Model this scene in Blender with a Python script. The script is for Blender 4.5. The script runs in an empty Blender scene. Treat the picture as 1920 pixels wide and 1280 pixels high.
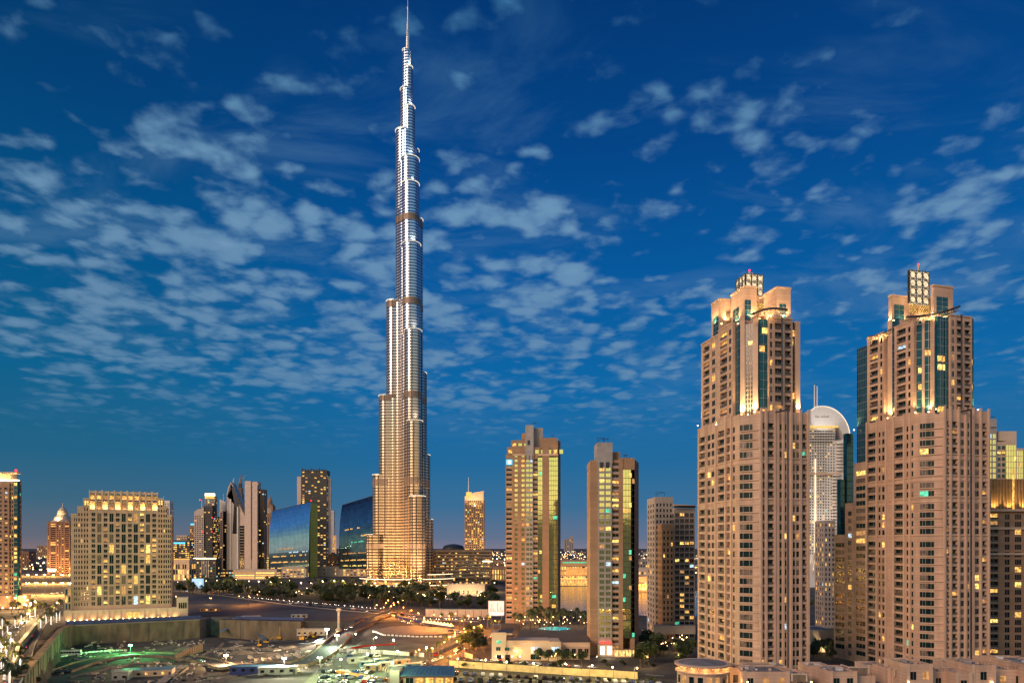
import bpy, math, random
from mathutils import Vector, noise
random.seed(7)
R = math.radians
C = bpy.context.scene.collection
# ------------------------------------------------------------------ camera, sky, sun, exposure
F, HR, H = 1280.0, 1027.0, 55.0            # focal length in photo pixels, horizon row, eye height (m)
cam = bpy.data.objects.new('camera', bpy.data.cameras.new('camera')); C.objects.link(cam)
cam.location = (0, 0, H); cam.rotation_euler = (R(90), 0, 0)
cam.data.sensor_width = 36; cam.data.lens = 24.0
cam.data.shift_y = (HR-640)/1920
cam.data.clip_start = 1; cam.data.clip_end = 200000
S = bpy.context.scene; S.camera = cam
S.view_settings.view_transform = 'Standard'; S.view_settings.look = 'None'
S.view_settings.exposure = 0.0; S.view_settings.gamma = 1.0
SUN_EL, SUN_AZ = R(24), math.atan2(-0.69, -0.72)     # direction the evening glow comes from (x, y)

w = bpy.data.worlds.new('World'); S.world = w; w.use_nodes = True
nt = w.node_tree; nt.nodes.clear()
def nd(t, **k):
    n = nt.nodes.new(t)
    for a, b in k.items(): setattr(n, a, b)
    return n
def lk(a, b): nt.links.new(a, b)
def mth(op, a, b=None, c=None, clamp=False):
    n = nd('ShaderNodeMath', operation=op); n.use_clamp = clamp
    for i, v in enumerate((a, b, c)):
        if v is None: continue
        if isinstance(v, (int, float)): n.inputs[i].default_value = v
        else: lk(v, n.inputs[i])
    return n.outputs[0]
def mix(f, a, b, blend='MIX'):
    n = nd('ShaderNodeMixRGB', blend_type=blend)
    for i, v in enumerate((f, a, b)):
        if isinstance(v, (int, float)): n.inputs[i].default_value = v
        elif isinstance(v, tuple): n.inputs[i].default_value = (*v, 1)
        else: lk(v, n.inputs[i])
    return n.outputs[0]
def ramp(f, stops, interp='LINEAR'):
    n = nd('ShaderNodeValToRGB'); lk(f, n.inputs[0]); e = n.color_ramp.elements
    n.color_ramp.interpolation = interp
    while len(e) < len(stops): e.new(0.5)
    for i, (p, c) in enumerate(stops):
        e[i].position = p; e[i].color = (*c, 1) if isinstance(c, tuple) else (c, c, c, 1)
    return n.outputs[0]
def sr(h):                                   # display rgb 0-255 -> linear
    return tuple(((c/255)/12.92 if c/255 <= .04045 else ((c/255+.055)/1.055)**2.4) for c in h)
def smooth(v, a, b): 
    n = nd('ShaderNodeMapRange', interpolation_type='SMOOTHSTEP')
    lk(v, n.inputs[0]); n.inputs[1].default_value = a; n.inputs[2].default_value = b
    return n.outputs[0]
tc = nd('ShaderNodeTexCoord'); sep = nd('ShaderNodeSeparateXYZ'); lk(tc.outputs['Generated'], sep.inputs[0])
X_, Y_, Z_ = sep.outputs
zc = mth('MAXIMUM', Z_, 0.0)
front = ramp(zc, [(0.0, sr((122,120,140))), (0.015, sr((96,112,140))), (0.06, sr((56,108,148))), (0.12, sr((30,104,154))),
                  (0.22, sr((6,102,164))), (0.36, sr((0,88,156))), (0.5, sr((0,68,134))), (0.66, sr((0,50,108)))])
# a slightly greener, darker blue to the left of the view
leftf = smooth(mth('MULTIPLY', X_, -1.0), 0.05, 0.60)
front = mix(mth('MULTIPLY', leftf, 0.85), front, mix(1.0, front, (1.1, .84, .66), 'MULTIPLY'))
# western half, seen only in reflections: bright green-yellow afterglow low down, blue above
west = ramp(zc, [(0.0, (.06,.045,.04)), (0.035, (.09,.06,.04)), (0.06, (1.15,.74,.42)), (0.15, (.88,.74,.42)), (0.24, (.30,.42,.42)), (0.36, (.09,.34,.56)), (0.9, (.006,.08,.22))])
sd = mth('ADD', mth('MULTIPLY', X_, math.cos(SUN_AZ)), mth('MULTIPLY', Y_, math.sin(SUN_AZ)))
sky = mix(smooth(mth('MULTIPLY', Y_, -1.0), -0.05, 0.65), front, west)
# physical dusk sky laid under the gradient
nis = nd('ShaderNodeTexSky', sky_type='NISHITA'); nis.sun_disc = False; nis.sun_elevation = SUN_EL
nis.sun_rotation = math.pi/2 - SUN_AZ
sky = mix(1.0, sky, mix(1.0, nis.outputs[0], (.0012,.0014,.0016), 'MULTIPLY'), 'ADD')
# altocumulus deck: direction projected on a plane overhead
den = mth('ADD', zc, 0.10)
cu = mth('DIVIDE', X_, den); cv = mth('DIVIDE', Y_, den)
cb = nd('ShaderNodeCombineXYZ'); lk(cu, cb.inputs[0]); lk(cv, cb.inputs[1])
def nz(scale, detail, rough, off=(0,0,0), dist=0.0, sc=(1,1,1)):
    m = nd('ShaderNodeMapping'); lk(cb.outputs[0], m.inputs[0]); m.inputs[1].default_value = off; m.inputs[3].default_value = sc
    n = nd('ShaderNodeTexNoise'); n.inputs['Scale'].default_value = scale; n.inputs['Detail'].default_value = detail
    n.inputs['Roughness'].default_value = rough; n.inputs['Distortion'].default_value = dist
    lk(m.outputs[0], n.inputs['Vector']); return n.outputs['Fac']
def vor(scale, off, warp):
    nn = nd('ShaderNodeTexNoise'); nn.inputs['Scale'].default_value = 6; nn.inputs['Detail'].default_value = 3; lk(cb.outputs[0], nn.inputs['Vector'])
    v1 = nd('ShaderNodeVectorMath', operation='MULTIPLY_ADD'); lk(nn.outputs['Color'], v1.inputs[0]); v1.inputs[1].default_value = (warp,)*3; lk(cb.outputs[0], v1.inputs[2])
    v2 = nd('ShaderNodeVectorMath', operation='ADD'); lk(v1.outputs[0], v2.inputs[0]); v2.inputs[1].default_value = off
    v = nd('ShaderNodeTexVoronoi', feature='SMOOTH_F1'); v.inputs['Scale'].default_value = scale; v.inputs['Smoothness'].default_value = .35; v.inputs['Randomness'].default_value = .9
    lk(v2.outputs[0], v.inputs['Vector']); return v.outputs['Distance']
cells = mth('SUBTRACT', 1.0, vor(9.6, (2.2, .7, 0), .22))
fine = nz(13, 5, 0.55, (3.1, 1.7, 0), 0.2)
mid = nz(3.6, 3, 0.5, (7.7, 2.3, 0), 0.3)
puff = mth('ADD', mth('MULTIPLY', cells, .38), mth('ADD', mth('MULTIPLY', fine, .44), mth('MULTIPLY', mid, .42)))
big = nz(1.5, 2.5, 0.5, (5.3, 8.2, 0))
wisp = nz(3.2, 5, 0.62, (1.5, 9.4, 0), 0.7, (0.55, 1.0, 1))
ratio = mth('DIVIDE', X_, mth('MAXIMUM', Y_, 0.02))          # = (px-960)/1280 in front
elev = mth('DIVIDE', zc, mth('MAXIMUM', Y_, 0.02))
def blob(cx, cy, rx, ry, pw=1.0):
    a = mth('DIVIDE', mth('SUBTRACT', ratio, cx), rx); b = mth('DIVIDE', mth('SUBTRACT', elev, cy), ry)
    d = mth('SQRT', mth('ADD', mth('MULTIPLY', a, a), mth('MULTIPLY', b, b)))
    return mth('MULTIPLY', mth('SUBTRACT', 1.0, smooth(d, 0.35, 1.15)), pw)
dens = blob(-.42, .36, .58, .28)
dens = mth('MAXIMUM', dens, blob(-.02, .42, .20, .27, 1.0))
dens = mth('MAXIMUM', dens, blob(.0, .27, .46, .15, .85))
dens = mth('MAXIMUM', dens, blob(-.66, .47, .36, .22, .6))
dens = mth('MAXIMUM', dens, blob(.64, .42, .36, .32, .56))
dens = mth('MAXIMUM', dens, blob(-.30, .62, .50, .22, .50))
dens = mth('MAXIMUM', dens, blob(.22, .62, .30, .22, .42))
dens = mth('MAXIMUM', dens, blob(.30, .34, .16, .10, .8))
cover = mth('ADD', puff, mth('ADD', mth('MULTIPLY', mth('SUBTRACT', big, 0.5), 0.22), mth('MULTIPLY', mth('SUBTRACT', dens, 1.0), 0.195)))
cl = smooth(cover, 0.50, 0.76)
wm = mth('MULTIPLY', smooth(mth('ADD', wisp, mth('MULTIPLY', mth('SUBTRACT', big, 0.5), 0.6)), 0.46, 0.74), 0.30)
cl = mth('MAXIMUM', cl, wm)
cl = mth('MULTIPLY', cl, smooth(zc, 0.11, 0.24))
cl = mth('MULTIPLY', cl, smooth(Y_, 0.0, 0.3))
ccol = ramp(zc, [(0.0, sr((110,125,150))), (0.15, sr((96,136,170))), (0.30, sr((116,152,182))), (0.45, sr((124,166,196))), (0.65, sr((70,138,180)))])
ccol = mix(mth('MULTIPLY', smooth(cover, 0.74, 0.95), 0.5), ccol, mix(1.0, ccol, (1.5,1.32,1.22), 'MULTIPLY'))
sky = mix(mth('MULTIPLY', cl, 0.68), sky, ccol)
bg = nd('ShaderNodeBackground'); lk(sky, bg.inputs[0]); bg.inputs[1].default_value = 1.0
ow = nd('ShaderNodeOutputWorld'); lk(bg.outputs[0], ow.inputs[0])

sl = bpy.data.lights.new('evening_sun', 'SUN'); sl.energy = 2.15; sl.angle = R(22); sl.color = (1.0, .67, .47)
so = bpy.data.objects.new('evening_sun', sl); C.objects.link(so)
sdv = Vector((math.cos(SUN_AZ)*math.cos(SUN_EL), math.sin(SUN_AZ)*math.cos(SUN_EL), math.sin(SUN_EL)))
so.rotation_euler = sdv.to_track_quat('Z', 'Y').to_euler(); so.location = (0, -50, 300)

# ------------------------------------------------------------------ materials
MATS = {}
def material(name, col, rough=.7, metal=0.0, var=.18, vscale=.15, bump=0.0, bscale=1.0, emit=None, estr=0.0, spec=.5, col2=None, stretch=(1,1,1)):
    m = bpy.data.materials.new(name); m.use_nodes = True; t = m.node_tree; b = t.nodes['Principled BSDF']
    b.inputs['Roughness'].default_value = rough; b.inputs['Metallic'].default_value = metal
    b.inputs['Specular IOR Level'].default_value = spec
    tx = t.nodes.new('ShaderNodeTexCoord'); mp = t.nodes.new('ShaderNodeMapping'); t.links.new(tx.outputs['Object'], mp.inputs[0])
    mp.inputs[3].default_value = stretch
    n = t.nodes.new('ShaderNodeTexNoise'); n.inputs['Scale'].default_value = vscale; n.inputs['Detail'].default_value = 5
    t.links.new(mp.outputs[0], n.inputs['Vector'])
    cr = t.nodes.new('ShaderNodeValToRGB'); t.links.new(n.outputs['Fac'], cr.inputs[0])
    c2 = col2 or tuple(min(1, c*(1+var)) for c in col); c1 = tuple(c*(1-var) for c in col) if not col2 else col
    cr.color_ramp.elements[0].position = .32; cr.color_ramp.elements[0].color = (*c1, 1)
    cr.color_ramp.elements[1].position = .68; cr.color_ramp.elements[1].color = (*c2, 1)
    t.links.new(cr.outputs[0], b.inputs['Base Color'])
    if bump:
        n2 = t.nodes.new('ShaderNodeTexNoise'); n2.inputs['Scale'].default_value = bscale; n2.inputs['Detail'].default_value = 3
        t.links.new(tx.outputs['Object'], n2.inputs['Vector'])
        bp = t.nodes.new('ShaderNodeBump'); bp.inputs['Strength'].default_value = bump; bp.inputs['Distance'].default_value = .3
        t.links.new(n2.outputs['Fac'], bp.inputs['Height']); t.links.new(bp.outputs[0], b.inputs['Normal'])
    if emit:
        b.inputs['Emission Color'].default_value = (*emit, 1); b.inputs['Emission Strength'].default_value = estr
        m.cycles.emission_sampling = 'NONE'
    MATS[name] = m; return m
def lit(name, c, s, var=.5):
    """a lit room: emission varying from pane to pane and over the pane (curtains, furniture)"""
    m = material(name, tuple(x*.3 for x in c), .3, emit=c, estr=s); t = m.node_tree; b = t.nodes['Principled BSDF']
    n = t.nodes.new('ShaderNodeTexNoise'); n.inputs['Scale'].default_value = .9; n.inputs['Detail'].default_value = 2
    g = t.nodes.new('ShaderNodeNewGeometry'); t.links.new(g.outputs['Position'], n.inputs['Vector'])
    mr = t.nodes.new('ShaderNodeMapRange'); mr.inputs[1].default_value = .38; mr.inputs[2].default_value = .62
    mr.inputs[3].default_value = s*(1-var); mr.inputs[4].default_value = s*(1+var)
    t.links.new(n.outputs['Fac'], mr.inputs[0]); t.links.new(mr.outputs[0], b.inputs['Emission Strength'])
    return m
material('stone', (.59,.40,.29), .75, var=.17, vscale=.30, bump=.15, bscale=.8, stretch=(1,1,.14))
material('stone_trim', (.63,.44,.32), .7, var=.10, vscale=.2)
material('stone_pale', (.60,.47,.36), .7, var=.10, vscale=.1)
material('stone_hotel', (.55,.37,.265), .75, var=.12, vscale=.1)
material('stone_brown', (.38,.235,.145), .75, var=.12, vscale=.1)
material('stone_grey', (.36,.32,.30), .75, var=.12, vscale=.1)
material('stone_red', (.25,.13,.085), .7, var=.2, vscale=.1)
material('metal_panel', (.42,.38,.37), .45, .4, var=.1, vscale=.3)
material('cabin_grey', (.30,.29,.27), .6, var=.2, vscale=.5)
material('wall_yellow', (.46,.37,.20), .75, var=.2, vscale=.4)
material('tarp_blue', (.10,.18,.27), .6, var=.35, vscale=.5)
material('white_panel', (.72,.70,.68), .4, .1, var=.06, vscale=.3)
material('pink_panel', (.62,.50,.45), .4, .2, var=.08, vscale=.2)
material('dark_metal', (.07,.075,.085), .45, .6, var=.2, vscale=.5)
material('rail', (.13,.10,.085), .5, .2, var=.15, vscale=.6)
material('mullion', (.40,.38,.36), .4, .5, var=.1)
material('mullion_dark', (.08,.08,.09), .4, .5, var=.1)
material('glass', (.006,.022,.022), .16, 0.0, var=.6, vscale=.7, spec=.35)
material('glass_curtain', (.16,.12,.09), .3, 0.0, var=.5, vscale=.9, spec=.4)
material('glass_black', (.010,.014,.018), .12, 0.0, var=.5, vscale=.7, spec=.6)
material('glass_teal', (.02,.11,.14), .10, .45, var=.3, vscale=.6, bump=.05, bscale=.6)
material('glass_mirror', (.80,1.0,.42), .04, .92, var=.12, vscale=.4, bump=.06, bscale=.35)
material('glass_blue', (.22,.46,.78), .05, .95, var=.12, vscale=.15, bump=.03, bscale=.12)
material('glass_bluedark', (.06,.16,.26), .07, .95, var=.25, vscale=.15, bump=.05, bscale=.12)
material('glass_green', (.52,.56,.10), .35, .1, var=.2, vscale=.3)
material('roof', (.20,.20,.21), .85, var=.25, vscale=.25)
material('roof_blue', (.10,.22,.33), .5, .3, var=.12, vscale=.3)
material('asphalt', (.045,.045,.048), .75, var=.25, vscale=.3, bump=.1, bscale=2)
material('pavement', (.22,.19,.16), .8, var=.2, vscale=.4)
material('kerb', (.40,.37,.33), .8, var=.1)
material('paint_white', (.75,.75,.72), .6, var=.05)
material('concrete', (.085,.065,.05), .85, col2=(.20,.145,.10), vscale=.22, bump=.2, bscale=.6, stretch=(1,1,.4))
material('concrete_dark', (.10,.10,.10), .85, var=.3, vscale=.3)
material('hoarding_blue', (.02,.04,.16), .6, var=.2, vscale=.4)
material('wood_screen', (.45,.20,.06), .6, var=.25, vscale=.5)
material('leaf', (.030,.052,.016), .6, col2=(.085,.105,.030), vscale=1.2)
material('ground_slate', (.035,.042,.052), .85, col2=(.075,.08,.09), vscale=.03)
material('leaf_dark', (.016,.032,.012), .6, col2=(.045,.062,.020), vscale=1.0)
material('palm_leaf', (.040,.060,.018), .55, col2=(.10,.115,.035), vscale=1.5)
material('bark', (.13,.085,.05), .9, var=.3, vscale=3)
material('grass_mat', (.05,.065,.02), .9, var=.35, vscale=.1)
material('car_white', (.75,.75,.74), .25, var=.03); material('car_silver', (.40,.41,.43), .25, .7, var=.03)
material('car_black', (.02,.02,.022), .2, var=.1); material('car_red', (.35,.02,.015), .25, var=.05)
material('car_blue', (.03,.07,.20), .25, var=.05); material('car_glass', (.01,.012,.015), .08, var=.1)
material('tyre', (.015,.015,.015), .8, var=.1)
material('machine_yellow', (.55,.27,.03), .5, var=.15, vscale=1)
material('crane_blue', (.02,.10,.32), .5, var=.1)
material('tent_white', (.75,.73,.68), .6, var=.05)
material('water_pool', (.04,.42,.45), .08, emit=(.05,.55,.6), estr=.5)
lit('lit_warm', (1.0,.50,.12), 1.15, .75); lit('lit_yellow', (1.0,.66,.16), 1.4, .7); lit('lit_dim', (1.0,.50,.17), .45)
lit('lit_gold', (1.0,.55,.13), 1.0); lit('lit_green', (.12,.85,.50), .8); lit('lit_cool', (.6,.85,1.0), 1.0)
lit('lit_strip', (1.0,.80,.50), 3.2, .2); lit('lit_rim', (1.0,.84,.62), 1.1, .3); lit('lit_white', (1.0,.93,.80), 4.0, .2)
lit('lit_red', (1.0,.04,.03), 3.0, .1); lit('lit_cyan', (.1,.6,1.0), 1.6, .2); lit('lit_lace', (1.0,.78,.48), .85, .3)
def glow(name, c, s):
    m = material(name, tuple(x*.5 for x in c), .4, emit=c, estr=s); return m
glow('lamp_warm', (1.0,.62,.25), 14); glow('lamp_white', (1.0,.93,.82), 16); glow('lamp_orange', (1.0,.42,.10), 12)
glow('lamp_green', (.15,1.0,.30), 20); glow('fairy_light', (1.0,.92,.85), 2.6); glow('lamp_far', (1.0,.66,.30), 6); glow('lamp_far_white', (1.0,.9,.75), 6)
glow('beacon_red', (1.0,.02,.03), 4); glow('lamp_head', (1.0,.9,.7), 9); glow('lamp_tail', (1.0,.05,.02), 6)
glow('lamp_flood', (1.0,.80,.50), 60)

def joints(name, pitch, amt):
    m = MATS[name]; t = m.node_tree; b = t.nodes['Principled BSDF']; src = b.inputs['Base Color'].links[0].from_socket
    g = t.nodes.new('ShaderNodeTexCoord'); s = t.nodes.new('ShaderNodeSeparateXYZ'); t.links.new(g.outputs['Object'], s.inputs[0])
    d = t.nodes.new('ShaderNodeMath'); d.operation = 'DIVIDE'; t.links.new(s.outputs[2], d.inputs[0]); d.inputs[1].default_value = pitch
    f = t.nodes.new('ShaderNodeMath'); f.operation = 'FRACT'; t.links.new(d.outputs[0], f.inputs[0])
    l = t.nodes.new('ShaderNodeMath'); l.operation = 'LESS_THAN'; t.links.new(f.outputs[0], l.inputs[0]); l.inputs[1].default_value = .12
    fl = t.nodes.new('ShaderNodeMath'); fl.operation = 'FLOOR'; t.links.new(d.outputs[0], fl.inputs[0])
    w_ = t.nodes.new('ShaderNodeTexWhiteNoise'); w_.noise_dimensions = '1D'; t.links.new(fl.outputs[0], w_.inputs['W'])
    v = t.nodes.new('ShaderNodeMath'); v.operation = 'MULTIPLY_ADD'; t.links.new(w_.outputs['Value'], v.inputs[0]); v.inputs[1].default_value = .14; v.inputs[2].default_value = .90
    q = t.nodes.new('ShaderNodeMath'); q.operation = 'MULTIPLY_ADD'; t.links.new(l.outputs[0], q.inputs[0]); q.inputs[1].default_value = -amt; t.links.new(v.outputs[0], q.inputs[2])
    x = t.nodes.new('ShaderNodeMixRGB'); x.blend_type = 'MULTIPLY'; x.inputs[0].default_value = 1; t.links.new(src, x.inputs[1]); t.links.new(q.outputs[0], x.inputs[2]); t.links.new(x.outputs[0], b.inputs['Base Color'])
for n_ in ('stone', 'stone_hotel', 'stone_brown'): joints(n_, 1.2, .22)

# Burj cladding: a bright spandrel rail and a glass band on every floor, mullions round the bay
def tower_skin():
    m = bpy.data.materials.new('tower_cladding'); m.use_nodes = True; t = m.node_tree; b = t.nodes['Principled BSDF']; L = t.links.new
    def M_(op, a, b2=None):
        n = t.nodes.new('ShaderNodeMath'); n.operation = op
        for i, v in enumerate((a, b2)):
            if v is None: continue
            if isinstance(v, (int, float)): n.inputs[i].default_value = v
            else: L(v, n.inputs[i])
        return n.outputs[0]
    g = t.nodes.new('ShaderNodeTexCoord'); s = t.nodes.new('ShaderNodeSeparateXYZ'); L(g.outputs['Object'], s.inputs[0])
    fz = M_('FRACT', M_('DIVIDE', s.outputs[2], 4.0)); steel = M_('GREATER_THAN', fz, .56)
    fl = M_('FLOOR', M_('DIVIDE', s.outputs[2], 4.0))
    # per floor / per sector variation in how open the blinds are
    wn = t.nodes.new('ShaderNodeTexNoise'); cb = t.nodes.new('ShaderNodeCombineXYZ')
    L(M_('MULTIPLY', s.outputs[0], .09), cb.inputs[0]); L(M_('MULTIPLY', s.outputs[1], .09), cb.inputs[1]); L(M_('MULTIPLY', fl, 3.7), cb.inputs[2])
    L(cb.outputs[0], wn.inputs['Vector']); wn.inputs['Scale'].default_value = 1.0
    hi = t.nodes.new('ShaderNodeMapRange'); L(s.outputs[2], hi.inputs[0]); hi.inputs[1].default_value = 120; hi.inputs[2].default_value = 520  # golden floodlight glow low down, blue sky reflection higher up, put into the colour
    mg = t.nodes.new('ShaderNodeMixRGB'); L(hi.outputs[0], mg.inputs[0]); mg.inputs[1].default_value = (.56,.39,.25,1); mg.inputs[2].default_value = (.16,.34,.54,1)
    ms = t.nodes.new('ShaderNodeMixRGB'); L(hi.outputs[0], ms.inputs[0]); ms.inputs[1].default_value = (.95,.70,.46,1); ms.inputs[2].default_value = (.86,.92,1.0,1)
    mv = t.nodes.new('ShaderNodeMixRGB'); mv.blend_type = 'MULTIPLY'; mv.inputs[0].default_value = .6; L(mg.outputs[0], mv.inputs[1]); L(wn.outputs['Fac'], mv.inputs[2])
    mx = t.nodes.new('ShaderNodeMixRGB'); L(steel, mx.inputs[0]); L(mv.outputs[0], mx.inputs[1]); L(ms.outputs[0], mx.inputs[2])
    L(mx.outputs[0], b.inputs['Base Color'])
    b.inputs['Metallic'].default_value = .85
    L(M_('ADD', M_('MULTIPLY', steel, .20), .14), b.inputs['Roughness'])
    MATS['tower_cladding'] = m
tower_skin()
# ------------------------------------------------------------------ mesh building helpers
def mat(n): return MATS[n]
class MB:
    def __init__(s): s.v = []; s.f = []; s.m = []; s.mats = []
    def mi(s, m):
        if m not in s.mats: s.mats.append(m)
        return s.mats.index(m)
    def add(s, vs, fs, m):
        k = len(s.v); i = s.mi(m); s.v += [tuple(v) for v in vs]
        for f in fs: s.f.append([k+a for a in f]); s.m.append(i)
    def box(s, x0, x1, y0, y1, z0, z1, m):
        s.add([(x0,y0,z0),(x1,y0,z0),(x1,y1,z0),(x0,y1,z0),(x0,y0,z1),(x1,y0,z1),(x1,y1,z1),(x0,y1,z1)],
              [(0,3,2,1),(4,5,6,7),(0,1,5,4),(1,2,6,5),(2,3,7,6),(3,0,4,7)], m)
    def obox(s, p, d, u0, u1, n0, n1, z0, z1, m):
        """box on a facade: u along d from p, n outward (right of d)"""
        nx, ny = d[1], -d[0]
        def q(u, n, z): return (p[0]+d[0]*u+nx*n, p[1]+d[1]*u+ny*n, z)
        s.add([q(u0,n1,z0),q(u1,n1,z0),q(u1,n0,z0),q(u0,n0,z0),q(u0,n1,z1),q(u1,n1,z1),q(u1,n0,z1),q(u0,n0,z1)],
              [(0,3,2,1),(4,5,6,7),(0,1,5,4),(1,2,6,5),(2,3,7,6),(3,0,4,7)], m)
    def prism(s, poly, z0, z1, m, mtop=None):
        n = len(poly); zt = z1 if callable(z1) else (lambda x, y: z1)
        vs = [(x,y,z0) for x,y in poly]+[(x,y,zt(x,y)) for x,y in poly]
        s.add(vs, [(i,(i+1)%n,n+(i+1)%n,n+i) for i in range(n)]+[tuple(range(n-1,-1,-1))], m)
        s.add([(x,y,zt(x,y)) for x,y in poly], [tuple(range(n))], mtop or m)
    def tube(s, p0, p1, r0, r1, m, seg=8):
        a = Vector(p0); b = Vector(p1); ax = (b-a).normalized(); q = ax.orthogonal().normalized(); w_ = ax.cross(q)
        vs = []
        for c, r in ((a, r0), (b, r1)):
            for i in range(seg):
                t = 2*math.pi*i/seg; vs.append(c+q*math.cos(t)*r+w_*math.sin(t)*r)
        s.add(vs, [(i,(i+1)%seg,seg+(i+1)%seg,seg+i) for i in range(seg)]+[tuple(range(seg-1,-1,-1)), tuple(range(seg,2*seg))], m)
    def lathe(s, c, prof, m, seg=24):
        vs = []
        for r, z in prof:
            for i in range(seg):
                t = 2*math.pi*i/seg; vs.append((c[0]+r*math.cos(t), c[1]+r*math.sin(t), z))
        fs = []
        for k in range(len(prof)-1):
            for i in range(seg): fs.append((k*seg+i, k*seg+(i+1)%seg, (k+1)*seg+(i+1)%seg, (k+1)*seg+i))
        fs.append(tuple(range(seg-1,-1,-1))); fs.append(tuple(range((len(prof)-1)*seg, len(prof)*seg)))
        s.add(vs, fs, m)
    def ball(s, c, r, m, seg=8, rings=5):
        s.lathe((c[0],c[1]), [(max(.01*r, r*math.sin(math.pi*k/rings)), c[2]-r*math.cos(math.pi*k/rings)) for k in range(rings+1)], m, seg)
    def mesh(s, name, o=(0,0,0)):
        me = bpy.data.meshes.new(name)
        me.from_pydata([(x-o[0],y-o[1],z-o[2]) for x,y,z in s.v], [], s.f)
        for m in s.mats: me.materials.append(mat(m))
        me.polygons.foreach_set('material_index', s.m); me.update(); return me
    def build(s, name, parent=None, smooth=False):
        if not s.v: return None
        if parent is None:
            xs = [v[0] for v in s.v]; ys = [v[1] for v in s.v]; zs = [v[2] for v in s.v]
            o = ((min(xs)+max(xs))/2, (min(ys)+max(ys))/2, min(zs))
        else: o = root_of(parent)
        ob = bpy.data.objects.new(name, s.mesh(name, o)); C.objects.link(ob)
        if parent is None: ob.location = o
        else: ob.parent = parent
        if smooth:
            for p in ob.data.polygons: p.use_smooth = True
        return ob
def root_of(p):
    while p.parent: p = p.parent
    return tuple(p.location)
def tag(o, label=None, cat=None, group=None, kind=None):
    if label: o['label'] = label
    if cat: o['category'] = cat
    if group: o['group'] = group
    if kind: o['kind'] = kind
    return o
def thing(name, label, cat, loc, group=None, rz=0):
    o = bpy.data.objects.new(name, None); C.objects.link(o); o.location = loc; o.rotation_euler[2] = rz
    o.empty_display_size = .5
    return tag(o, label, cat, group)
def copy_tree(o, parent=None, skip=()):
    c = o.copy(); C.objects.link(c); c.parent = parent
    for ch in o.children:
        if ch.name.split('.')[0] not in skip: copy_tree(ch, c, skip)
    return c
def lamp(kind, loc, power, col, parent=None, size=.4, aim=None, cone=60, blend=.6):
    l = bpy.data.lights.new('light_source', kind); l.energy = power; l.color = col
    l.shadow_soft_size = size
    if kind == 'SPOT': l.spot_size = R(cone); l.spot_blend = blend
    o = bpy.data.objects.new('light_source', l); C.objects.link(o)
    if parent: 
        o.parent = parent; r = root_of(parent); o.location = (loc[0]-r[0], loc[1]-r[1], loc[2]-r[2])
    else: o.location = loc
    if aim: o.rotation_euler = (Vector(loc)-Vector(aim)).to_track_quat('Z', 'Y').to_euler()
    return o
# ---- photo geometry
def k(px): return (px-960)/F
def zof(py, Y): return H+(HR-py)*Y/F
def pt(px, Y): return (k(px)*Y, Y)
def hit(px, p, d): return (k(px)*p[1]-p[0])/(d[0]-k(px)*d[1])
def along(p, d, u): return (p[0]+d[0]*u, p[1]+d[1]*u)
def unit(a, b):
    L = math.hypot(b[0]-a[0], b[1]-a[1]); return ((b[0]-a[0])/L, (b[1]-a[1])/L), L
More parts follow.
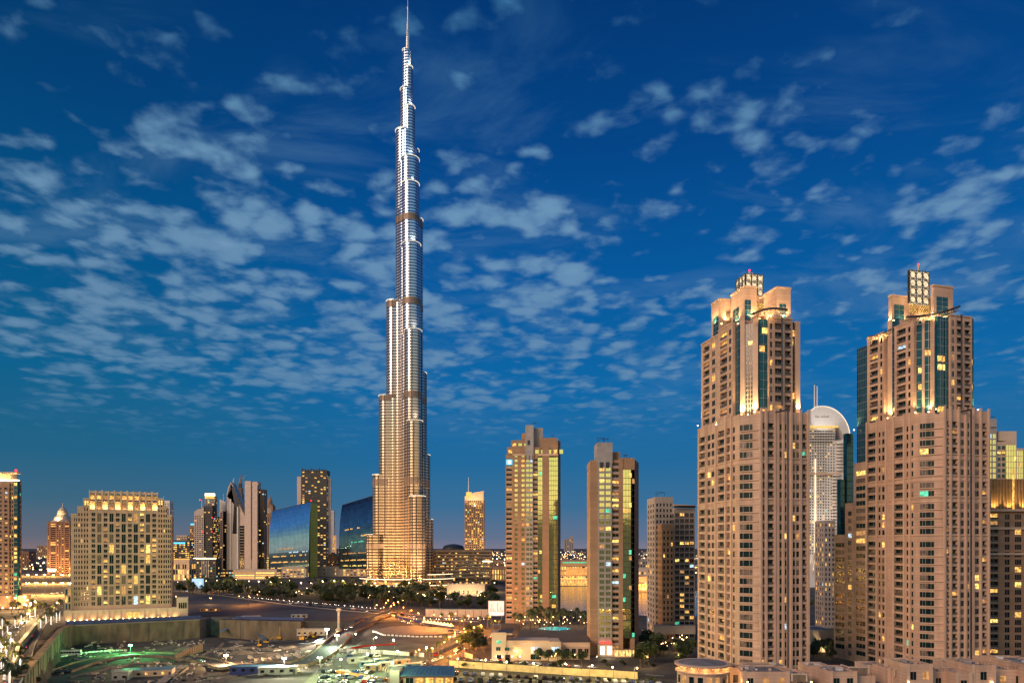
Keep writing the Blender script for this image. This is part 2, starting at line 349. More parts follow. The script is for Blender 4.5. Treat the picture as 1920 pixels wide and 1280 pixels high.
# ---- buildings
class Bld:
    """a building: one wall mesh, each window and balcony a part of its own (past 100, one 'stuff' part)"""
    def __init__(s, name, label, cat, x, y, group=None, z=0):
        s.root = thing(name, label, cat, (x, y, z), group); s.wall = MB(); s.parts = {}; s.extra = []
        s.other = {}
    def mb(s, name):
        return s.other.setdefault(name, MB())
    def piece(s, name):
        m = MB(); s.extra.append((name, m)); return m
    def win(s, p, d, u0, u1, n, z0, z1, m, name='window', mull=0):
        s.parts.setdefault(name, []).append((p, d, u0, u1, n, z0, z1, m, mull))
    def emit(s, mb, it, name, local=False):
        p, d, u0, u1, n, z0, z1, m, mull = it
        if local: p = (0,0); d = (1,0); w_ = (u1-u0)/2; u0, u1 = -w_, w_; h = z1-z0; z0, z1 = 0, h; n = 0
        if name == 'balcony':
            mb.obox(p, d, u0+.01, u1-.01, n-.14, n, z0+.004, z0+.22*1.0, 'stone_trim')
            mb.obox(p, d, u0+.01, u1-.01, n-.10, n-.04, z0+.22, z1, m)
            mb.obox(p, d, u0+.01, u1-.01, n-.12, n-.02, z1, z1+.07, 'mullion_dark')
        else:
            mb.obox(p, d, u0+.012, u1-.012, n-.1, n, z0+.012, z1-.012, m)
            w_ = u1-u0
            if mull:
                for j in range(1, mull+1):
                    c = u0+w_*j/(mull+1); mb.obox(p, d, c-.05, c+.05, n, n+.05, z0+.012, z1-.012, 'mullion')
    def finish(s, wallname='wall', wall_parent=None):
        wl = s.wall.build(wallname, s.root)
        for nme, mb in s.other.items(): mb.build(nme, s.root)
        for nme, mb in s.extra: mb.build(nme, s.root)
        r = s.root.location; cache = {}
        for nme, L in s.parts.items():
            def score(it):
                p, d, u0, u1, n, z0, z1, m, mu = it
                cx, cy = along(p, d, (u0+u1)/2); nx, ny = d[1], -d[0]; dist = math.hypot(cx, cy)
                cs = -(nx*cx+ny*cy)/dist; 
                if cy < 1 or abs(cx/cy) > .76: return 0
                return max(0, cs)*(u1-u0)*(z1-z0)/dist**2*(1 + .35*min(1, (z0+z1)/240)) * (1.15 if m.startswith('lit') else 1)
            L.sort(key=score, reverse=True)
            for it in L[:100]:
                p, d, u0, u1, n, z0, z1, m, mu = it
                key = (nme, round(u1-u0, 2), round(z1-z0, 2), m, mu)
                if key not in cache:
                    mb = MB(); s.emit(mb, it, nme, True); cache[key] = mb.mesh(nme)
                ob = bpy.data.objects.new(nme, cache[key]); C.objects.link(ob); ob.parent = s.root
                cx, cy = along(p, d, (u0+u1)/2); nx, ny = d[1], -d[0]
                ob.location = (cx+nx*n-r[0], cy+ny*n-r[1], z0-r[2]); ob.rotation_euler[2] = math.atan2(d[1], d[0])
            if len(L) > 100:
                mb = MB()
                for it in L[100:]: s.emit(mb, it, nme)
                o = mb.build(nme, s.root); o['kind'] = 'stuff'
        return s.root
def pick(plit, base='glass', warm=('lit_warm','lit_yellow','lit_dim','lit_gold')):
    if random.random() < plit:
        r = random.random()
        return 'lit_green' if r < .015 else ('lit_cool' if r < .06 else random.choice(warm))
    if base == 'glass' and random.random() < .2: return 'glass_curtain'
    return base
def facade(B, p, d, L, floors, cols, z0, z1, m='stone', depth=1.6, plit=.06, off=0.0, glass='glass', oh=.58, trim=None, rail='rail', base='glass', slab=None):
    """floors: centre heights with pitch fh -> [(zlo, zhi)] openings. cols: (u0, u1, type)"""
    W = B.wall; cols = sorted(cols); u = 0.0
    for c in cols+[(L, L, None)]:
        if c[0] > u+.01: W.obox(p, d, u, c[0], off-depth, off, z0, z1, m)
        u = c[1]
    for u0, u1, ty in cols:
        zz = z0
        fz = floors if ty != 't' else [(floors[i][0], floors[min(i+1, len(floors)-1)][1]) for i in range(0, len(floors), 2)]
        setb = {'w': .16, 't': .16, 'b': .16, 'g': .25, 'r': .30}[ty]
        for a, b in fz:
            if ty == 'b': a, b = a-.22, b+.30
            if b > z1 or a < z0: continue
            W.obox(p, d, u0, u1, off-depth, off-(setb if ty == 'g' else .10), zz, a, m)
            g = pick(plit, glass)
            if u1-u0 > 6 and g in ('lit_green', 'lit_cool'): g = 'lit_gold'
            if ty == 'b':
                B.win(p, d, u0, u1, off-depth+.15, a, b, g, mull=1 if u1-u0 > 2.2 else 0)
                B.win(p, d, u0, u1, off-.05, a, a+(b-a)*.40, rail, 'balcony')
            else:
                B.win(p, d, u0, u1, off-.18 if ty in 'wt' else off-.14, a, b, g, mull=(2 if u1-u0 > 3 else 1) if u1-u0 > 1.5 else 0)
            zz = b
        W.obox(p, d, u0, u1, off-depth, off-.10, zz, z1, m)
def even_cols(L, n, fill=.6, ty='w', m0=0.0, m1=0.0):
    s = (L-m0-m1)/n
    return [(m0+s*(i+(1-fill)/2), m0+s*(i+(1+fill)/2), ty) for i in range(n)]
def even_floors(z0, z1, fh, oh=.55):
    n = int((z1-z0)/fh); return [(z0+i*fh+fh*(1-oh)/2, z0+i*fh+fh*(1+oh)/2) for i in range(n)]
def rect(p, d, w_, dp):
    """footprint: front edge p..p+d*w, going back dp"""
    b = (-d[1], d[0]); return [p, along(p, d, w_), along(along(p, d, w_), b, dp), along(p, b, dp)]
def inset_front(p, d, n): return (p[0]-d[1]*n*1.0, p[1]+d[0]*n*1.0)
def block(B, px0, px1, ytop, Y, dp, m='stone', roof='roof', th=0, fh=3.6, cols=None, ncol=6, fill=.55, oh=.55, plit=.1, zb=0, ty='w',
          side=4, glass='glass_black', depth=.5, parapet=1.0, zt=None, rail='rail', y_at=None):
    """rectangular tower by photo columns: px0..px1 front face (rotated th degrees), top row ytop, front-left depth Y"""
    d = (math.cos(R(th)), math.sin(R(th))); p = pt(px0, Y); W = hit(px1, p, d)
    z1 = zt if zt else zof(ytop, Y); bk = (-d[1], d[0])
    core = rect(along(along(p, d, depth), bk, depth), d, W-2*depth, dp-2*depth)
    B.wall.prism(core, zb, z1-.4, m, roof)
    fl = even_floors(zb+1.2, z1-parapet, fh, oh)
    cl = even_cols(W, ncol, fill, ty, W*.03, W*.03) if cols is None else [(hit(a, p, d), hit(b, p, d), t) for a, b, t in cols]
    facade(B, p, d, W, fl, cl, zb, z1, m, depth, plit, glass=glass, rail=rail)
    # sides
    pr = along(p, d, W); dr = bk
    if px1 < 975:
        facade(B, along(pr, dr, depth), dr, dp-2*depth, fl, even_cols(dp-2*depth, side, fill, 'w'), zb, z1, m, depth, plit, glass=glass)
    else: B.wall.obox(along(pr, dr, depth), dr, 0, dp-2*depth, -depth, 0, zb, z1, m)
    pl = along(p, bk, dp-depth); dl = (-bk[0], -bk[1])
    if px0 > 945:
        facade(B, pl, dl, dp-2*depth, fl, even_cols(dp-2*depth, side, fill, 'w'), zb, z1, m, depth, plit, glass=glass)
    else: B.wall.obox(pl, dl, 0, dp-2*depth, -depth, 0, zb, z1, m)
    B.wall.obox(along(pr, bk, dp), (-d[0], -d[1]), 0, W, -depth, 0, zb, z1, m)
    return p, d, W, z1
# ------------------------------------------------------------------ terrain
PIT = 14.0
def sstep(a, b, x):
    t = max(0., min(1., (x-a)/(b-a))); return t*t*(3-2*t)
def yT(x):
    if x < -242: return 488+(x+315)*.562
    if x < -226: return 548
    return 529-(x+226)*.20
def xL(y): return -316+max(0, 480-y)*.56
def terr(x, y):
    if x < -420 or x > 60 or y > 600 or y < 190: return 0.0
    a = 1 if (y < yT(x) and x > xL(y)) else 0
    f = a*(1-sstep(-165, -88, x+max(0,(420-y))*.15))*sstep(240, 300, y)
    if f <= 0: return 0.0
    n = noise.noise(Vector((x*.022, y*.022, 1.3)))*1.6 + noise.noise(Vector((x*.07, y*.07, 4.3)))*.5
    return -PIT*f + n*f*min(1, f*1.5)
def gp(px, py):
    z = 0.0
    for _ in range(40):
        Y = (H-z)*F/(py-HR); x = k(px)*Y; z = .6*z+.4*terr(x, Y)
    return (x, Y, z)
# ------------------------------------------------------------------ the two sandstone residence towers
def residence(label, px0c, Yc, th, c, pxL, pxR, ytopR, ribbons, groups_down, colsL, colsC, colsR, spec, wing=None, plit=.06, topy=None):
    e1 = (math.cos(R(th)), math.sin(R(th))); e2 = (-e1[1], e1[0]); me2 = (e1[1], -e1[0])
    R0 = pt(px0c, Yc); ch, _ = unit((0,0), (-e1[0]+e2[0], -e1[1]+e2[1]))
    L0 = along(R0, ch, c); chd = (-ch[0], -ch[1])
    uL = hit(pxL, L0, e2); LL = along(L0, e2, uL); uR = hit(pxR, R0, e1); RR = along(R0, e1, uR)
    zt = zof(ytopR, Yc)
    B = Bld('residential_tower', label, 'tower', *along(along(L0, e1, 12), e2, 15))
    fl = []
    for y in ribbons:
        z = zof(y, Yc+c*.3); fl.append((z-1.18, z+1.12))
    z = zof(ribbons[-1], Yc+c*.3)
    while z > 5: z -= 3.6; fl.append((z-1.18, z+1.12))
    fl.sort()
    def cc(cols, p, d): return [(hit(a-(b-a)*.10, p, d), hit(b+(b-a)*.10, p, d), t) for a, b, t in cols]
    facade(B, LL, me2, uL, fl, cc(colsL, LL, me2), 0, zt, 'stone', 1.15, plit, rail='rail')
    facade(B, L0, chd, c, fl, cc(colsC, L0, chd), 0, zt-.6, 'stone', 1.6, plit*.5, glass='glass')
    facade(B, R0, e1, uR, fl, cc(colsR, R0, e1), 0, zt+.5, 'stone', 1.15, plit*1.5, rail='rail')
    # ribs standing proud between the bays, string courses at the blank bands
    def ribs(p, d, pxs, zz=zt+.7, n1=.55, w_=.9, z0=0):
        for a in pxs:
            u = hit(a, p, d); B.wall.obox(p, d, u-w_/2, u+w_/2, .003, n1, z0, zz, 'stone_trim')
    ribs(LL, me2, spec['ribL']); ribs(R0, e1, spec['ribR'], zt+1.6)
    gaps = [(fl[i][1]+fl[i+1][0])/2 for i in range(len(fl)-1) if fl[i+1][0]-fl[i][1] > 2.4]
    for g in gaps:
        for zz in (g-1.0, g+.9):
            sc = B.piece('string_course')
            for p, d, L in ((LL, me2, uL), (L0, chd, c), (R0, e1, uR)):
                sc.obox(p, d, -.2, L+.2, -.1, .30 if zz > g else .22, zz, zz+.3, 'stone_trim')
    for a, b in fl:
        B.piece('window_sill').obox(L0, chd, .4, c-.5, .003, .5, a-.42, a-.12, 'stone_trim')
    # core
    i1 = along(along(LL, e1, 1.6), me2, 0); 
    def off(p): return along(along(p, e1, 1.6), e2, 1.6)
    core = [along(LL, e1, 1.6), along(along(L0, e1, 1.6), e2, .5), along(along(R0, e2, 1.6), e1, -.5), along(RR, e2, 1.6), along(RR, e2, uL+4), along(along(LL, e1, 1.6), e2, 0)]
    B.wall.prism(core, 0, zt-1.0, 'stone', 'roof')
    # right side wall and rear
    B.wall.obox(RR, e2, 0, uL+4, -1.2, 0, 0, zt, 'stone')
    # ---- the upper shafts, each a projecting slab of bays with its own top
    def off_line(p, d, n):  # plane moved inwards by n
        return (p[0]-d[1]*n, p[1]+d[0]*n)
    pL = off_line(LL, me2, spec['inL']); pR = off_line(R0, e1, spec['inR']); pC = off_line(L0, chd, spec['inC'])
    zu = zt-1.2
    zu0 = zu
    for kind, a, b, ytop, n, cols, *lowy in spec['shafts']:
        zu = zof(lowy[0], Yc+40) if lowy else zu0
        p, d = {'L': (pL, me2), 'R': (pR, e1), 'C': (pC, chd)}[kind]
        u0, u1 = hit(a, p, d), hit(b, p, d); q = along(p, d, u0); q = (q[0]+d[1]*n, q[1]-d[0]*n)
        Yq = (q[1]+along(q, d, (u1-u0))[1])/2; z1 = zof(ytop, Yq)
        fl2 = []; z = z1-3.6
        while z > zu: fl2.append((z-1.15, z+1.15)); z -= 3.6
        fl2.sort(); Ls = u1-u0
        if cols == 'glass':
            gm = B.piece('glass_bay'); gm.obox(q, d, 0, Ls, -1.5, 0, zu, z1, 'glass_teal')
            nm = max(1, int(Ls/1.3)); zz = zu
            for j in range(1, nm): gm.obox(q, d, Ls*j/nm-.05, Ls*j/nm+.05, .003, .08, zu, z1, 'mullion')
            while zz < z1:
                gm.obox(q, d, 0, Ls, .003, .06, zz, zz+.13, 'mullion'); 
                if random.random() < .16:
                    s0 = random.choice((0, .33)); B.win(q, d, Ls*s0, Ls*min(1, s0+.66), .125, zz+.5, zz+2.9, random.choice(('lit_yellow','lit_warm','lit_yellow')))
                zz += 3.6
            B.wall.obox(q, d, 0, Ls, -6, -1.5, zu, z1-.3, 'stone')
        elif cols == 'pier':
            B.wall.obox(q, d, 0, Ls, -6, 0, zu, z1, 'stone_trim')
        elif cols == 'grid':
            gm = B.piece('glass_bay'); gm.obox(q, d, 0, Ls, -1.2, 0, zu, z1, 'glass')
            for j in range(4): gm.obox(q, d, max(0, Ls*j/3-.1), min(Ls, Ls*j/3+.1), .003, .14, zu, z1, 'stone_pale')
            zz = zu; r_ = 0
            while zz < z1-1.8:
                gm.obox(q, d, 0, Ls, .003, .10, zz, zz+.16, 'stone_pale')
                if r_ in (16, 20, 21, 23): B.win(q, d, Ls*.36, Ls*.97, .17, zz+.2, zz+1.7, 'lit_yellow')
                zz += 1.8; r_ += 1
            B.wall.obox(q, d, 0, Ls, -6, -1.2, zu, z1-.3, 'stone')
        else:
            facade(B, q, d, Ls, fl2, [(x*Ls, y*Ls, t) for x, y, t in cols], zu, z1, 'stone', 1.25, .10, rail='rail')
            B.wall.obox(q, d, 0, Ls, -7, -1.6, zu, z1-.6, 'stone')
            B.wall.obox(q, d, -.12, Ls+.12, .003, .25, z1-.35, z1+.1, 'stone_trim')
    zu = zu0
    # solid core behind the shafts
    cb = spec['core']; zc_ = zof(cb[2], Yc+12)
    def corner_box(mb, a, cpx, b, Y, z0, z1, m='stone', top=None, grow=0):
        p = pt(cpx, Y); ul = hit(a, p, e2); ur = hit(b, p, e1)
        q = along(p, e2, ul)
        mb.prism([q, p, along(p, e1, ur), along(along(p, e1, ur), e2, ul)], z0, z1, m, top or 'roof')
        return p, q, ul, ur
    corner_box(B.wall, cb[0], cb[1], cb[3], Yc+14, zu, zc_)
    # ---- crown blocks
    for a, cpx, b, Y, yb, yt, wins in spec['crown']:
        z0, z1 = zof(yb, Y)-6, zof(yt, Y)
        cbk = B.piece('crown_block')
        p, q, ul, ur = corner_box(cbk, a, cpx, b, Y, z0, z1, 'stone', 'roof')
        for fp, fd, L_ in ((q, me2, ul), (p, e1, ur)):
            c_ = along(fp, fd, L_*.5); lx, ly = c_[0]+fd[1]*1.3, c_[1]-fd[0]*1.3; lz = zof(yb, Y)+.4
            lamp('SPOT', (lx, ly, lz), 7500, (1.0, .62, .28), B.root, .3, (c_[0]-fd[1]*.5, c_[1]+fd[0]*.5, lz+8), 120, .9)
        cbk.obox(q, me2, -.15, ul, .003, .3, z1-.5, z1+.25, 'stone_trim'); cbk.obox(p, e1, 0, ur+.15, .003, .3, z1-.5, z1+.25, 'stone_trim')
        for (face, x0, x1, wy0, wy1, kind) in wins:
            fp, fd = (q, me2) if face == 'L' else (p, e1)
            u0, u1 = hit(x0, fp, fd), hit(x1, fp, fd); za, zb2 = zof(wy1, Y), zof(wy0, Y)
            if kind == 'win':
                B.win(fp, fd, u0, u1, .06, za, zb2, 'glass_teal', mull=1)
                for j in range(1, 4): cbk.obox(fp, fd, u0, u1, .06, .16, za+(zb2-za)*j/4-.06, za+(zb2-za)*j/4+.06, 'mullion')
            else:                                   # pierced lattice
                lt = B.piece('lattice_screen'); lt.obox(fp, fd, u0, u1, .003, .06, za, zb2, 'lit_gold')
                n = 5; w_ = (u1-u0)/n; hh = (zb2-za)
                for j in range(n):
                    for s_ in (0, 1):
                        for r_ in range(3):
                            A = along(fp, fd, u0+w_*(j+s_)); A = (A[0]+fd[1]*.14, A[1]-fd[0]*.14); Bp = along(fp, fd, u0+w_*(j+1-s_)); Bp = (Bp[0]+fd[1]*.14, Bp[1]-fd[0]*.14)
                            lt.tube((*A, za+hh*r_/3), (*Bp, za+hh*(r_+1)/3), .13, .13, 'mullion_dark', 4)
    # ---- the lit lantern
    a, cpx, b, Y, yb, yt = spec['lantern']; z0, z1 = zof(yb, Y)-3, zof(yt, Y)
    ln = MB(); p, q, ul, ur = corner_box(ln, a, cpx, b, Y, z0, z1, 'lit_lace', 'mullion_dark'); lo = ln.build('lantern', B.root)
    fr = MB()
    for fp, fd, L in ((q, me2, ul), (p, e1, ur)):
        for j in range(4):
            u = L*j/3; fr.obox(fp, fd, max(0, u-.22), min(L, u+.22), .003, .3, z0, z1, 'mullion_dark')
        nz_ = 4
        for r_ in range(nz_+1):
            z = z0+(z1-z0)*r_/nz_; fr.obox(fp, fd, .25, L-.25, .003, .22, z-.15, z+.15, 'mullion_dark')
        for r_ in range(nz_):                         # scrollwork
            for j in range(3):
                cu_, cz_ = L*(j+.5)/3, z0+(z1-z0)*(r_+.5)/nz_; rr = L/3*.46
                for s_ in range(6):
                    if random.random() < .12: continue
                    t0, t1 = math.pi*s_/3+j, math.pi*(s_+1)/3+j
                    A = along(fp, fd, cu_+rr*math.cos(t0)); E = along(fp, fd, cu_+rr*math.cos(t1))
                    fr.tube((A[0]+fd[1]*.15, A[1]-fd[0]*.15, cz_+rr*math.sin(t0)), (E[0]+fd[1]*.15, E[1]-fd[0]*.15, cz_+rr*math.sin(t1)), .17, .17, 'mullion_dark', 4)
    f = fr.build('lantern_frame', B.root)
    cx, cy = along(along(p, e1, ur/2), e2, ul/2)
    cap = MB(); cap.lathe((cx, cy), [(min(ul, ur)*.62, z1), (min(ul, ur)*.55, z1+.5), (.5, z1+2.0), (.3, z1+3)], 'stone_pale', 4); cap.build('lantern_cap', B.root)
    bc = MB(); bc.ball((cx, cy, z1+3.3), .45, 'beacon_red'); bc.build('beacon', B.root)
    # ---- uplights washing the shafts and crown
    for kind, px, y, n, pw in spec['up']:
        p, d = {'L': (pL, me2), 'R': (pR, e1), 'C': (pC, chd)}[kind]
        u = hit(px, p, d); q = along(p, d, u); q = (q[0]+d[1]*n, q[1]-d[0]*n); z = zof(y, q[1])
        m_ = MB(); m_.tube((q[0], q[1], z-.35), (q[0], q[1], z), .22, .3, 'lamp_warm', 8); m_.build('uplight', B.root)
        lamp('SPOT', (q[0], q[1], z+.1), pw*2.3, (1.0, .66, .30), B.root, .3, (q[0]-d[1]*1.5, q[1]+d[0]*1.5, z+8), 95, .9)
    return B, corner_box, e1, e2, me2, zt

spec1 = dict(ribL=[1325,1342.5,1361,1371.5,1344.5-20], ribR=[1426.5,1436,1452.5,1458,1468,1483,1500.5,1515], inL=2.2, inR=2.2, inC=2.4,
  core=(1336,1392,612,1484),
  shafts=[('L',1311,1316,658,-1.2,'glass'),
          ('L',1317,1350,636,.6,[(.12,.48,'b'),(.62,.80,'w')]),
          ('L',1352.5,1379.5,612,1.4,[(.12,.62,'b'),(.74,.90,'w')]),
          ('L',1381,1388,611,.2,'glass'),
          ('C',1388.5,1397,600,.5,'pier'),('C',1397.5,1412,607,.0,'grid'),('C',1412.5,1422,597,.8,'pier'),
          ('R',1423.5,1438,598,.2,'glass'),
          ('R',1438.5,1482.5,596,1.3,[(.04,.14,'w'),(.25,.60,'b'),(.68,.94,'b')]),
          ('R',1483.5,1490,604,-.3,'glass'),('R',1490.5,1498,602,.8,'pier')],
  crown=[(1334,1349,1376,303,604,560,[('L',1337.5,1347.5,590,628,'win'),('R',1361.5,1369,583,604,'lat')]),
         (1370.5,1396,1419,291,598,536,[('L',1374.5,1385.5,568,600,'win'),('R',1396.5,1408,562,600,'win')]),
         (1432,1456,1482.5,284,598,538,[('R',1461.5,1473.5,569,596,'win')]),
         (1417,1419,1458,296,598,556,[('R',1419,1448,568,582,'lat')])],
  lantern=(1380.5,1398,1430.5,301,556,513),
  up=[('C',1392,776,1.6,5200),('C',1404,776,1.4,4200),('C',1417,771,1.9,5200),('R',1494,771,2.0,5200),('L',1313,797,1.2,3800),
      ('L',1352,795,2.4,1500),('L',1345,606,-2,2600),('L',1371,606,-3,2600),('C',1392,603,-2,3800),('R',1432,597,-3,2600),('R',1481,599,-1.5,3600),('R',1450,597,-4,2400)])
T1, cbox1, e1a, e2a, me2a, zt1 = residence('tall sandstone tower with lit lantern top, standing left of its terraced twin',
  1425, 270, 12, 8, 1308, 1517, 772, [800.7,818,834.5,851.7,876.5,893.7,910.5,927.5,953.7], 0,
  [(1312,1322,'b'),(1327,1331.5,'w'),(1334.5,1339,'w'),(1347,1359,'b'),(1363,1369,'b'),(1374,1377.5,'w')],
  [(1388,1398.5,'r'),(1400,1410,'r')],
  [(1428.5,1433.5,'b'),(1438.5,1450,'b'),(1461,1465.5,'w'),(1470.5,1474.5,'w'),(1486,1490.5,'w'),(1493.5,1498,'w'),(1502.5,1513,'b')], spec1, plit=.03)

spec2 = dict(ribL=[1626,1644.5,1662,1676,1696,1706.5], ribR=[1770.5,1781.5,1797,1810,1824.5,1838,1853], inL=2.2, inR=2.4, inC=2.4,
  core=(1632,1722,606,1806),
  shafts=[('L',1603.5,1627,650,-1.0,'glass',880),
          ('L',1628.5,1660,628,.8,[(.16,.64,'b'),(.78,.90,'w')]),
          ('L',1661.5,1671,600,-.8,'pier'),('L',1671.5,1680,598,-.4,'glass'),
          ('L',1681,1718,606,1.2,[(.12,.58,'b'),(.70,.82,'w')]),
          ('C',1718.5,1728,602,.2,'glass'),('C',1728.5,1733.5,600,.8,'pier'),('C',1734,1755,595,.6,'glass'),
          ('R',1755.5,1776,594,.6,'glass'),
          ('R',1776.5,1817,592,1.4,[(.06,.19,'w'),(.30,.58,'b'),(.66,.94,'b')]),
          ('R',1818,1826.5,597,-.2,'glass')],
  crown=[(1666,1672,1706,322,608,553,[('R',1676.5,1695,570,606,'win')]),
         (1700,1704,1752,326,606,553,[('R',1706,1721,566,586,'lat'),('R',1726,1743,564,584,'lat')]),
         (1745,1750,1787,318,604,534,[('R',1756,1777,555,590,'win')])],
  lantern=(1702.5,1705,1741.5,319,556,506),
  up=[('L',1604.5,805,1.0,3600),('L',1668,783,1.2,5200),('C',1716,772,1.8,4600),('C',1741,771,1.8,3800),('C',1755,766,2.6,5200),('R',1829,767,1.2,5200),
      ('L',1672,603,-9,3600),('R',1718,600,-12,3800),('R',1745,600,-10,3800),('R',1786,596,-9,3600),('L',1650,626,-2,1800)])
T2, cbox2, e1b, e2b, me2b, zt2 = residence('tall sandstone tower with lit lantern top and terraces stepping down on its left',
  1775, 290, 15, 10, 1624, 1854, 768, [797.5,813,829.5,845.5,868.7,885,908.7,924.5,948.7,964.5,980,995.5,1020], 0,
  [(1627.5,1642,'b'),(1647.5,1650.5,'w'),(1654.5,1661,'w'),(1678,1693,'b'),(1700,1704,'w'),(1709,1712,'w')],
  [(1726,1739.5,'r'),(1741,1750.5,'r')],
  [(1773.8+2,1780,'b'),(1785.5,1794.5,'b'),(1801,1807,'w'),(1813,1817.5,'w'),(1827,1835,'w'),(1841,1850,'b')], spec2, plit=.05)
# stepped left wing of the second tower
def wing():
    L0 = along(pt(1775, 290), unit((0,0), (-e1b[0]+e2b[0], -e1b[1]+e2b[1]))[0], 10)
    fl = []
    for y in [829.5+24*0,868.7+8,885+4]: pass
    for a, b, yt, cols in ((1603,1624,868,[(1605,1622.5,'w')]), (1586,1602.5,943,[(1590,1596.5,'w')]), (1565,1585.5,1002,[(1566.5,1583,'w')])):
        u1, u0 = hit(a, L0, e2b), hit(b, L0, e2b); p = along(L0, e2b, u1); d = me2b; W = u1-u0; z1 = zof(yt, p[1])
        fz = []; z = z1-5.2
        while z > 3: fz.append((z-1.05, z+1.05)); z -= 3.6
        fz.sort(); facade(T2, p, d, W, fz, [(hit(x, p, d), hit(y, p, d), t) for x, y, t in cols], 0, z1, 'stone', 1.0, .10, glass='glass')
        T2.wall.prism([along(p, e1b, 1.0), along(along(p, d, W), e1b, 1.0), along(along(p, d, W), e1b, 22), along(p, e1b, 22)], 0, z1-.8, 'stone', 'roof')
        # the far-end wall of each step, facing the photographer's left
        T2.wall.obox(along(p, e1b, 22), (-e1b[0], -e1b[1]), 0, 22, 0, .6, 0, z1, 'stone')
        for zz, _ in fz: T2.piece('window_sill').obox(p, d, .1, W-.1, .003, .35, zz-.3, zz-.05, 'stone_trim')
    # rounded glazed drum between the terraces
    for px0, px1, y1, Y in ((1576,1588,898,352), (1588,1600,812,352)):
        p = pt(px0, Y); q = hit(px1, p, e1b); m = T2.piece('glass_bay'); m.obox(p, e1b, 0, q, -2.5, 0, 0, zof(y1, Y), 'glass_teal')
        z = 3
        while z < zof(y1, Y): m.obox(p, e1b, 0, q, .003, .1, z, z+.3, 'mullion_dark'); z += 3.6
wing()
# blade canopies of the crowns
def canopy(B, A, E, rise, r=.45, n=10, mdrop=3.0):
    m = MB(); a = Vector(A); b = Vector(E)
    for i in range(n):
        t0, t1 = i/n, (i+1)/n
        p0 = a.lerp(b, t0)+Vector((0,0,math.sin(math.pi*t0)*rise)); p1 = a.lerp(b, t1)+Vector((0,0,math.sin(math.pi*t1)*rise))
        m.tube(p0, p1, r, r, 'mullion_dark', 6); dn = Vector((.4, 1.6, -1.3))
        m.tube(p0+dn, p1+dn, r*.6, r*.6, 'stone_pale', 5); m.tube(p0, p0+dn, .16, .16, 'stone_pale', 4); m.tube(p0+dn, p1, .14, .14, 'stone_pale', 4)
    for t in (.25, .6, .85):
        p0 = a.lerp(b, t)+Vector((0,0,math.sin(math.pi*t)*rise)); m.tube(p0, p0+Vector((0,2,-mdrop)), .2, .2, 'stone_pale', 5)
    m.build('roof_canopy', B.root)
    mid = a.lerp(b, .5); lamp('SPOT', (mid.x-.5, mid.y-1.0, mid.z-4), 3000, (1, .62, .25), B.root, .4, (mid.x, mid.y+1.5, mid.z+2), 140, .9)
def p3(px, py, Y): x, y = pt(px, Y); return (x, y, zof(py, Y))
canopy(T1, p3(1408,590,268), p3(1477,581,268), 1.4)
canopy(T2, p3(1700,594,292), p3(1800,574,290), -1.2); canopy(T2, p3(1627,631,318), p3(1672,617,312), -.6, .3, 6)
def mast_line(B, px, y0, y1, Y, arm):
    m = MB(); x, y = pt(px, Y); m.tube((x, y, zof(y1, Y)), (x, y, zof(y0, Y)), .34, .34, 'dark_metal', 8)
    ax, ay = pt(px-arm, Y+2); m.tube((x, y, zof(y0, Y)), (ax, ay, zof(y0, Y)-.6), .4, .25, 'dark_metal', 6); return m.build('hoist_mast', B.root)
mast_line(T1, 1477.5, 768, 1250, 266.5, 24); mast_line(T1, 1466.5, 598, 760, 271, 1)
mast_line(T2, 1821, 768, 1250, 290, 28); mast_line(T2, 1803, 590, 765, 289, 1)
T1.finish(); T2.finish()

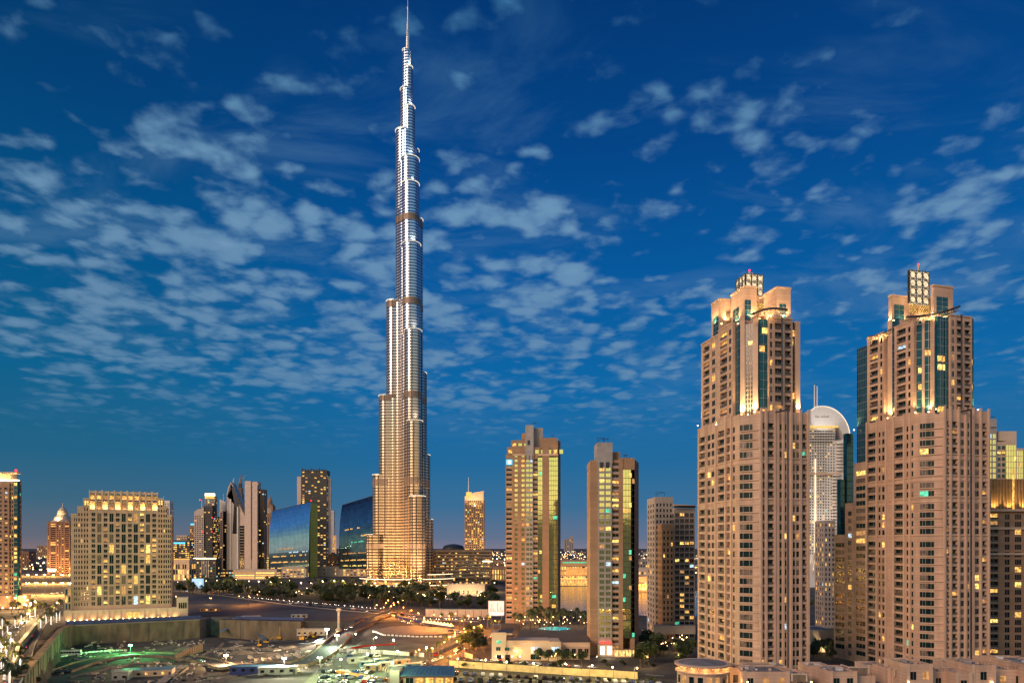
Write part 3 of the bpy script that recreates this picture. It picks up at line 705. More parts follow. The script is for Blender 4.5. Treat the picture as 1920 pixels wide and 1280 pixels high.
# ------------------------------------------------------------------ the supertall tower
BY = 948.0; BX = k(766)*BY
def supertall():
    root = thing('supertall_tower', 'immensely tall silvery tower of stepped rounded bays, narrowing to a spire', 'skyscraper', (BX, BY, 0))
    wings = {'L': R(183), 'F': R(-65), 'B': R(55)}
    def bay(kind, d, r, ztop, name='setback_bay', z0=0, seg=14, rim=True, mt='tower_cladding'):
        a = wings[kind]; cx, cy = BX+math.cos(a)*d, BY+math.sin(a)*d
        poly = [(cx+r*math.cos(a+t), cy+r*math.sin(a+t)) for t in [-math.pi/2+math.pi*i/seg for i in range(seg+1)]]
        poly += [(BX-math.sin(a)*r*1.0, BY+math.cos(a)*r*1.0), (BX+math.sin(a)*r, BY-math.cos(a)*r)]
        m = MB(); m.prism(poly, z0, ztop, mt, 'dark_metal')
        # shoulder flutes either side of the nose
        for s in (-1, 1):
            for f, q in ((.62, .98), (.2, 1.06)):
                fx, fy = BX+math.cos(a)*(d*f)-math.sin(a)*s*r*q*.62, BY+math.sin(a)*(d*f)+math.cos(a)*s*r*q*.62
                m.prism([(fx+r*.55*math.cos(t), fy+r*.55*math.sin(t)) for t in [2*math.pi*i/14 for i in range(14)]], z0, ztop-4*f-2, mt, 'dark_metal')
        for tt in (-1.45, -.95, -.42, .42, .95, 1.45):          # dark tubes added up the bay as painted shade for its creases
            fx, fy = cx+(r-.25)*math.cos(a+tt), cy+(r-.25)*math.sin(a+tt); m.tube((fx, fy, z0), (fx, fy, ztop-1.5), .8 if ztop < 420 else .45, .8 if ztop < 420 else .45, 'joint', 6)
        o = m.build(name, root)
        for p_ in o.data.polygons: p_.use_smooth = abs(p_.normal.z) < .5
        bm_keep_sharp(o)
        if rim:
            rm = MB(); rp = [(cx+(r+.5)*math.cos(a+t), cy+(r+.5)*math.sin(a+t)) for t in [-math.pi/2+math.pi*i/seg for i in range(seg+1)]]
            for i in range(seg): rm.tube((*rp[i], ztop+.3), (*rp[i+1], ztop+.3), .38, .38, 'lit_rim', 5)
            rb = rm.build('roof_rim', o)
        return (cx, cy, r, a)
    def bm_keep_sharp(o):
        me = o.data
        for e in me.edges: pass
        me.set_sharp_from_angle(angle=R(32))
    tiers = [('L',47.5,10.3,73.5),('L',39,10.3,156),('L',30,10.8,265),('L',19.2,11.2,396),('L',6.5,11.3,632),('L',2.2,8.9,690),
             ('F',41,10.7,124),('F',29,10.7,226),('F',21,11.9,350),('F',13.5,12.6,470),('F',9,12.0,555),('F',5,7.2,663),('F',2.6,4.6,720),
             ('B',34.5,10.7,96),('B',28,10.7,187),('B',21,10.7,302),('B',13,11.0,515),('B',8,9.0,610),('B',3.0,6.0,668),
             ('F',6.5,12.8,590),('L',3.5,4.6,745)]
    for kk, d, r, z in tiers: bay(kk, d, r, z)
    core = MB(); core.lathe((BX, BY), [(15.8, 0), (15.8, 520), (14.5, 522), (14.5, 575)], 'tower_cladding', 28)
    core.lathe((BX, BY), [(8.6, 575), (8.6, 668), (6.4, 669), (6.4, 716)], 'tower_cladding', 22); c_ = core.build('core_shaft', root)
    for p_ in c_.data.polygons: p_.use_smooth = abs(p_.normal.z) < .5
    bm_keep_sharp(c_)
    # recessed mechanical floors: dark louvre collars round every bay that reaches them
    for z, h in ((54, 7), (140, 10), (258, 8.5), (386, 9), (502, 9)):
        m = MB()
        for kk, d, r, zt_ in tiers:
            if zt_ < z+3: continue
            a = wings[kk]; cx, cy = BX+math.cos(a)*d, BY+math.sin(a)*d; rr = r+.35; seg = 12
            P = [(cx+rr*math.cos(a+t), cy+rr*math.sin(a+t)) for t in [-math.pi/2+math.pi*i/seg for i in range(seg+1)]]
            P += [(BX-math.sin(a)*rr, BY+math.cos(a)*rr), (BX+math.sin(a)*rr, BY-math.cos(a)*rr)]
            m.prism(P, z, min(z+h, zt_-1), 'louvre')
        if z < 515: m.lathe((BX, BY), [(16.3, z), (16.3, z+h)], 'louvre', 28)
        m.build('mechanical_band', root)
    sp = MB(); sp.lathe((BX-1, BY), [(4.2, 715), (4.2, 744), (2.9, 745), (2.6, 764), (1.7, 765), (1.6, 782), (1.0, 783), (.9, 806), (.5, 808), (.25, 832)], 'spire_metal', 14)
    for a in range(3): sp.tube((BX-1+3*math.cos(a*2.1), BY+3*math.sin(a*2.1), 700), (BX-1+1.6*math.cos(a*2.1), BY+1.6*math.sin(a*2.1), 774), .9, .5, 'spire_metal', 8)
    sp.build('spire', root)
    # entrance pavilion wings and curved canopies at the foot
    for z, rr, a0, a1, c in ((14, 60, 180, 345, 'lit_strip'), (6, 68, 195, 350, 'lit_strip'), (20, 56, 300, 352, 'lit_strip')):
        m = MB(); n = 26
        pts = [(BX+rr*1.12*math.cos(R(a0+(a1-a0)*i/n)), BY+rr*.8*math.sin(R(a0+(a1-a0)*i/n))) for i in range(n+1)]
        inn = [(BX+(rr-9)*1.12*math.cos(R(a0+(a1-a0)*i/n)), BY+(rr-9)*.8*math.sin(R(a0+(a1-a0)*i/n))) for i in range(n+1)]
        for i in range(n):
            m.prism([pts[i], pts[i+1], inn[i+1], inn[i]], z-.8, z, 'stone_pale'); 
            m.tube((*pts[i], z-.3), (*pts[i+1], z-.3), .28, .28, c, 5)
            if i % 2 == 0: m.tube((*inn[i], 0), (*inn[i], z-.8), .5, .5, 'stone_pale', 6)
        m.build('entrance_canopy', root)
    m = MB(); n = 30
    arc = [(BX+57*1.1*math.cos(R(176+170*i/n)), BY+52*.8*math.sin(R(176+170*i/n))) for i in range(n+1)]
    m.prism(arc+[(BX+40, BY+20), (BX-50, BY+20)], 0, 11, 'stone_brown', 'roof'); 
    for i in range(n):
        for zz in (2, 6.5): 
            if random.random() < .7: d_, L_ = unit(arc[i], arc[i+1]); m.obox(arc[i], d_, .4, L_-.4, .003, .2, zz, zz+2.6, random.choice(('lit_gold','lit_warm','glass_black','lit_dim')))
    m.build('podium', root)
    for a, rr, pw, z1 in ((-150, 72, 1.0, 110), (-118, 70, 1.0, 120), (-90, 72, 1.0, 110), (-62, 78, 1.0, 120), (-35, 74, .8, 100), (178, 84, .7, 90)):
        lamp('SPOT', (BX+rr*math.cos(R(a)), BY+rr*math.sin(R(a)), 13), 460000*pw, (1.0, .60, .30), root, 2, (BX+12*math.cos(R(a)), BY+12*math.sin(R(a)), z1), 75, .9)
    # floods on the setbacks, lighting the bays above them
    for kk, d, r, z in tiers:
        if z > 735: continue
        a = wings[kk]; cx, cy = BX+math.cos(a)*(d+r*.85), BY+math.sin(a)*(d+r*.85)
        g = (1.0, .72, .40) if z < 200 else (1.0, .93, .82)
        lamp('SPOT', (cx, cy, z+1.5), 30000 if z < 400 else 46000, g, root, 1.0, (cx-math.cos(a)*9, cy-math.sin(a)*9, z+32), 100, .9)
    return root
material('joint', (.035,.032,.036), .5, .3, var=.2)
material('louvre', (.27,.20,.15), .5, .3, var=.2, vscale=.3, stretch=(3,3,.2))
material('spire_metal', (.78,.76,.74), .3, .6, var=.05)
ST = supertall()
# ------------------------------------------------------------------ ground
def ground():
    xs = [-60000,-20000,-8000,-3500,-1800,-900,-600]+[-420+4*i for i in range(121)]+[90,150,250,400,700,1200,2500,6000,20000,60000]
    ys = [-60000,-8000,-1500,-300,60]+[180+4*i for i in range(106)]+[640,720,900,1300,2000,4000,9000,20000,60000]
    v = [(x, y, terr(x, y)) for y in ys for x in xs]; n = len(xs)
    f = [(j*n+i, j*n+i+1, (j+1)*n+i+1, (j+1)*n+i) for j in range(len(ys)-1) for i in range(n-1)]
    me = bpy.data.meshes.new('ground'); me.from_pydata(v, [], f); me.materials.append(mat('sand')); me.update()
    o = bpy.data.objects.new('ground', me); C.objects.link(o); tag(o, kind='structure')
def sandmat():
    m = material('sand', (.10,.085,.07), .95, var=.2, bump=.35, bscale=.35); t = m.node_tree; b = t.nodes['Principled BSDF']
    g = t.nodes.new('ShaderNodeTexCoord'); a = t.nodes.new('ShaderNodeTexNoise'); a.inputs['Scale'].default_value = .018; a.inputs['Detail'].default_value = 8; a.inputs['Roughness'].default_value = .65
    t.links.new(g.outputs['Object'], a.inputs['Vector']); r = t.nodes.new('ShaderNodeValToRGB'); t.links.new(a.outputs['Fac'], r.inputs[0])
    e = r.color_ramp.elements; e[0].position = .35; e[0].color = (.032,.030,.029,1); e[1].position = .7; e[1].color = (.15,.125,.095,1); x = e.new(.52); x.color = (.072,.063,.055,1)
    t.links.new(r.outputs[0], b.inputs['Base Color'])
sandmat(); ground()
# ------------------------------------------------------------------ middle distance towers
def px_tower(name, label, cat, px, Y, group=None): return Bld(name, label, cat, *pt(px, Y), group)
def strip(B, p, d, px0, px1, y0, y1, n=0.12, m='lit_strip', Y=None, name='light_strip'):
    u0, u1 = hit(px0, p, d), hit(px1, p, d); B.piece(name).obox(p, d, u0, u1, .003, n, zof(y1, Y), zof(y0, Y), m)
def rise(B, name, px0, px1, y0, y1, Y, dp, m, d=(1,0), top=None):
    """a box on the building: photo columns px0..px1, rows y1(bottom)..y0(top) at depth Y"""
    p = pt(px0, Y); mb = B.piece(name); mb.obox(p, d, 0, hit(px1, p, d), -dp, 0, zof(y1, Y), zof(y0, Y), m); return mb
def gantry(B, px, y, Y, w_=3, h=3):
    x, z = k(px)*Y, zof(y, Y); m = B.piece('roof_gantry')
    for a in (0, w_): m.tube((x+a, Y+3, z), (x+a, Y+3, z+h), .12, .12, 'dark_metal', 5)
    m.tube((x-.6, Y+3, z+h), (x+w_+.6, Y+3, z+h), .12, .12, 'dark_metal', 5); m.tube((x, Y+3, z+h*.5), (x+w_, Y+3, z+h), .1, .1, 'dark_metal', 5)

# tower A (green gold glass, grey core)
def tower_a():
    Y = 500; B = px_tower('apartment_tower', 'slim brown apartment tower with stepped roof and blue sign, left of its twin', 'tower', 1000, Y)
    d = (1, 0); p = pt(948, Y); zt = zof(852, Y); z0 = 0; fh = 3.6
    fl = even_floors(2, zt-1, fh, .5); cut = 80
    def seg(px0, px1, off, cols, z1, m='stone_brown', plit=.12, glass='glass', rail='rail', depth=1.4, z0=0):
        q = (pt(px0, Y)[0], Y); W = hit(px1, q, d); cl = [(hit(a, q, d), hit(b, q, d), t) for a, b, t in cols]
        # upper floors mirror the bright west, lower ones look dark: same glass, it is the sky that differs
        facade(B, q, d, W, [f for f in even_floors(z0+2, z1-1, fh, .52)], cl, z0, z1, m, depth, plit, off, glass=glass, rail=rail)
        B.wall.obox(q, d, 0, W, -20, off-depth, z0, z1-.5, m)
    seg(948, 961.5, -.6, [(949.5, 959.5, 'b')], zt, rail='mullion')
    seg(961.5, 985.5, 0, [(965, 970.5, 'w'), (978, 983.5, 'w')], zof(840, Y), glass='glass_mirror')
    seg(985.5, 999.5, .6, [(986.8, 991.8, 'w'), (993.2, 998.2, 'w')], zof(797, Y)-22, 'metal_panel', glass='glass_mirror')
    seg(999.5, 1008.5, -.2, [(1000, 1008, 'b')], zt, rail='mullion')
    def curtain(px0, px1, z1, off, dp=12):
        q = (pt(px0, Y)[0], Y); W = hit(px1, q, d); g = B.piece('glass_bay'); g.obox(q, d, 0, W, off-dp, off, z0, z1, 'glass_mirror')
        z = 3.6; nm = max(1, round(W/1.8))
        for j in range(0, nm+1): g.obox(q, d, max(0, W*j/nm-.06), min(W, W*j/nm+.06), off+.003, off+.12, z0, z1, 'mullion_dark')
        while z < z1:
            g.obox(q, d, 0, W, off+.003, off+.09, z-.16, z+.16, 'mullion_dark')
            if random.random() < .12: a = random.random()*.5*W; B.win(q, d, a, a+W*.45, off+.16, z+.5, z+2.9, random.choice(('lit_warm','lit_gold','lit_green','lit_yellow')))
            z += fh
    curtain(1008.5, 1017, zt-2, -.4); seg(1017, 1029.5, .9, [], zof(838, Y)); curtain(1029.5, 1046, zof(857, Y), 0)
    # right hand return with balconies
    pr = pt(1046, Y); dr, Lr = unit(pr, (pt(1051, Y+16)[0], Y+16))
    facade(B, pr, dr, Lr, fl, even_cols(Lr, 3, .7, 'b'), 0, zof(850, Y), 'stone_brown', 1.2, .2, rail='mullion')
    B.wall.prism([pr, along(pr, dr, Lr), (pt(1050, Y+16)[0]-10, Y+24), (pr[0]-6, Y+18)], 0, zof(850, Y)-1, 'stone_brown', 'roof')
    # stepped head
    rise(B, 'core_head', 985.5, 1000.5, 796.5, 862, Y-.6, 12, 'metal_panel'); rise(B, 'core_head', 1000.5, 1018, 802, 850, Y+4, 9, 'stone_grey')
    rise(B, 'louvre_panel', 989, 994, 825, 834, Y-.65, .1, 'dark_metal')
    for a, b, y0, y1, o in ((950.5, 985.5, 838, 852, .2), (958, 985.5, 825, 838, 2), (978.5, 985.5, 812, 825, 4), (1000.5, 1014, 838, 853, .2), (1013, 1046, 820.5, 853, 1.0), (1046, 1051, 826, 853, 6)):
        rise(B, 'roof_storey', a, b, y0, y1, Y+o, 14, 'stone_brown')
        if b-a > 8:
            q = pt(a, Y+o)
            for j in range(int((b-a)/11)+1):
                u0 = hit(a+3+j*11, q, d); B.win(q, d, u0, u0+2.6, .06, zof(y1-3, Y), zof(y0+5, Y) if y1-y0 < 16 else zof(y1-11, Y), random.choice(('glass_mirror','lit_warm','glass_mirror')))
    rise(B, 'cornice', 961, 985.4, 850.5, 853.5, Y-.8, 3, 'stone_trim'); rise(B, 'cornice', 1008.6, 1046.4, 850.5, 854, Y-1.2, 3, 'stone_trim')
    rise(B, 'sign_panel', 949.5, 960.5, 861, 871, Y-.2, .3, 'lit_cyan'); m = rise(B, 'sign_emblem', 953, 957, 863, 869, Y-.4, .15, 'lit_white')
    gantry(B, 1000, 796, Y, 2, 2); gantry(B, 1035, 820, Y+4, 1.5, 2)
    B.finish()
tower_a()
def tower_b():
    Y = 350; fh = 3.03
    B = px_tower('apartment_tower', 'slim brown apartment tower with grey grid of windows and arched entrance', 'tower', 1152, Y)
    d = (1, 0); zt = zof(859, Y)
    def seg(px0, px1, off, cols, z1, m='stone_brown', plit=.14, glass='glass', rail='rail', depth=1.3):
        q = (pt(px0, Y)[0], Y); W = hit(px1, q, d); cl = [(hit(a, q, d), hit(b, q, d), t) for a, b, t in cols]
        facade(B, q, d, W, even_floors(9 if m == 'metal_panel' else 2, z1-1, fh, .62), cl, 0, z1, m, depth, plit, off, glass=glass, rail=rail)
        B.wall.obox(q, d, 0, W, -16, off-depth, 0, z1-.5, m)
    seg(1107, 1121.5, -1.2, [], zof(862, Y)); seg(1121.5, 1147, .5, [(1123.8, 1132.8, 'w'), (1135.6, 1144.6, 'w')], zof(829, Y)-10, 'metal_panel', .10, 'glass_mirror')
    seg(1147, 1161.5, -.3, [(1148.5, 1160.5, 'b')], zof(847, Y)-4, plit=.3, rail='mullion'); seg(1161.5, 1168, .6, [], zt)
    q = (pt(1168, Y)[0], Y); W = hit(1190, q, d); z1 = zof(879, Y); g = B.piece('glass_bay'); g.obox(q, d, 0, W, -12, 0, 9, z1, 'glass_mirror')
    for j in range(5): g.obox(q, d, max(0, W*j/4-.06), min(W, W*j/4+.06), .003, .12, 9, z1, 'mullion_dark')
    z = 9
    while z < z1-3:
        g.obox(q, d, 0, W, .003, .09, z-.12, z+.12, 'mullion_dark')
        for j in range(4):
            if random.random() < .13: B.win(q, d, W*j/4+.1, W*(j+1)/4-.1, .16, z+.4, z+2.6, random.choice(('lit_warm','lit_gold','lit_green','lit_dim','lit_yellow')))
        z += fh
    rise(B, 'roof_storey', 1161.5, 1190, 858, 880, Y-.3, 12, 'stone_brown'); B.wall.obox(q, d, 0, W, -16, -12.1, 0, zt-2, 'stone_brown')
    pr = pt(1190, Y); dr, Lr = unit(pr, (pt(1197.5, Y+13)[0], Y+13))
    facade(B, pr, dr, Lr, even_floors(2, zof(861, Y)-3, fh, .6), even_cols(Lr, 3, .75, 'b'), 0, zof(861, Y), 'stone_brown', 1.2, .16, rail='mullion')
    B.wall.prism([along(pr, (-1,0), 2), pr, along(pr, dr, Lr), (pr[0]-2, Y+18)], 0, zof(861, Y)-1, 'stone_brown', 'roof')
    rise(B, 'core_head', 1119.5, 1148.5, 829, 868, Y-.6, 12, 'metal_panel')
    rise(B, 'louvre_panel', 1125, 1131.5, 866, 877, Y-.68, .1, 'dark_metal'); rise(B, 'louvre_panel', 1136, 1142.5, 866, 877, Y-.68, .1, 'dark_metal')
    rise(B, 'roof_storey', 1148.5, 1163, 847, 866, Y+3, 9, 'stone_brown'); rise(B, 'roof_storey', 1119.5, 1125, 829-.1, 836, Y-.8, 1, 'mullion')
    gantry(B, 1122, 829, Y, 3, 2.6); gantry(B, 1134, 829, Y, 2, 2.4); gantry(B, 1173, 858, Y, 1, 2)
    # entrance portal and colonnaded pavilion
    e = rise(B, 'entrance_portal', 1121, 1149, 1208, 1238, Y-3, 3, 'stone_pale')
    pd = pt(1123, Y-3); 
    for a in (1126, 1139):
        u = hit(a, pd, d); e.obox(pd, d, u, u+2, .003, .1, 1, 5, 'lit_white')
    e.obox(pd, d, .3, 6.6, .003, .3, 6.6, 7.4, 'lit_red')
    pv = rise(B, 'pavilion', 1149, 1189, 1218, 1238, Y-5, 5, 'stone_brown'); q = pt(1149, Y-5)
    for j in range(6):
        u = hit(1152+j*6.2, q, d); pv.obox(q, d, u, u+.9, .003, .5, 0, 3.8, 'stone_pale'); B.win(q, d, u+1.0, u+1.65, .1, .3, 3.6, 'lit_yellow')
        lamp('SPOT', (q[0]+u+.4, Y-6.5, .4), 300, (1,.62,.25), B.root, .2, (q[0]+u+.4, Y-5, 4), 90) if j % 2 == 0 else None
    lamp('POINT', (q[0]-3, Y-9, 3.0), 900, (1,.75,.4), B.root, .4)
    B.finish()
tower_b()
# towers C: twin grey-beige block behind the foreground tower
def tower_c():
    Y = 400; B = px_tower('apartment_block', 'dim grey and beige apartment block standing left behind the lantern topped tower', 'apartment block', 1265, Y)
    block(B, 1228, 1262, 931, Y+12, 24, 'stone_grey', ncol=5, fill=.55, fh=3.4, plit=.04, side=3)
    block(B, 1241, 1264, 982, Y, 16, 'stone_brown', ncol=3, fill=.42, fh=3.4, plit=.03, side=3, depth=.45)
    block(B, 1264, 1303, 952, Y+6, 20, 'stone_grey', ncol=4, fill=.8, fh=3.4, plit=.12, oh=.7, side=3, rail='rail', ty='b')
    B.piece('roof_slab').prism([pt(1262, Y+2), pt(1304, Y+2), pt(1304, Y+22), pt(1264, Y+24)], zof(944, Y)-.8, lambda x, y: zof(944, Y)+(x-95)*-.06, 'stone_trim', 'roof')
    gantry(B, 1232, 931, Y+14, 5, 3); rise(B, 'podium', 1226, 1304, 1172, 1188, Y-6, 6, 'stone_grey'); B.finish()
tower_c()
# crescent topped hotel
def address():
    Y = 960; B = px_tower('crescent_hotel', 'white hotel tower with curved crest and twin masts between the two sandstone towers', 'hotel', 1550, Y)
    d = (1, 0); p = pt(1512, Y); zz = zof(1042, Y)
    W = hit(1566, p, d); fl = even_floors(zz+2, zof(800, Y), 4.0, .5)
    facade(B, p, d, W, fl, even_cols(W, 11, .5), 0, zof(798, Y), 'white_panel', .8, .10, glass='glass_black')
    B.wall.obox(p, d, 0, W, -26, -.8, 0, zof(798, Y), 'white_panel')
    for i, (a, b) in enumerate(fl): 
        if i > 16: B.piece('balcony_slab').obox(p, d, hit(1518, p, d), hit(1548, p, d), .003, 1.6, a-1.2, a-.6, 'white_panel')
    # crest: quarter ellipse shell
    cr = B.piece('crest'); cx0, cx1 = k(1519)*Y, k(1592)*Y; zb = zof(960, Y); zt = zof(762, Y); xm = k(1540)*Y
    prof = [(cx0, zof(770, Y)), (k(1528)*Y, zof(763, Y)), (xm, zt)]+[(xm+(cx1-xm)*math.sin(t), zof(822, Y)+(zt-zof(822, Y))*math.cos(t)) for t in [math.pi/2*i/12 for i in range(1, 13)]]
    outer = prof+[(cx1, zb)]; inner = [(k(1583)*Y, zb), (k(1583)*Y, zof(822, Y)), (k(1570)*Y, zof(800, Y)), (cx0, zof(800, Y))]
    poly = outer+inner; n = len(poly)
    for yy, rev in ((Y-3, False), (Y+24, True)): pass
    vs = [(x, Y-3, z) for x, z in poly]+[(x, Y+24, z) for x, z in poly]
    cr.add(vs, [tuple(range(n)), tuple(range(2*n-1, n-1, -1))]+[(i, n+i, n+(i+1)%n, (i+1)%n) for i in range(n)], 'white_panel')
    for i in range(len(prof)-1): B_ = cr.tube((prof[i][0], Y-3.3, prof[i][1]), (prof[i+1][0], Y-3.3, prof[i+1][1]), .5, .5, 'lit_rim', 5)
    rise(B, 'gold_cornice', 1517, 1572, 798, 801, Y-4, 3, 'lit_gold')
    for j in range(5): rise(B, 'terrace_slab', 1517, 1568-j, 805+j*5, 806.5+j*5, Y-4.5, 5, 'white_panel')
    # curved balcony bay on the right
    for j in range(28):
        y = 832+j*6.2 if j < 9 else 832+j*6.2+4; 
        if y > 1010: break
        x0, x1 = k(1566 if j < 9 else 1558)*Y, k(1583 if j < 9 else 1576)*Y; c = (x0+x1)/2; r = (x1-x0)/2; z = zof(y, Y)
        mb = B.piece('balcony_slab'); mb.prism([(c+r*math.cos(t), Y-1+5*math.sin(t)) for t in [math.pi+math.pi*i/8 for i in range(9)]], z, z+1.3, 'white_panel')
    B.wall.prism([pt(1566, Y), pt(1583, Y), pt(1583, Y+22), pt(1566, Y+22)], 0, zof(825, Y), 'white_panel')
    rise(B, 'gold_cornice', 1517, 1578, 886, 889, Y-5, 4, 'stone_trim')
    for px, yt in ((1529.5, 720), (1534.5, 722)): x = k(px)*Y; B.piece('mast').tube((x, Y+4, zof(768, Y)), (x, Y+4, zof(yt, Y)), 1.1, .7, 'white_panel', 8)
    for i, a in enumerate((1521, 1531, 1540)): m = B.piece('flared_buttress'); m.tube((k(a+4)*Y, Y-2, zz+4), (k(a)*Y-2, Y-10, zz-26), 1.1, .8, 'stone_pale', 6); lamp('SPOT', (k(a)*Y-2, Y-13, zz-22), 9000, (1,.8,.5), B.root, .6, (k(a+4)*Y, Y-2, zz+10), 80)
    rise(B, 'light_strip', 1528.7, 1529.7, 860, 1035, Y-1.9, .5, 'lit_strip')
    m = B.piece('sign_lettering')
    for i in range(10):
        if i in (3,): continue
        x = k(1527+i*2.6)*Y; m.box(x, x+1.1, Y-3.4, Y-3.05, zof(782, Y), zof(782-(1.6 if i % 3 else 3.0), Y), 'stone_grey')
        m.box(x, x+1.7, Y-3.4, Y-3.05, zof(782.9, Y), zof(782.3, Y), 'stone_grey')
    lamp('SPOT', (k(1535)*Y, Y-30, zof(812, Y)), 26000, (1,.93,.85), B.root, 2, (k(1545)*Y, Y, zof(778, Y)), 80)
    lamp('SPOT', (k(1535)*Y, Y-60, zof(1030, Y)), 110000, (1,.80,.60), B.root, 2, (k(1550)*Y, Y, zof(900, Y)), 70)
    B.finish()
address()
def simple(name, label, cat, Y, parts, group=None, fin=None):
    """parts: block() argument dicts"""
    B = px_tower(name, label, cat, (parts[0]['px0']+parts[0]['px1'])/2, Y, group)
    for q in parts: q = dict(q); block(B, q.pop('px0'), q.pop('px1'), q.pop('yt'), q.pop('Y', Y), q.pop('dp', 30), **q)
    if fin: fin(B)
    B.finish(); return B
simple('apartment_block', 'narrow dark grey block with few lit windows in front of the crescent topped hotel', 'apartment block', 470,
       [dict(px0=1545, px1=1566, yt=975, m='stone_grey', ncol=3, fill=.4, fh=3.4, plit=.25, dp=14)])
def fin_r1(B):
    rise(B, 'core_head', 1855, 1869, 785, 800, 429, 8, 'metal_panel'); rise(B, 'roof_storey', 1872, 1906, 808, 826, 433, 8, 'stone_pale'); gantry(B, 1862, 785, 430, 3, 2)
simple('apartment_tower', 'pale tower with mirror green glass rising over the flat roofed block at right edge', 'tower', 430,
       [dict(px0=1852, px1=1869, yt=800, m='metal_panel', glass='glass_mirror', ncol=2, fill=.75, oh=.75, plit=.05, dp=20),
        dict(px0=1869, px1=1886, yt=828, Y=431, m='stone_pale', glass='glass_teal', ncol=2, fill=.75, ty='b', plit=.12, dp=18),
        dict(px0=1886, px1=1906, yt=826, Y=430, m='stone_pale', glass='glass_mirror', ncol=4, fill=.94, oh=.92, plit=.05, dp=18),
        dict(px0=1906, px1=1919, yt=840, Y=430, m='stone_pale', glass='glass_mirror', ncol=3, fill=.9, oh=.9, plit=.05, dp=18)], fin=fin_r1)
def fin_r2(B):
    Y = 340; d = (1, 0); p = pt(1852, Y+3); W = hit(1990, p, d)
    B.piece('roof_screen').obox(p, d, 0, W, -14, 0, zof(955, Y), zof(897, Y), 'screen_gold')
    for j in range(24):
        u = W*j/24; B.piece('screen_rib').obox(p, d, u, u+.35, .003, .35, zof(955, Y), zof(896, Y), 'stone_brown')
    for j in range(5): u = 3+W*j/5; x = p[0]+u; lamp('SPOT', (x, Y+1, zof(953, Y)), 5200, (1,.60,.18), B.root, .4, (x, Y+3.3, zof(920, Y)), 120, .9); B.piece('uplight').box(x-1, x+1, Y+.4, Y+1.4, zof(956, Y), zof(954.5, Y), 'lamp_warm')
    rise(B, 'light_strip', 1899, 1902, 880, 954, Y+2.6, .4, 'lit_gold')
    rise(B, 'terrace_slab', 1852, 1990, 954, 958, Y-1.5, 5, 'stone_trim'); rise(B, 'terrace_slab', 1852, 1990, 988, 992, Y-1.0, 3, 'stone_trim'); rise(B, 'terrace_slab', 1852, 1990, 1036, 1040, Y-1.0, 3, 'stone_trim')
material('screen_gold', (.26,.17,.07), .5, .3, var=.2, vscale=.4)
simple('apartment_block', 'large flat topped sandstone block with gold lit roof screen at the right edge', 'apartment block', 340,
       [dict(px0=1852, px1=1990, yt=956, m='stone_brown', cols=[(1856,1872,'b'),(1884,1893,'w'),(1903,1915,'w'),(1925,1937,'w'),(1945,1960,'b'),(1968,1980,'w')], fh=3.75, plit=.10, oh=.68, dp=26, depth=.9, side=2)], fin=fin_r2)

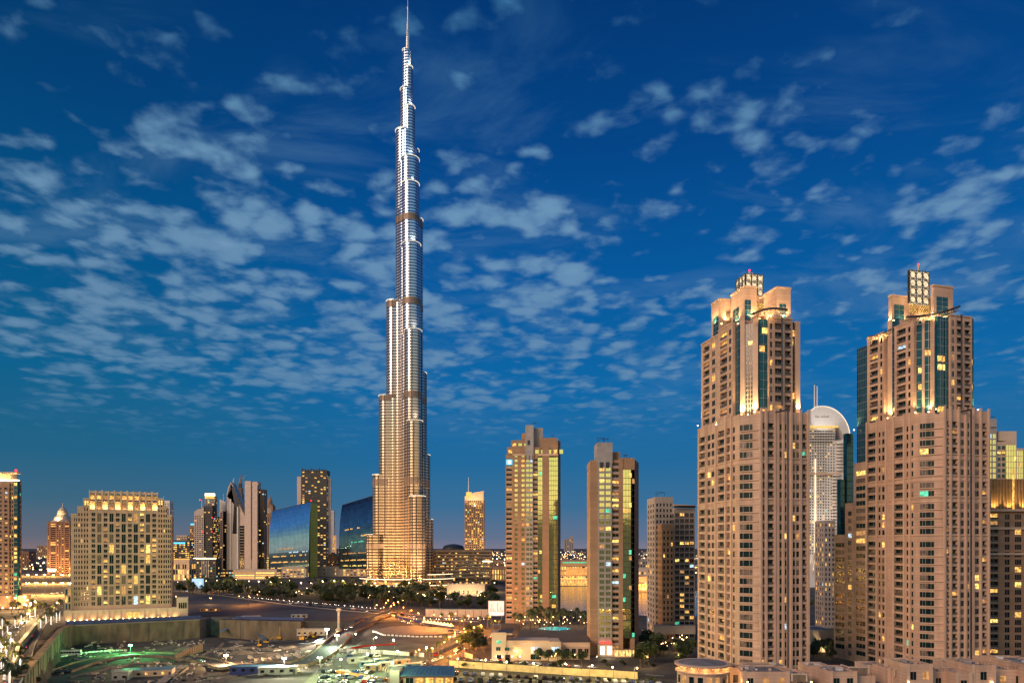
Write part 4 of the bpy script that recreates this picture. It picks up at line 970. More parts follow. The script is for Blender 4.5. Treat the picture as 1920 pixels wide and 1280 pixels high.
# big pale hotel block at left, turned to follow the retaining wall
def hotel():
    th = R(24); d = (math.cos(th), math.sin(th)); P0 = pt(133, 508); fh = 3.95; dp = 24
    B = px_tower('hotel_block', 'broad pale apartment hotel with stepped golden crown above the retaining wall', 'hotel', 229, 520)
    def at(px, n=0): q = along(P0, d, hit(px, P0, d)); return (q[0]+d[1]*n, q[1]-d[0]*n)
    def zz(y, px): return zof(y, at(px)[1])
    segs = [(133, 145, 963, [(139, 141, 'w'), (142.5, 144.3, 'w')]), (145, 156, 949, [(147, 149.5, 'w'), (152, 154.5, 'w')]),
            (156, 168, 934, [(157.5, 160, 'w'), (162.5, 165, 'w')]),
            (168, 295, 920, [(171+j*11.4+(0 if j % 2 else .5), 171+j*11.4+7.6, 'b' if j % 2 == 0 else 't') for j in range(11)]),
            (295, 305, 934, [(297, 299.5, 'w'), (301.5, 304, 'w')]), (305, 313.5, 949, [(306.5, 309, 'w'), (310.7, 313, 'w')]), (313.5, 323, 965, [(315, 317.3, 'w'), (318.8, 320.5, 'w')])]
    crown = zz(955, 230)
    for a, b, yt, cols in segs:
        q = at(a); W = hit(b, q, d); z1 = zz(yt, (a+b)/2); big = b-a > 50; top = crown if big else z1
        cl = [(hit(x, q, d), hit(y, q, d), t) for x, y, t in cols]
        facade(B, q, d, W, even_floors(11, top-1, fh, .62 if big else .56), cl, 9, top, 'stone_hotel', 1.0, .22 if big else .05, 0, glass='glass' if big else 'glass_black', rail='rail')
        B.wall.obox(q, d, 0, W, -dp, -1.0, 0, top-.6, 'stone_hotel')
        if not big: B.wall.obox(q, d, -.1, W+.1, .003, .3, z1-.5, z1+.2, 'stone_trim')
    pr = at(323); dr = (-d[1], d[0]); B.wall.obox(pr, dr, 0, dp, -1, 0, 0, zz(967, 323), 'stone_hotel')
    q = at(167); W = hit(296, q, d)
    cr = B.piece('crown_colonnade'); cr.obox(q, d, 0, W, -9, -3.4, crown-.6, zz(926, 230), 'stone_pale')
    for j in range(12):
        u = W*j/11; cr.obox(q, d, max(0, u-.55), min(W, u+.55), -3.4, .1, crown-.6, zz(919.5+(j % 2), 230), 'stone_trim')
    cr.obox(q, d, 0, W, -3.3, -.4, zz(925, 230), zz(921.5, 230), 'stone_trim'); cr.obox(q, d, 0, W, -3.3, .0, zz(941, 230), zz(939.5, 230), 'stone_trim')
    for j in range(11):
        u = W*(j+.5)/11; x, y = along(q, d, u)
        B.win(q, d, u-1.5, u+1.5, -3.3, zz(936, 230), zz(929, 230), random.choice(('lit_gold','lit_dim','lit_warm')))
        B.piece('uplight').obox(q, d, u-.8, u+.8, -2.4, -1.8, crown-.55, crown-.1, 'lamp_warm')
        if j % 2 == 0: lamp('POINT', (x+d[1]*-.2, y+1.2, crown+1.4), 1500, (1,.60,.20), B.root, .5)
    for a in (156, 295):
        q2 = at(a)
        for j in range(2): u = hit(a+2+j*5, q2, d); B.win(q2, d, u, u+1.1, .08, zz(946, a), zz(938, a), 'lit_yellow')
    qp = at(122, 6); Wp = hit(352, qp, d); w1 = hit(331, qp, d); pm = B.piece('podium'); pm.obox(qp, d, 0, w1, -20, 0, 0, 9.0, 'stone_pale')
    B.piece('corner_pavilion').obox(qp, d, w1, Wp, -20, 0, 0, 16.5, 'stone_pale')
    for j in range(4): u = hit(335+j*4, qp, d); B.win(qp, d, u, u+1.1, .08, 8, 12.5, 'glass')
    n = 19
    for j in range(n):
        u = 3+(w1-4)*j/(n-1); x, y = along(qp, d, u)
        pm.obox(qp, d, u-1.9, u-1.5, .003, .5, 0, 8.0, 'stone_trim')
        B.piece('wall_light').obox(qp, d, u-.35, u+.35, .05, .5, 1.4, 2.0, 'lamp_warm')
        if j % 2 == 0: lamp('SPOT', (x+d[1]*2.2, y-d[0]*2.2, 1.0), 1100, (1,.60,.22), B.root, .3, (x, y, 7), 120)
    B.win(qp, d, hit(236, qp, d), hit(262, qp, d), .1, 2.4, 6.2, 'lit_gold', 'shop_front', 6)
    qs = at(122, 2); Ws = hit(134, qs, d)
    facade(B, qs, d, Ws, even_floors(9, 26, 5.4, .8), [(Ws*.12, Ws*.42, 'w'), (Ws*.56, Ws*.86, 'w')], 9, 27, 'stone_hotel', .6, .1, glass='glass_teal')
    B.wall.obox(qs, d, 0, Ws, -12, -.6, 9, 26.6, 'stone_hotel')
    B.finish()
hotel()
# left edge tower
def left_tower():
    Y = 620; B = px_tower('apartment_tower', 'tall golden lit apartment tower cut by the left edge, red beacon on its roof', 'tower', 10, Y)
    block(B, -70, 17, 903, Y, 12, 'stone_brown', cols=[(-64+j*12, -57+j*12, 'b') for j in range(6)]+[(8,14,'b')], fh=3.9, plit=.24, oh=.6, depth=1.2, zb=0)
    block(B, 17, 26, 900, Y+1, 10, 'stone_brown', cols=[(18.5,20.5,'w'),(22,24.5,'w')], fh=3.9, plit=.10, depth=.8)
    g = B.piece('glass_bay'); q = pt(26, Y+.5); W = hit(33, q, (1,0)); g.obox(q, (1,0), 0, W, -3, 0, 0, zof(902, Y), 'glass_teal')
    z = 6
    while z < zof(910, Y):
        g.obox(q, (1,0), 0, W, .003, .2, z-.2, z+.2, 'stone_brown')
        if random.random() < .4: B.win(q, (1,0), .4, W-.4, .26, z+.6, z+3.0, random.choice(('lit_yellow','lit_green','lit_warm')))
        z += 3.9
    rise(B, 'light_strip', -70, 32, 898.5, 901, Y-1, 3, 'lit_strip'); rise(B, 'roof_storey', -70, 20, 885, 899, Y+5, 8, 'stone_pale'); rise(B, 'roof_canopy', -70, 32, 884, 887, Y-1, 5, 'stone_pale')
    m = B.piece('beacon'); m.ball((k(33)*Y, Y-2, zof(882, Y)), 1.0, 'beacon_red')
    for j in range(3): lamp('SPOT', (k(-30+j*27)*Y, Y-.6, zof(898, Y)), 6000, (1,.62,.2), B.root, .5, (k(-30+j*27)*Y, Y+6, zof(888, Y)), 140)
    for a, b in ((-5, 18), (33, 46)):
        pm = rise(B, 'portico', a, b, 1116, 1140, Y-8, 8, 'stone_brown')
        for j in range(3): x = k(a+(b-a)*j/2)*Y; B.piece('wall_light').box(x-.3, x+.3, Y-8.8, Y-8.1, 1, 1.8, 'lamp_warm'); lamp('SPOT', (x, Y-10, 1), 1500, (1,.6,.2), B.root, .3, (x, Y-8, 7), 100)
    B.finish()
left_tower()
def domed():
    Y = 1400; B = px_tower('domed_tower', 'red brown office tower with a pointed dome, standing behind the golden motorway', 'tower', 110, Y)
    block(B, 88, 131, 977, Y, 40, 'stone_red', cols=[(90,92,'w'),(95,104,'w'),(107,109,'w'),(111,113,'w'),(116,119,'w'),(122,129,'w')], fh=4.2, plit=.13, oh=.5, depth=.8)
    cx, cy = k(109)*Y, Y+14
    B.piece('dome').lathe((cx, cy), [(18, zof(978, Y)), (15, zof(970, Y)), (11, zof(966, Y)), (9.5, zof(964, Y)), (9.5, zof(961, Y)), (8, zof(956, Y)), (5, zof(952, Y)), (2, zof(949.5, Y)), (.5, zof(948, Y)), (.4, zof(942, Y))], 'stone_pale', 20)
    for s_ in (-1, 1): B.piece('gable').prism([(cx+s_*9-9, Y), (cx+s_*9+9, Y), (cx+s_*9+9, Y+20), (cx+s_*9-9, Y+20)], zof(978, Y), lambda x, y, s_=s_: zof(978, Y)+12-abs(x-(cx+s_*9))*1.2, 'stone_pale')
    lamp('SPOT', (cx, Y-12, zof(976, Y)), 90000, (1,.7,.3), B.root, 1, (cx, cy, zof(955, Y)), 90)
    lamp('SPOT', (cx-20, Y-40, 4), 120000, (1,.55,.25), B.root, 1, (cx, Y, 60), 90)
    rise(B, 'shop_front', 90, 104, 1066, 1071, Y-1.2, .5, 'lit_white'); B.finish()
domed()
# ------------------------------------------------------------------ skyline behind the park
simple('glass_tower', 'thin white topped tower peeping out behind the right shoulder of the pale hotel', 'tower', 1500, [dict(px0=303, px1=318, yt=938, m='white_panel', ncol=3, fill=.5, fh=4.5, dp=18, plit=.1)],
       fin=lambda B: B.piece('mast').tube((k(306)*1500, 1502, zof(938,1500)), (k(306)*1500, 1502, zof(929,1500)), .6, .3, 'white_panel', 6))
def f_off(B): rise(B, 'light_strip', 325, 347, 1016, 1019, 1498, .5, 'lit_cyan')
simple('office_block', 'low dark office with a cyan lit roof band and yellow window rows', 'office', 1500, [dict(px0=323, px1=356, yt=1012, m='dark_metal', ncol=8, fill=.8, fh=4.5, plit=.5, dp=30, side=4)], fin=f_off)
simple('office_block', 'small beige block behind the cyan banded office', 'office', 1800, [dict(px0=331, px1=351, yt=1003, m='stone_pale', ncol=6, fill=.6, fh=5, plit=.2, dp=25)])
simple('office_tower', 'short brown tower with a small cyan lit cap beside the cyan banded office', 'tower', 1600, [dict(px0=356, px1=366, yt=984, m='stone_brown', ncol=3, fill=.6, fh=4.5, plit=.3, dp=14)], fin=lambda B: rise(B, 'light_strip', 357, 364, 981, 983.5, 1599, 8, 'lit_cyan'))
def f_curve(B):
    Y = 1450; x0, x1 = k(364)*Y, k(382)*Y
    B.piece('curved_roof').prism([(x0, Y), (x0+(x1-x0)*.33, Y), (x0+(x1-x0)*.66, Y), (x1, Y), (x1, Y+18), (x0, Y+18)], zof(962, Y), lambda x, y: zof(962, Y)+13*math.sin(.25+(x-x0)/(x1-x0)*1.3), 'metal_panel')
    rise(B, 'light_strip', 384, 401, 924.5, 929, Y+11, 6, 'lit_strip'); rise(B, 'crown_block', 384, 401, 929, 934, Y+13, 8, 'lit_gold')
    for px, y in ((380, 996), (398, 996), (399, 970), (376, 937)): x = k(px)*Y; B.piece('beacon').ball((x, Y-3, zof(y, Y)), 1.3, 'beacon_red', 6, 4)
    B.piece('mast').tube((k(377)*Y, Y+4, zof(952, Y)), (k(377)*Y, Y+4, zof(936, Y)), .9, .6, 'white_panel', 6)
simple('office_tower', 'grey and dark tower with a rounded shoulder and golden crown, left of the pointed tower', 'tower', 1450,
       [dict(px0=364, px1=382, yt=962, m='metal_panel', ncol=4, fill=.6, fh=4.4, plit=.06, dp=18), dict(px0=382, px1=398, yt=947, Y=1452, m='dark_metal', ncol=4, fill=.8, fh=4.4, plit=.08, dp=18),
        dict(px0=384, px1=402, yt=930, Y=1465, m='stone_grey', ncol=4, fill=.6, fh=4.4, plit=.15, dp=14), dict(px0=398, px1=407, yt=968, Y=1458, m='dark_metal', ncol=3, fill=.7, fh=4.4, plit=.4, dp=14)], fin=f_curve)
def f_cap(B):
    Y = 1500; x = k(417)*Y; B.piece('cap').prism([(x-6, Y), (x+7, Y), (x+7, Y+12), (x-6, Y+12)], zof(958, Y), lambda a, b: zof(938, Y)-(a-x)*.5, 'white_panel')
    B.piece('mast').tube((x, Y+6, zof(940, Y)), (x, Y+6, zof(925, Y)), .7, .4, 'white_panel', 6)
simple('office_tower', 'slender dark tower with a white metal cap and mast, left of the pointed tower', 'tower', 1500,
       [dict(px0=411, px1=418, yt=958, m='pink_panel', ncol=1, fill=.4, fh=4.4, plit=.05, dp=14), dict(px0=418, px1=427, yt=956, Y=1502, m='glass_black', ncol=3, fill=.8, fh=4.4, plit=.12, dp=14)], fin=f_cap)
def pointed():
    Y = 1480; B = px_tower('pointed_tower', 'angular silvery tower with a leaning pointed top and dark slanting faces', 'tower', 442, Y)
    def X(px): return k(px)*Y
    def plate(name, pts_, y0, dp, m):
        mb = B.piece(name); n = len(pts_); v = [(X(a), y0, zof(b, Y)) for a, b in pts_]+[(X(a), y0+dp, zof(b, Y)) for a, b in pts_]
        mb.add(v, [tuple(range(n-1, -1, -1)), tuple(range(n, 2*n))]+[(i, (i+1)%n, n+(i+1)%n, n+i) for i in range(n)], m)
    plate('wall', [(425,1075),(425,925),(428,912),(433,903),(438,912),(446,931),(446,1075)], Y, 22, 'metal_panel')
    plate('facet', [(426,930),(433,906),(434,930),(440,946),(446,950),(446,932),(437,911)], Y-.6, .5, 'dark_metal')
    plate('facet', [(446,932),(460,962),(460,1075),(446,1075)], Y+2, 20, 'pink_panel')
    plate('facet', [(444,936),(448,934),(460,960),(460,968)], Y-.8, 3, 'dark_metal')
    plate('facet', [(436,1000),(439,944),(444,950),(444,1000)], Y-.5, .4, 'glass_black')
    plate('fin', [(431,1070),(431,935),(433.5,935),(433.5,1070)], Y-1, .9, 'white_panel'); plate('fin', [(444.5,1075),(444.5,950),(447,950),(447,1075)], Y-1, .9, 'white_panel')
    m = B.piece('glass_bay'); m.box(X(449), X(457), Y+1.3, Y+1.9, zof(1070, Y), zof(985, Y), 'glass_black')
    for j in range(16): m.box(X(449), X(457), Y+1.1, Y+1.3, zof(1068-j*5.2, Y), zof(1067-j*5.2, Y), 'mullion')
    B.piece('mast').tube((X(434), Y+8, zof(906, Y)), (X(436), Y+8, zof(895, Y)), 1.2, .4, 'white_panel', 6); B.piece('mast').tube((X(429), Y+8, zof(912, Y)), (X(437), Y+8, zof(905, Y)), .8, .8, 'white_panel', 6)
    B.finish()
pointed()
def lattice_spire():
    Y = 1750; B = px_tower('stepped_spire_tower', 'brown stepped tower tapering to a thin spire behind the pointed silvery tower', 'tower', 449, Y)
    z0 = zof(962, Y); x = k(449.5)*Y; prev = 0
    for w_, y in ((8.5, 938), (7.2, 925), (5.8, 914), (4.2, 905), (2.6, 898)):
        z1 = zof(y, Y); h = w_*Y/F; m = B.wall; m.box(x-h*.62, x+h*.62, Y, Y+h*1.2, prev, z1, 'stone_brown')
        for j in range(5): B.mb('dark_ribs').box(x-h*.6+h*.28*j, x-h*.6+h*.28*j+.9, Y-.5, Y-.004, max(prev, z1-40), z1-2, 'dark_metal') if y > 900 else None
        prev = z1-1
    B.piece('spire').tube((x, Y+4, prev), (x, Y+4, zof(888, Y)), 1.2, .3, 'stone_brown', 6)
    cr = B.piece('roof_crane'); cr.tube((x+8, Y+4, zof(915, Y)), (x+9, Y+4, zof(893, Y)), .5, .5, 'machine_yellow', 4); cr.tube((x+4, Y+4, zof(897, Y)), (x+15, Y+4, zof(889, Y)), .5, .4, 'machine_yellow', 4); B.finish()
lattice_spire()
def slab(B): rise(B, 'wall_joint', 470.3, 471.2, 902, 1048, 1399.6, .3, 'dark_metal')
simple('slab_tower', 'windowless pale pink twin slab tower with a dark side, right of the pointed tower', 'tower', 1400,
       [dict(px0=459, px1=470.6, yt=901.5, m='pink_panel', cols=[], dp=20), dict(px0=470.8, px1=482.5, yt=902.5, Y=1401, m='pink_panel', cols=[], dp=20), dict(px0=482.5, px1=495, yt=917, Y=1408, m='glass_black', ncol=4, fill=.8, fh=4.4, plit=.06, dp=18)], fin=slab)
def clock(B):
    Y = 1850; x = k(504)*Y; y = Y+9; B.piece('clock_stage').box(x-11, x+11, Y-1, Y+20, zof(968, Y), zof(947, Y), 'stone_brown')
    cf = B.piece('clock_face'); n = 20; cf.add([(x+6.5*math.cos(2*math.pi*i/n), Y-1.4, zof(957, Y)+6.5*math.sin(2*math.pi*i/n)) for i in range(n)]+[(x, Y-1.4, zof(957, Y))], [(i, (i+1)%n, n) for i in range(n)], 'stone_pale')
    cf.box(x-.5, x+.5, Y-1.7, Y-1.45, zof(957, Y), zof(953.6, Y), 'dark_metal'); cf.box(x, x+4, Y-1.7, Y-1.45, zof(957, Y)-.4, zof(957, Y)+.4, 'dark_metal')
    B.piece('belfry').lathe((x, y), [(11, zof(947, Y)), (10, zof(944, Y)), (6.5, zof(943, Y)), (6.5, zof(938, Y)), (5, zof(936, Y)), (1.5, zof(931, Y)), (.4, zof(927, Y))], 'stone_brown', 12)
simple('clock_tower', 'brown stone clock tower with a spired belfry behind the blue glass sail building', 'clock tower', 1850,
       [dict(px0=493, px1=514, yt=967, m='stone_brown', ncol=5, fill=.45, fh=4.4, plit=.1, dp=22)], fin=clock)
def sail(label, px0, px1, pxe, ytl, ytr, Y, yb, mtl, lean, edge, lights, lum):
    B = px_tower('sail_building', label, 'glass building', (px0+px1)/2, Y); nc, nr = 30, 16
    f = B.piece('glass_front'); vs = []; fs = []
    def top(t): return ytl+(ytr-ytl)*t
    def P(t, s, off=0):
        px = px0+(px1-px0)*t+(1-s)*(-1.2)*(1-t); z0_ = zof(yb, Y); zt_ = zof(top(t), Y)
        z = z0_+(zt_-z0_)*s; y = Y+lean*(.12*s+.88*s**4)-off; return (k(px)*Y, y, z)
    for j in range(nr+1):
        for i in range(nc+1): vs.append(P(i/nc, j/nr))
    for j in range(nr):
        for i in range(nc): a = j*(nc+1)+i; fs.append((a, a+1, a+nc+2, a+nc+1))
    n0 = len(vs); f.add(vs, fs, mtl)
    for j in range(nr+1):
        for i in range(nc+1): x, y, z = P(i/nc, j/nr); f.v.append((x, y+26, z))
    mi = f.mi('glass_black')
    ring = [i for i in range(nc+1)]+[j*(nc+1)+nc for j in range(1, nr+1)]+[nr*(nc+1)+i for i in range(nc-1, -1, -1)]+[j*(nc+1) for j in range(nr-1, 0, -1)]
    for q in range(len(ring)): a, b = ring[q], ring[(q+1)%len(ring)]; f.f.append([a, n0+a, n0+b, b]); f.m.append(mi)
    for j in range(nr):
        for i in range(nc): a = n0+j*(nc+1)+i; f.f.append([a, a+nc+1, a+nc+2, a+1]); f.m.append(mi)
    mu = B.piece('mullion_frame')
    for i in range(1, nc, 1):
        for j in range(nr): mu.tube(P(i/nc, j/nr, .15), P(i/nc, (j+1)/nr, .15), .24, .24, 'mullion_dark', 4)
    mu.tube(P(0, 1, .2), P(.5, 1, .2), .5, .5, 'mullion_dark', 5); mu.tube(P(.5, 1, .2), P(1, 1, .2), .5, .5, 'mullion_dark', 5)
    for t0, t1, s0, mm in lights:
        for q in range(int((t1-t0)*nc)+1):
            t = t0+q/nc
            if random.random() < .25: continue
            a, b = P(t+.004, s0, .3), P(min(1, t+.030), s0, .3); w_ = B.piece('window'); w_.box(min(a[0], b[0]), max(a[0], b[0]), a[1]-.3, a[1], a[2], a[2]+random.choice((1.6, 2.4)), mm)
    if pxe:
        e = B.piece('edge_fin'); xa, xb = k(px1)*Y, k(pxe)*Y; zt_ = zof(ytr+1, Y); pr = [(xa, Y+10), (xb, Y+26), (xb-2, Y+34), (xa, Y+34)]
        e.prism(pr, 0, lambda x, y: zt_-(x-xa)*.5, edge)
        for j in range(30): e.tube((xa+.3, Y+9.8, 4+zt_*j/30), (xb, Y+25.8, 4+zt_*j/30), .22, .22, 'mullion_dark', 4)
    B.piece('beacon').ball((k(px1)*Y, Y+lean, zof(ytr-2, Y)), 1.2, 'beacon_red', 6, 4)
    B.finish()
sail('curved blue mirror glass sail building with a bright yellow green edge', 505, 579, 588, 957, 939, 1280, 1074, 'glass_blue', 15, 'glass_green',
     [(.05,.95,.07,'lit_gold'),(.05,.95,.16,'lit_warm'),(.1,.9,.25,'lit_gold'),(.5,.95,.30,'lit_cool'),(.2,.6,.36,'lit_dim')], 1)
sail('dark blue glass sail building half hidden by the supertall tower', 636, 712, None, 945, 922, 1250, 1066, 'glass_bluedark', 22, None,
     [(.05,.8,.12,'lit_gold'),(.1,.8,.22,'lit_dim'),(.3,.7,.38,'lit_green'),(.1,.5,.58,'lit_warm'),(.5,.7,.46,'lit_gold'),(.1,.7,.04,'lit_yellow')], 1)
def f_dark(B):
    Y = 1500
    for j in range(9): rise(B, 'roof_fin', 566+j*5.2, 567.4+j*5.2, 877+(j % 3), 884, Y-1, 4, 'dark_metal')
simple('office_tower', 'tall black tower with pink grey side wings and scattered yellow windows behind the sail buildings', 'tower', 1500,
       [dict(px0=565, px1=613, yt=881, m='dark_metal', glass='glass_black', cols=[(567+j*5.7, 570.6+j*5.7, 'w') for j in range(8)], fh=4.2, plit=.22, oh=.6, dp=26),
        dict(px0=557, px1=564.5, yt=893, Y=1506, m='pink_panel', cols=[], dp=18), dict(px0=613.5, px1=620, yt=897, Y=1506, m='pink_panel', cols=[], dp=6)], fin=f_dark)
simple('office_tower', 'thin pale tower just right of the tall black tower', 'tower', 1900, [dict(px0=619, px1=626, yt=957, m='white_panel', ncol=2, fill=.4, fh=5, plit=.1, dp=12)])
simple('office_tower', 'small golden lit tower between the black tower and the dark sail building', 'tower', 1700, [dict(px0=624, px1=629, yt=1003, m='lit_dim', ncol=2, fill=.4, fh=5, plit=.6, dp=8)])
def gable(B):
    Y = 1340; x = k(623)*Y; B.piece('gable').prism([(x-10, Y-1), (x, Y-1), (x+10, Y-1), (x+10, Y+14), (x, Y+14), (x-10, Y+14)], zof(1045, Y), lambda a, b: zof(1035, Y)-abs(a-x)*.8, 'stone_red')
    n = 16; B.piece('round_window').add([(x+3*math.cos(2*math.pi*i/n), Y-1.3, zof(1042, Y)+3*math.sin(2*math.pi*i/n)) for i in range(n)]+[(x, Y-1.3, zof(1042, Y))], [(i, (i+1)%n, n) for i in range(n)], 'glass_black')
    rise(B, 'archway', 620.5, 625.5, 1050, 1060, Y-1.3, .2, 'glass_black')
simple('gabled_hall', 'small brown gabled hall with round window between the two sail buildings', 'hall', 1340, [dict(px0=614, px1=632, yt=1045, m='stone_red', ncol=4, fill=.4, fh=6, dp=14)], fin=gable)
# ------------------------------------------------------------------ low buildings round the park
def low(label, name, cat, px0, px1, yt, yb, m, ncol=8, fill=.6, fh=4, plit=.3, ty='w', roofstrip=None, dp=24, oh=.55, extra=None):
    Y = H*F/(yb-HR)
    def fin(B):
        if roofstrip: rise(B, 'light_strip', px0, px1, yt-.5, yt+1.5, Y-.6, 1.0, roofstrip)
        if extra: extra(B, Y)
    simple(name, label, cat, Y, [dict(px0=px0, px1=px1, yt=yt, m=m, ncol=ncol, fill=fill, fh=fh, plit=plit, ty=ty, dp=dp, oh=oh, side=3)], fin=fin)
low('pale colonnaded office with a golden roof line beside the pale hotel', 'office_block', 'office', 324, 355, 1047, 1088, 'stone_pale', 7, .7, 9, .55, roofstrip='lit_gold', oh=.85)
low('dark office with white vertical fins and a bright golden roof line', 'office_block', 'office', 362, 405, 1046, 1084, 'dark_metal', 8, .5, 5, .3, roofstrip='lit_strip', extra=lambda B, Y: [rise(B, 'fin', 378+j*4, 379+j*4, 1050, 1082, Y-1, .8, 'white_panel') for j in range(4)])
low('small plain grey box building right of the finned office', 'office_block', 'office', 406, 431, 1040, 1062, 'metal_panel', 3, .2, 8, .3)
low('long low building with three bright horizontal window bands', 'car_park_building', 'car park', 437, 519, 1067, 1086, 'stone_pale', 2, .92, 4.2, 1.0, oh=.5)
low('low lattice fronted car park glowing at the foot of the blue sail building', 'car_park_building', 'car park', 528, 572, 1062, 1083, 'stone_pale', 6, .65, 4.0, .7)
low('plain floodlit beige wall building left of the supertall tower', 'hall', 'hall', 596, 641, 1061, 1080, 'stone_pale', 2, .1, 8, .3)
low('low lattice fronted annex beside the plain beige hall', 'car_park_building', 'car park', 641, 690, 1062, 1080, 'stone_pale', 7, .6, 4, .6)
low('low building with orange lit terrace under the silvery tower cluster', 'shop_building', 'shop', 406, 440, 1068, 1082, 'stone_red', 6, .7, 5, .9)
low('small dark shop with a golden roof line under the slab tower', 'shop_building', 'shop', 483, 505, 1045, 1068, 'dark_metal', 4, .7, 5, .6, roofstrip='lit_gold')
low('low brown building with golden roof line behind the gabled hall', 'shop_building', 'shop', 588, 615, 1048, 1066, 'stone_brown', 4, .6, 5, .5, roofstrip='lit_gold')
def f_band(B):
    Y = 1010
    for j in range(9): rise(B, 'floor_band', 817.5, 921.5, 1031.5+j*6.1, 1033.3+j*6.1, Y-1.4, 1.3, 'stone_pale')
    rise(B, 'light_strip', 905, 921, 1051, 1052.5, Y-1.8, .3, 'lit_white')
simple('office_block', 'long terraced office block banded with pale floor slabs right of the supertall tower', 'office', 1010,
       [dict(px0=818, px1=921, yt=1030, m='stone_brown', ncol=24, fill=.85, fh=4.8, plit=.22, dp=40, side=4, oh=.6), dict(px0=806, px1=817.8, yt=1031, Y=1018, m='stone_brown', ncol=3, fill=.5, fh=4.8, plit=.4, dp=30)], fin=f_band)
def f_add(B):
    Y = 1350; x0, x1 = k(871.5)*Y, k(907)*Y
    B.piece('slanted_cornice').prism([(x0, Y-2), (x0+(x1-x0)*.5, Y-2), (x1, Y-2), (x1, Y+24), (x0, Y+24)], zof(938, Y), lambda x, y: zof(930, Y)+11*math.sin((x-x0)/(x1-x0)*1.4), 'stone_pale', 'stone_pale')
    B.piece('spire').tube((k(878)*Y, Y+8, zof(925, Y)), (k(878)*Y, Y+8, zof(893, Y)), 1.3, .35, 'white_panel', 8)
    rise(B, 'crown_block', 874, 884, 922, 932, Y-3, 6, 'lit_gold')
    lamp('SPOT', (k(889)*Y, Y-26, zof(945, Y)), 60000, (1,.62,.25), B.root, 1, (k(889)*Y, Y, zof(928, Y)), 100)
    lamp('SPOT', (k(889)*Y, Y-60, 30), 170000, (1,.58,.22), B.root, 2, (k(889)*Y, Y, 90), 80)
simple('hotel_tower', 'golden lit hotel tower with a slanting cornice and thin spire, right of the supertall', 'hotel', 1350,
       [dict(px0=871, px1=908, yt=937, m='stone_brown', ncol=9, fill=.55, fh=4.1, plit=.35, dp=26, oh=.62)], fin=f_add)
def f_dome(B): Y = 1500; B.piece('dome').lathe((k(848)*Y, Y+30), [(24, zof(1030, Y)), (24, zof(1026, Y)), (20, zof(1022, Y)), (8, zof(1019.5, Y)), (1, zof(1019, Y))], 'dark_metal', 24)
simple('round_hall', 'low dark round roofed hall behind the terraced office block', 'hall', 1500, [dict(px0=826, px1=870, yt=1029, m='dark_metal', ncol=8, fill=.5, fh=5, plit=.3, dp=60)], fin=f_dome)
low('gold lit building with tall yellow windows left of the brown apartment tower', 'shop_building', 'shop', 921, 952, 1061, 1088, 'stone_brown', 6, .5, 9, .9, oh=.8)
def floodlit(B, Y):
    for j in range(4): x = k(848+j*17)*Y; lamp('SPOT', (x, Y-10, 1), 7000, (1,.72,.34), B.root, .6, (x, Y, 12), 120)
    for j in range(9): rise(B, 'battlement', 839+j*8, 842+j*8, 1092.5, 1095, Y-.5, 3, 'stone_pale')
low('floodlit cream old style building with small arched windows by the park', 'old_style_building', 'building', 838, 909, 1094.5, 1117, 'stone_pale', 8, .3, 6.5, .4, extra=floodlit, dp=16)
def fw(B, Y):
    for j in range(6): rise(B, 'screen_rib', 718+j*6.6, 719.4+j*6.6, 1079, 1098, Y-.8, .7, 'stone_brown')
    for j in range(3): x = k(724+j*13)*Y; lamp('SPOT', (x, Y-8, 1), 22000, (1,.50,.15), B.root, .5, (x, Y, 10), 120)
low('square wooden screened pavilion glowing orange at the foot of the supertall tower', 'screened_pavilion', 'pavilion', 717, 757, 1079, 1100, 'wood_screen', 6, .5, 7, .5, extra=fw, dp=16)
# mall and lakeside buildings
def f_mall(B):
    Y = 1000
    for y, m, h in ((1064, 'lit_dim', 13), (1083, 'lit_gold', 2), (1091, 'lit_gold', 6)): rise(B, 'arcade_glazing', 1062 if h == 13 else 1045, 1112, y, y+h, Y-1.6, 1, m)
    for j in range(12): rise(B, 'column', 1046+j*5.6, 1047+j*5.6, 1080, 1101, Y-3.4, 1.2, 'stone_pale')
    rise(B, 'green_roof', 1055, 1100, 1053, 1055, Y-.4, .3, 'lit_green')
    for j in range(4): x = k(1055+j*15)*Y; lamp('SPOT', (x, Y-14, 4), 16000, (1,.6,.2), B.root, 1, (x, Y, 26), 120)
simple('shopping_mall', 'broad golden lit shopping mall facing the lake between the two slim brown towers', 'mall', 1000, [dict(px0=1030, px1=1124, yt=1050, m='stone_brown', ncol=18, fill=.6, fh=7, plit=.75, dp=80, oh=.6)], fin=f_mall)
def f_souk(B):
    Y = 860
    for j in range(10): 
        x = k(1186+j*6.4)*Y
        n = 8; a = B.piece('archway'); r = 1.7; a.add([(x+r*math.cos(math.pi*i/n), Y-2.2, 9+r*math.sin(math.pi*i/n)) for i in range(n+1)]+[(x-r, Y-2.2, 3), (x+r, Y-2.2, 3)], [tuple(list(range(n+1))+[n+1, n+2])], 'lit_gold')
    for j in range(3): x = k(1195+j*13)*Y; lamp('SPOT', (x, Y-14, 2), 30000, (1,.58,.2), B.root, 1, (x, Y, 16), 120)
simple('lakeside_market', 'golden arcaded market building stepping down to the pool, right of the grey gridded tower', 'market', 860,
       [dict(px0=1180, px1=1246, yt=1080, m='stone_brown', ncol=12, fill=.5, fh=6, plit=.7, dp=30, oh=.55), dict(px0=1190, px1=1240, yt=1064, Y=895, m='stone_pale', ncol=9, fill=.5, fh=6, plit=.7, dp=30, oh=.5)], fin=f_souk)
simple('low_building', 'dark flat roofed block with a white band behind the lakeside market', 'building', 1250, [dict(px0=1188, px1=1252, yt=1048, m='stone_grey', ncol=12, fill=.5, fh=6, plit=.5, dp=40)])
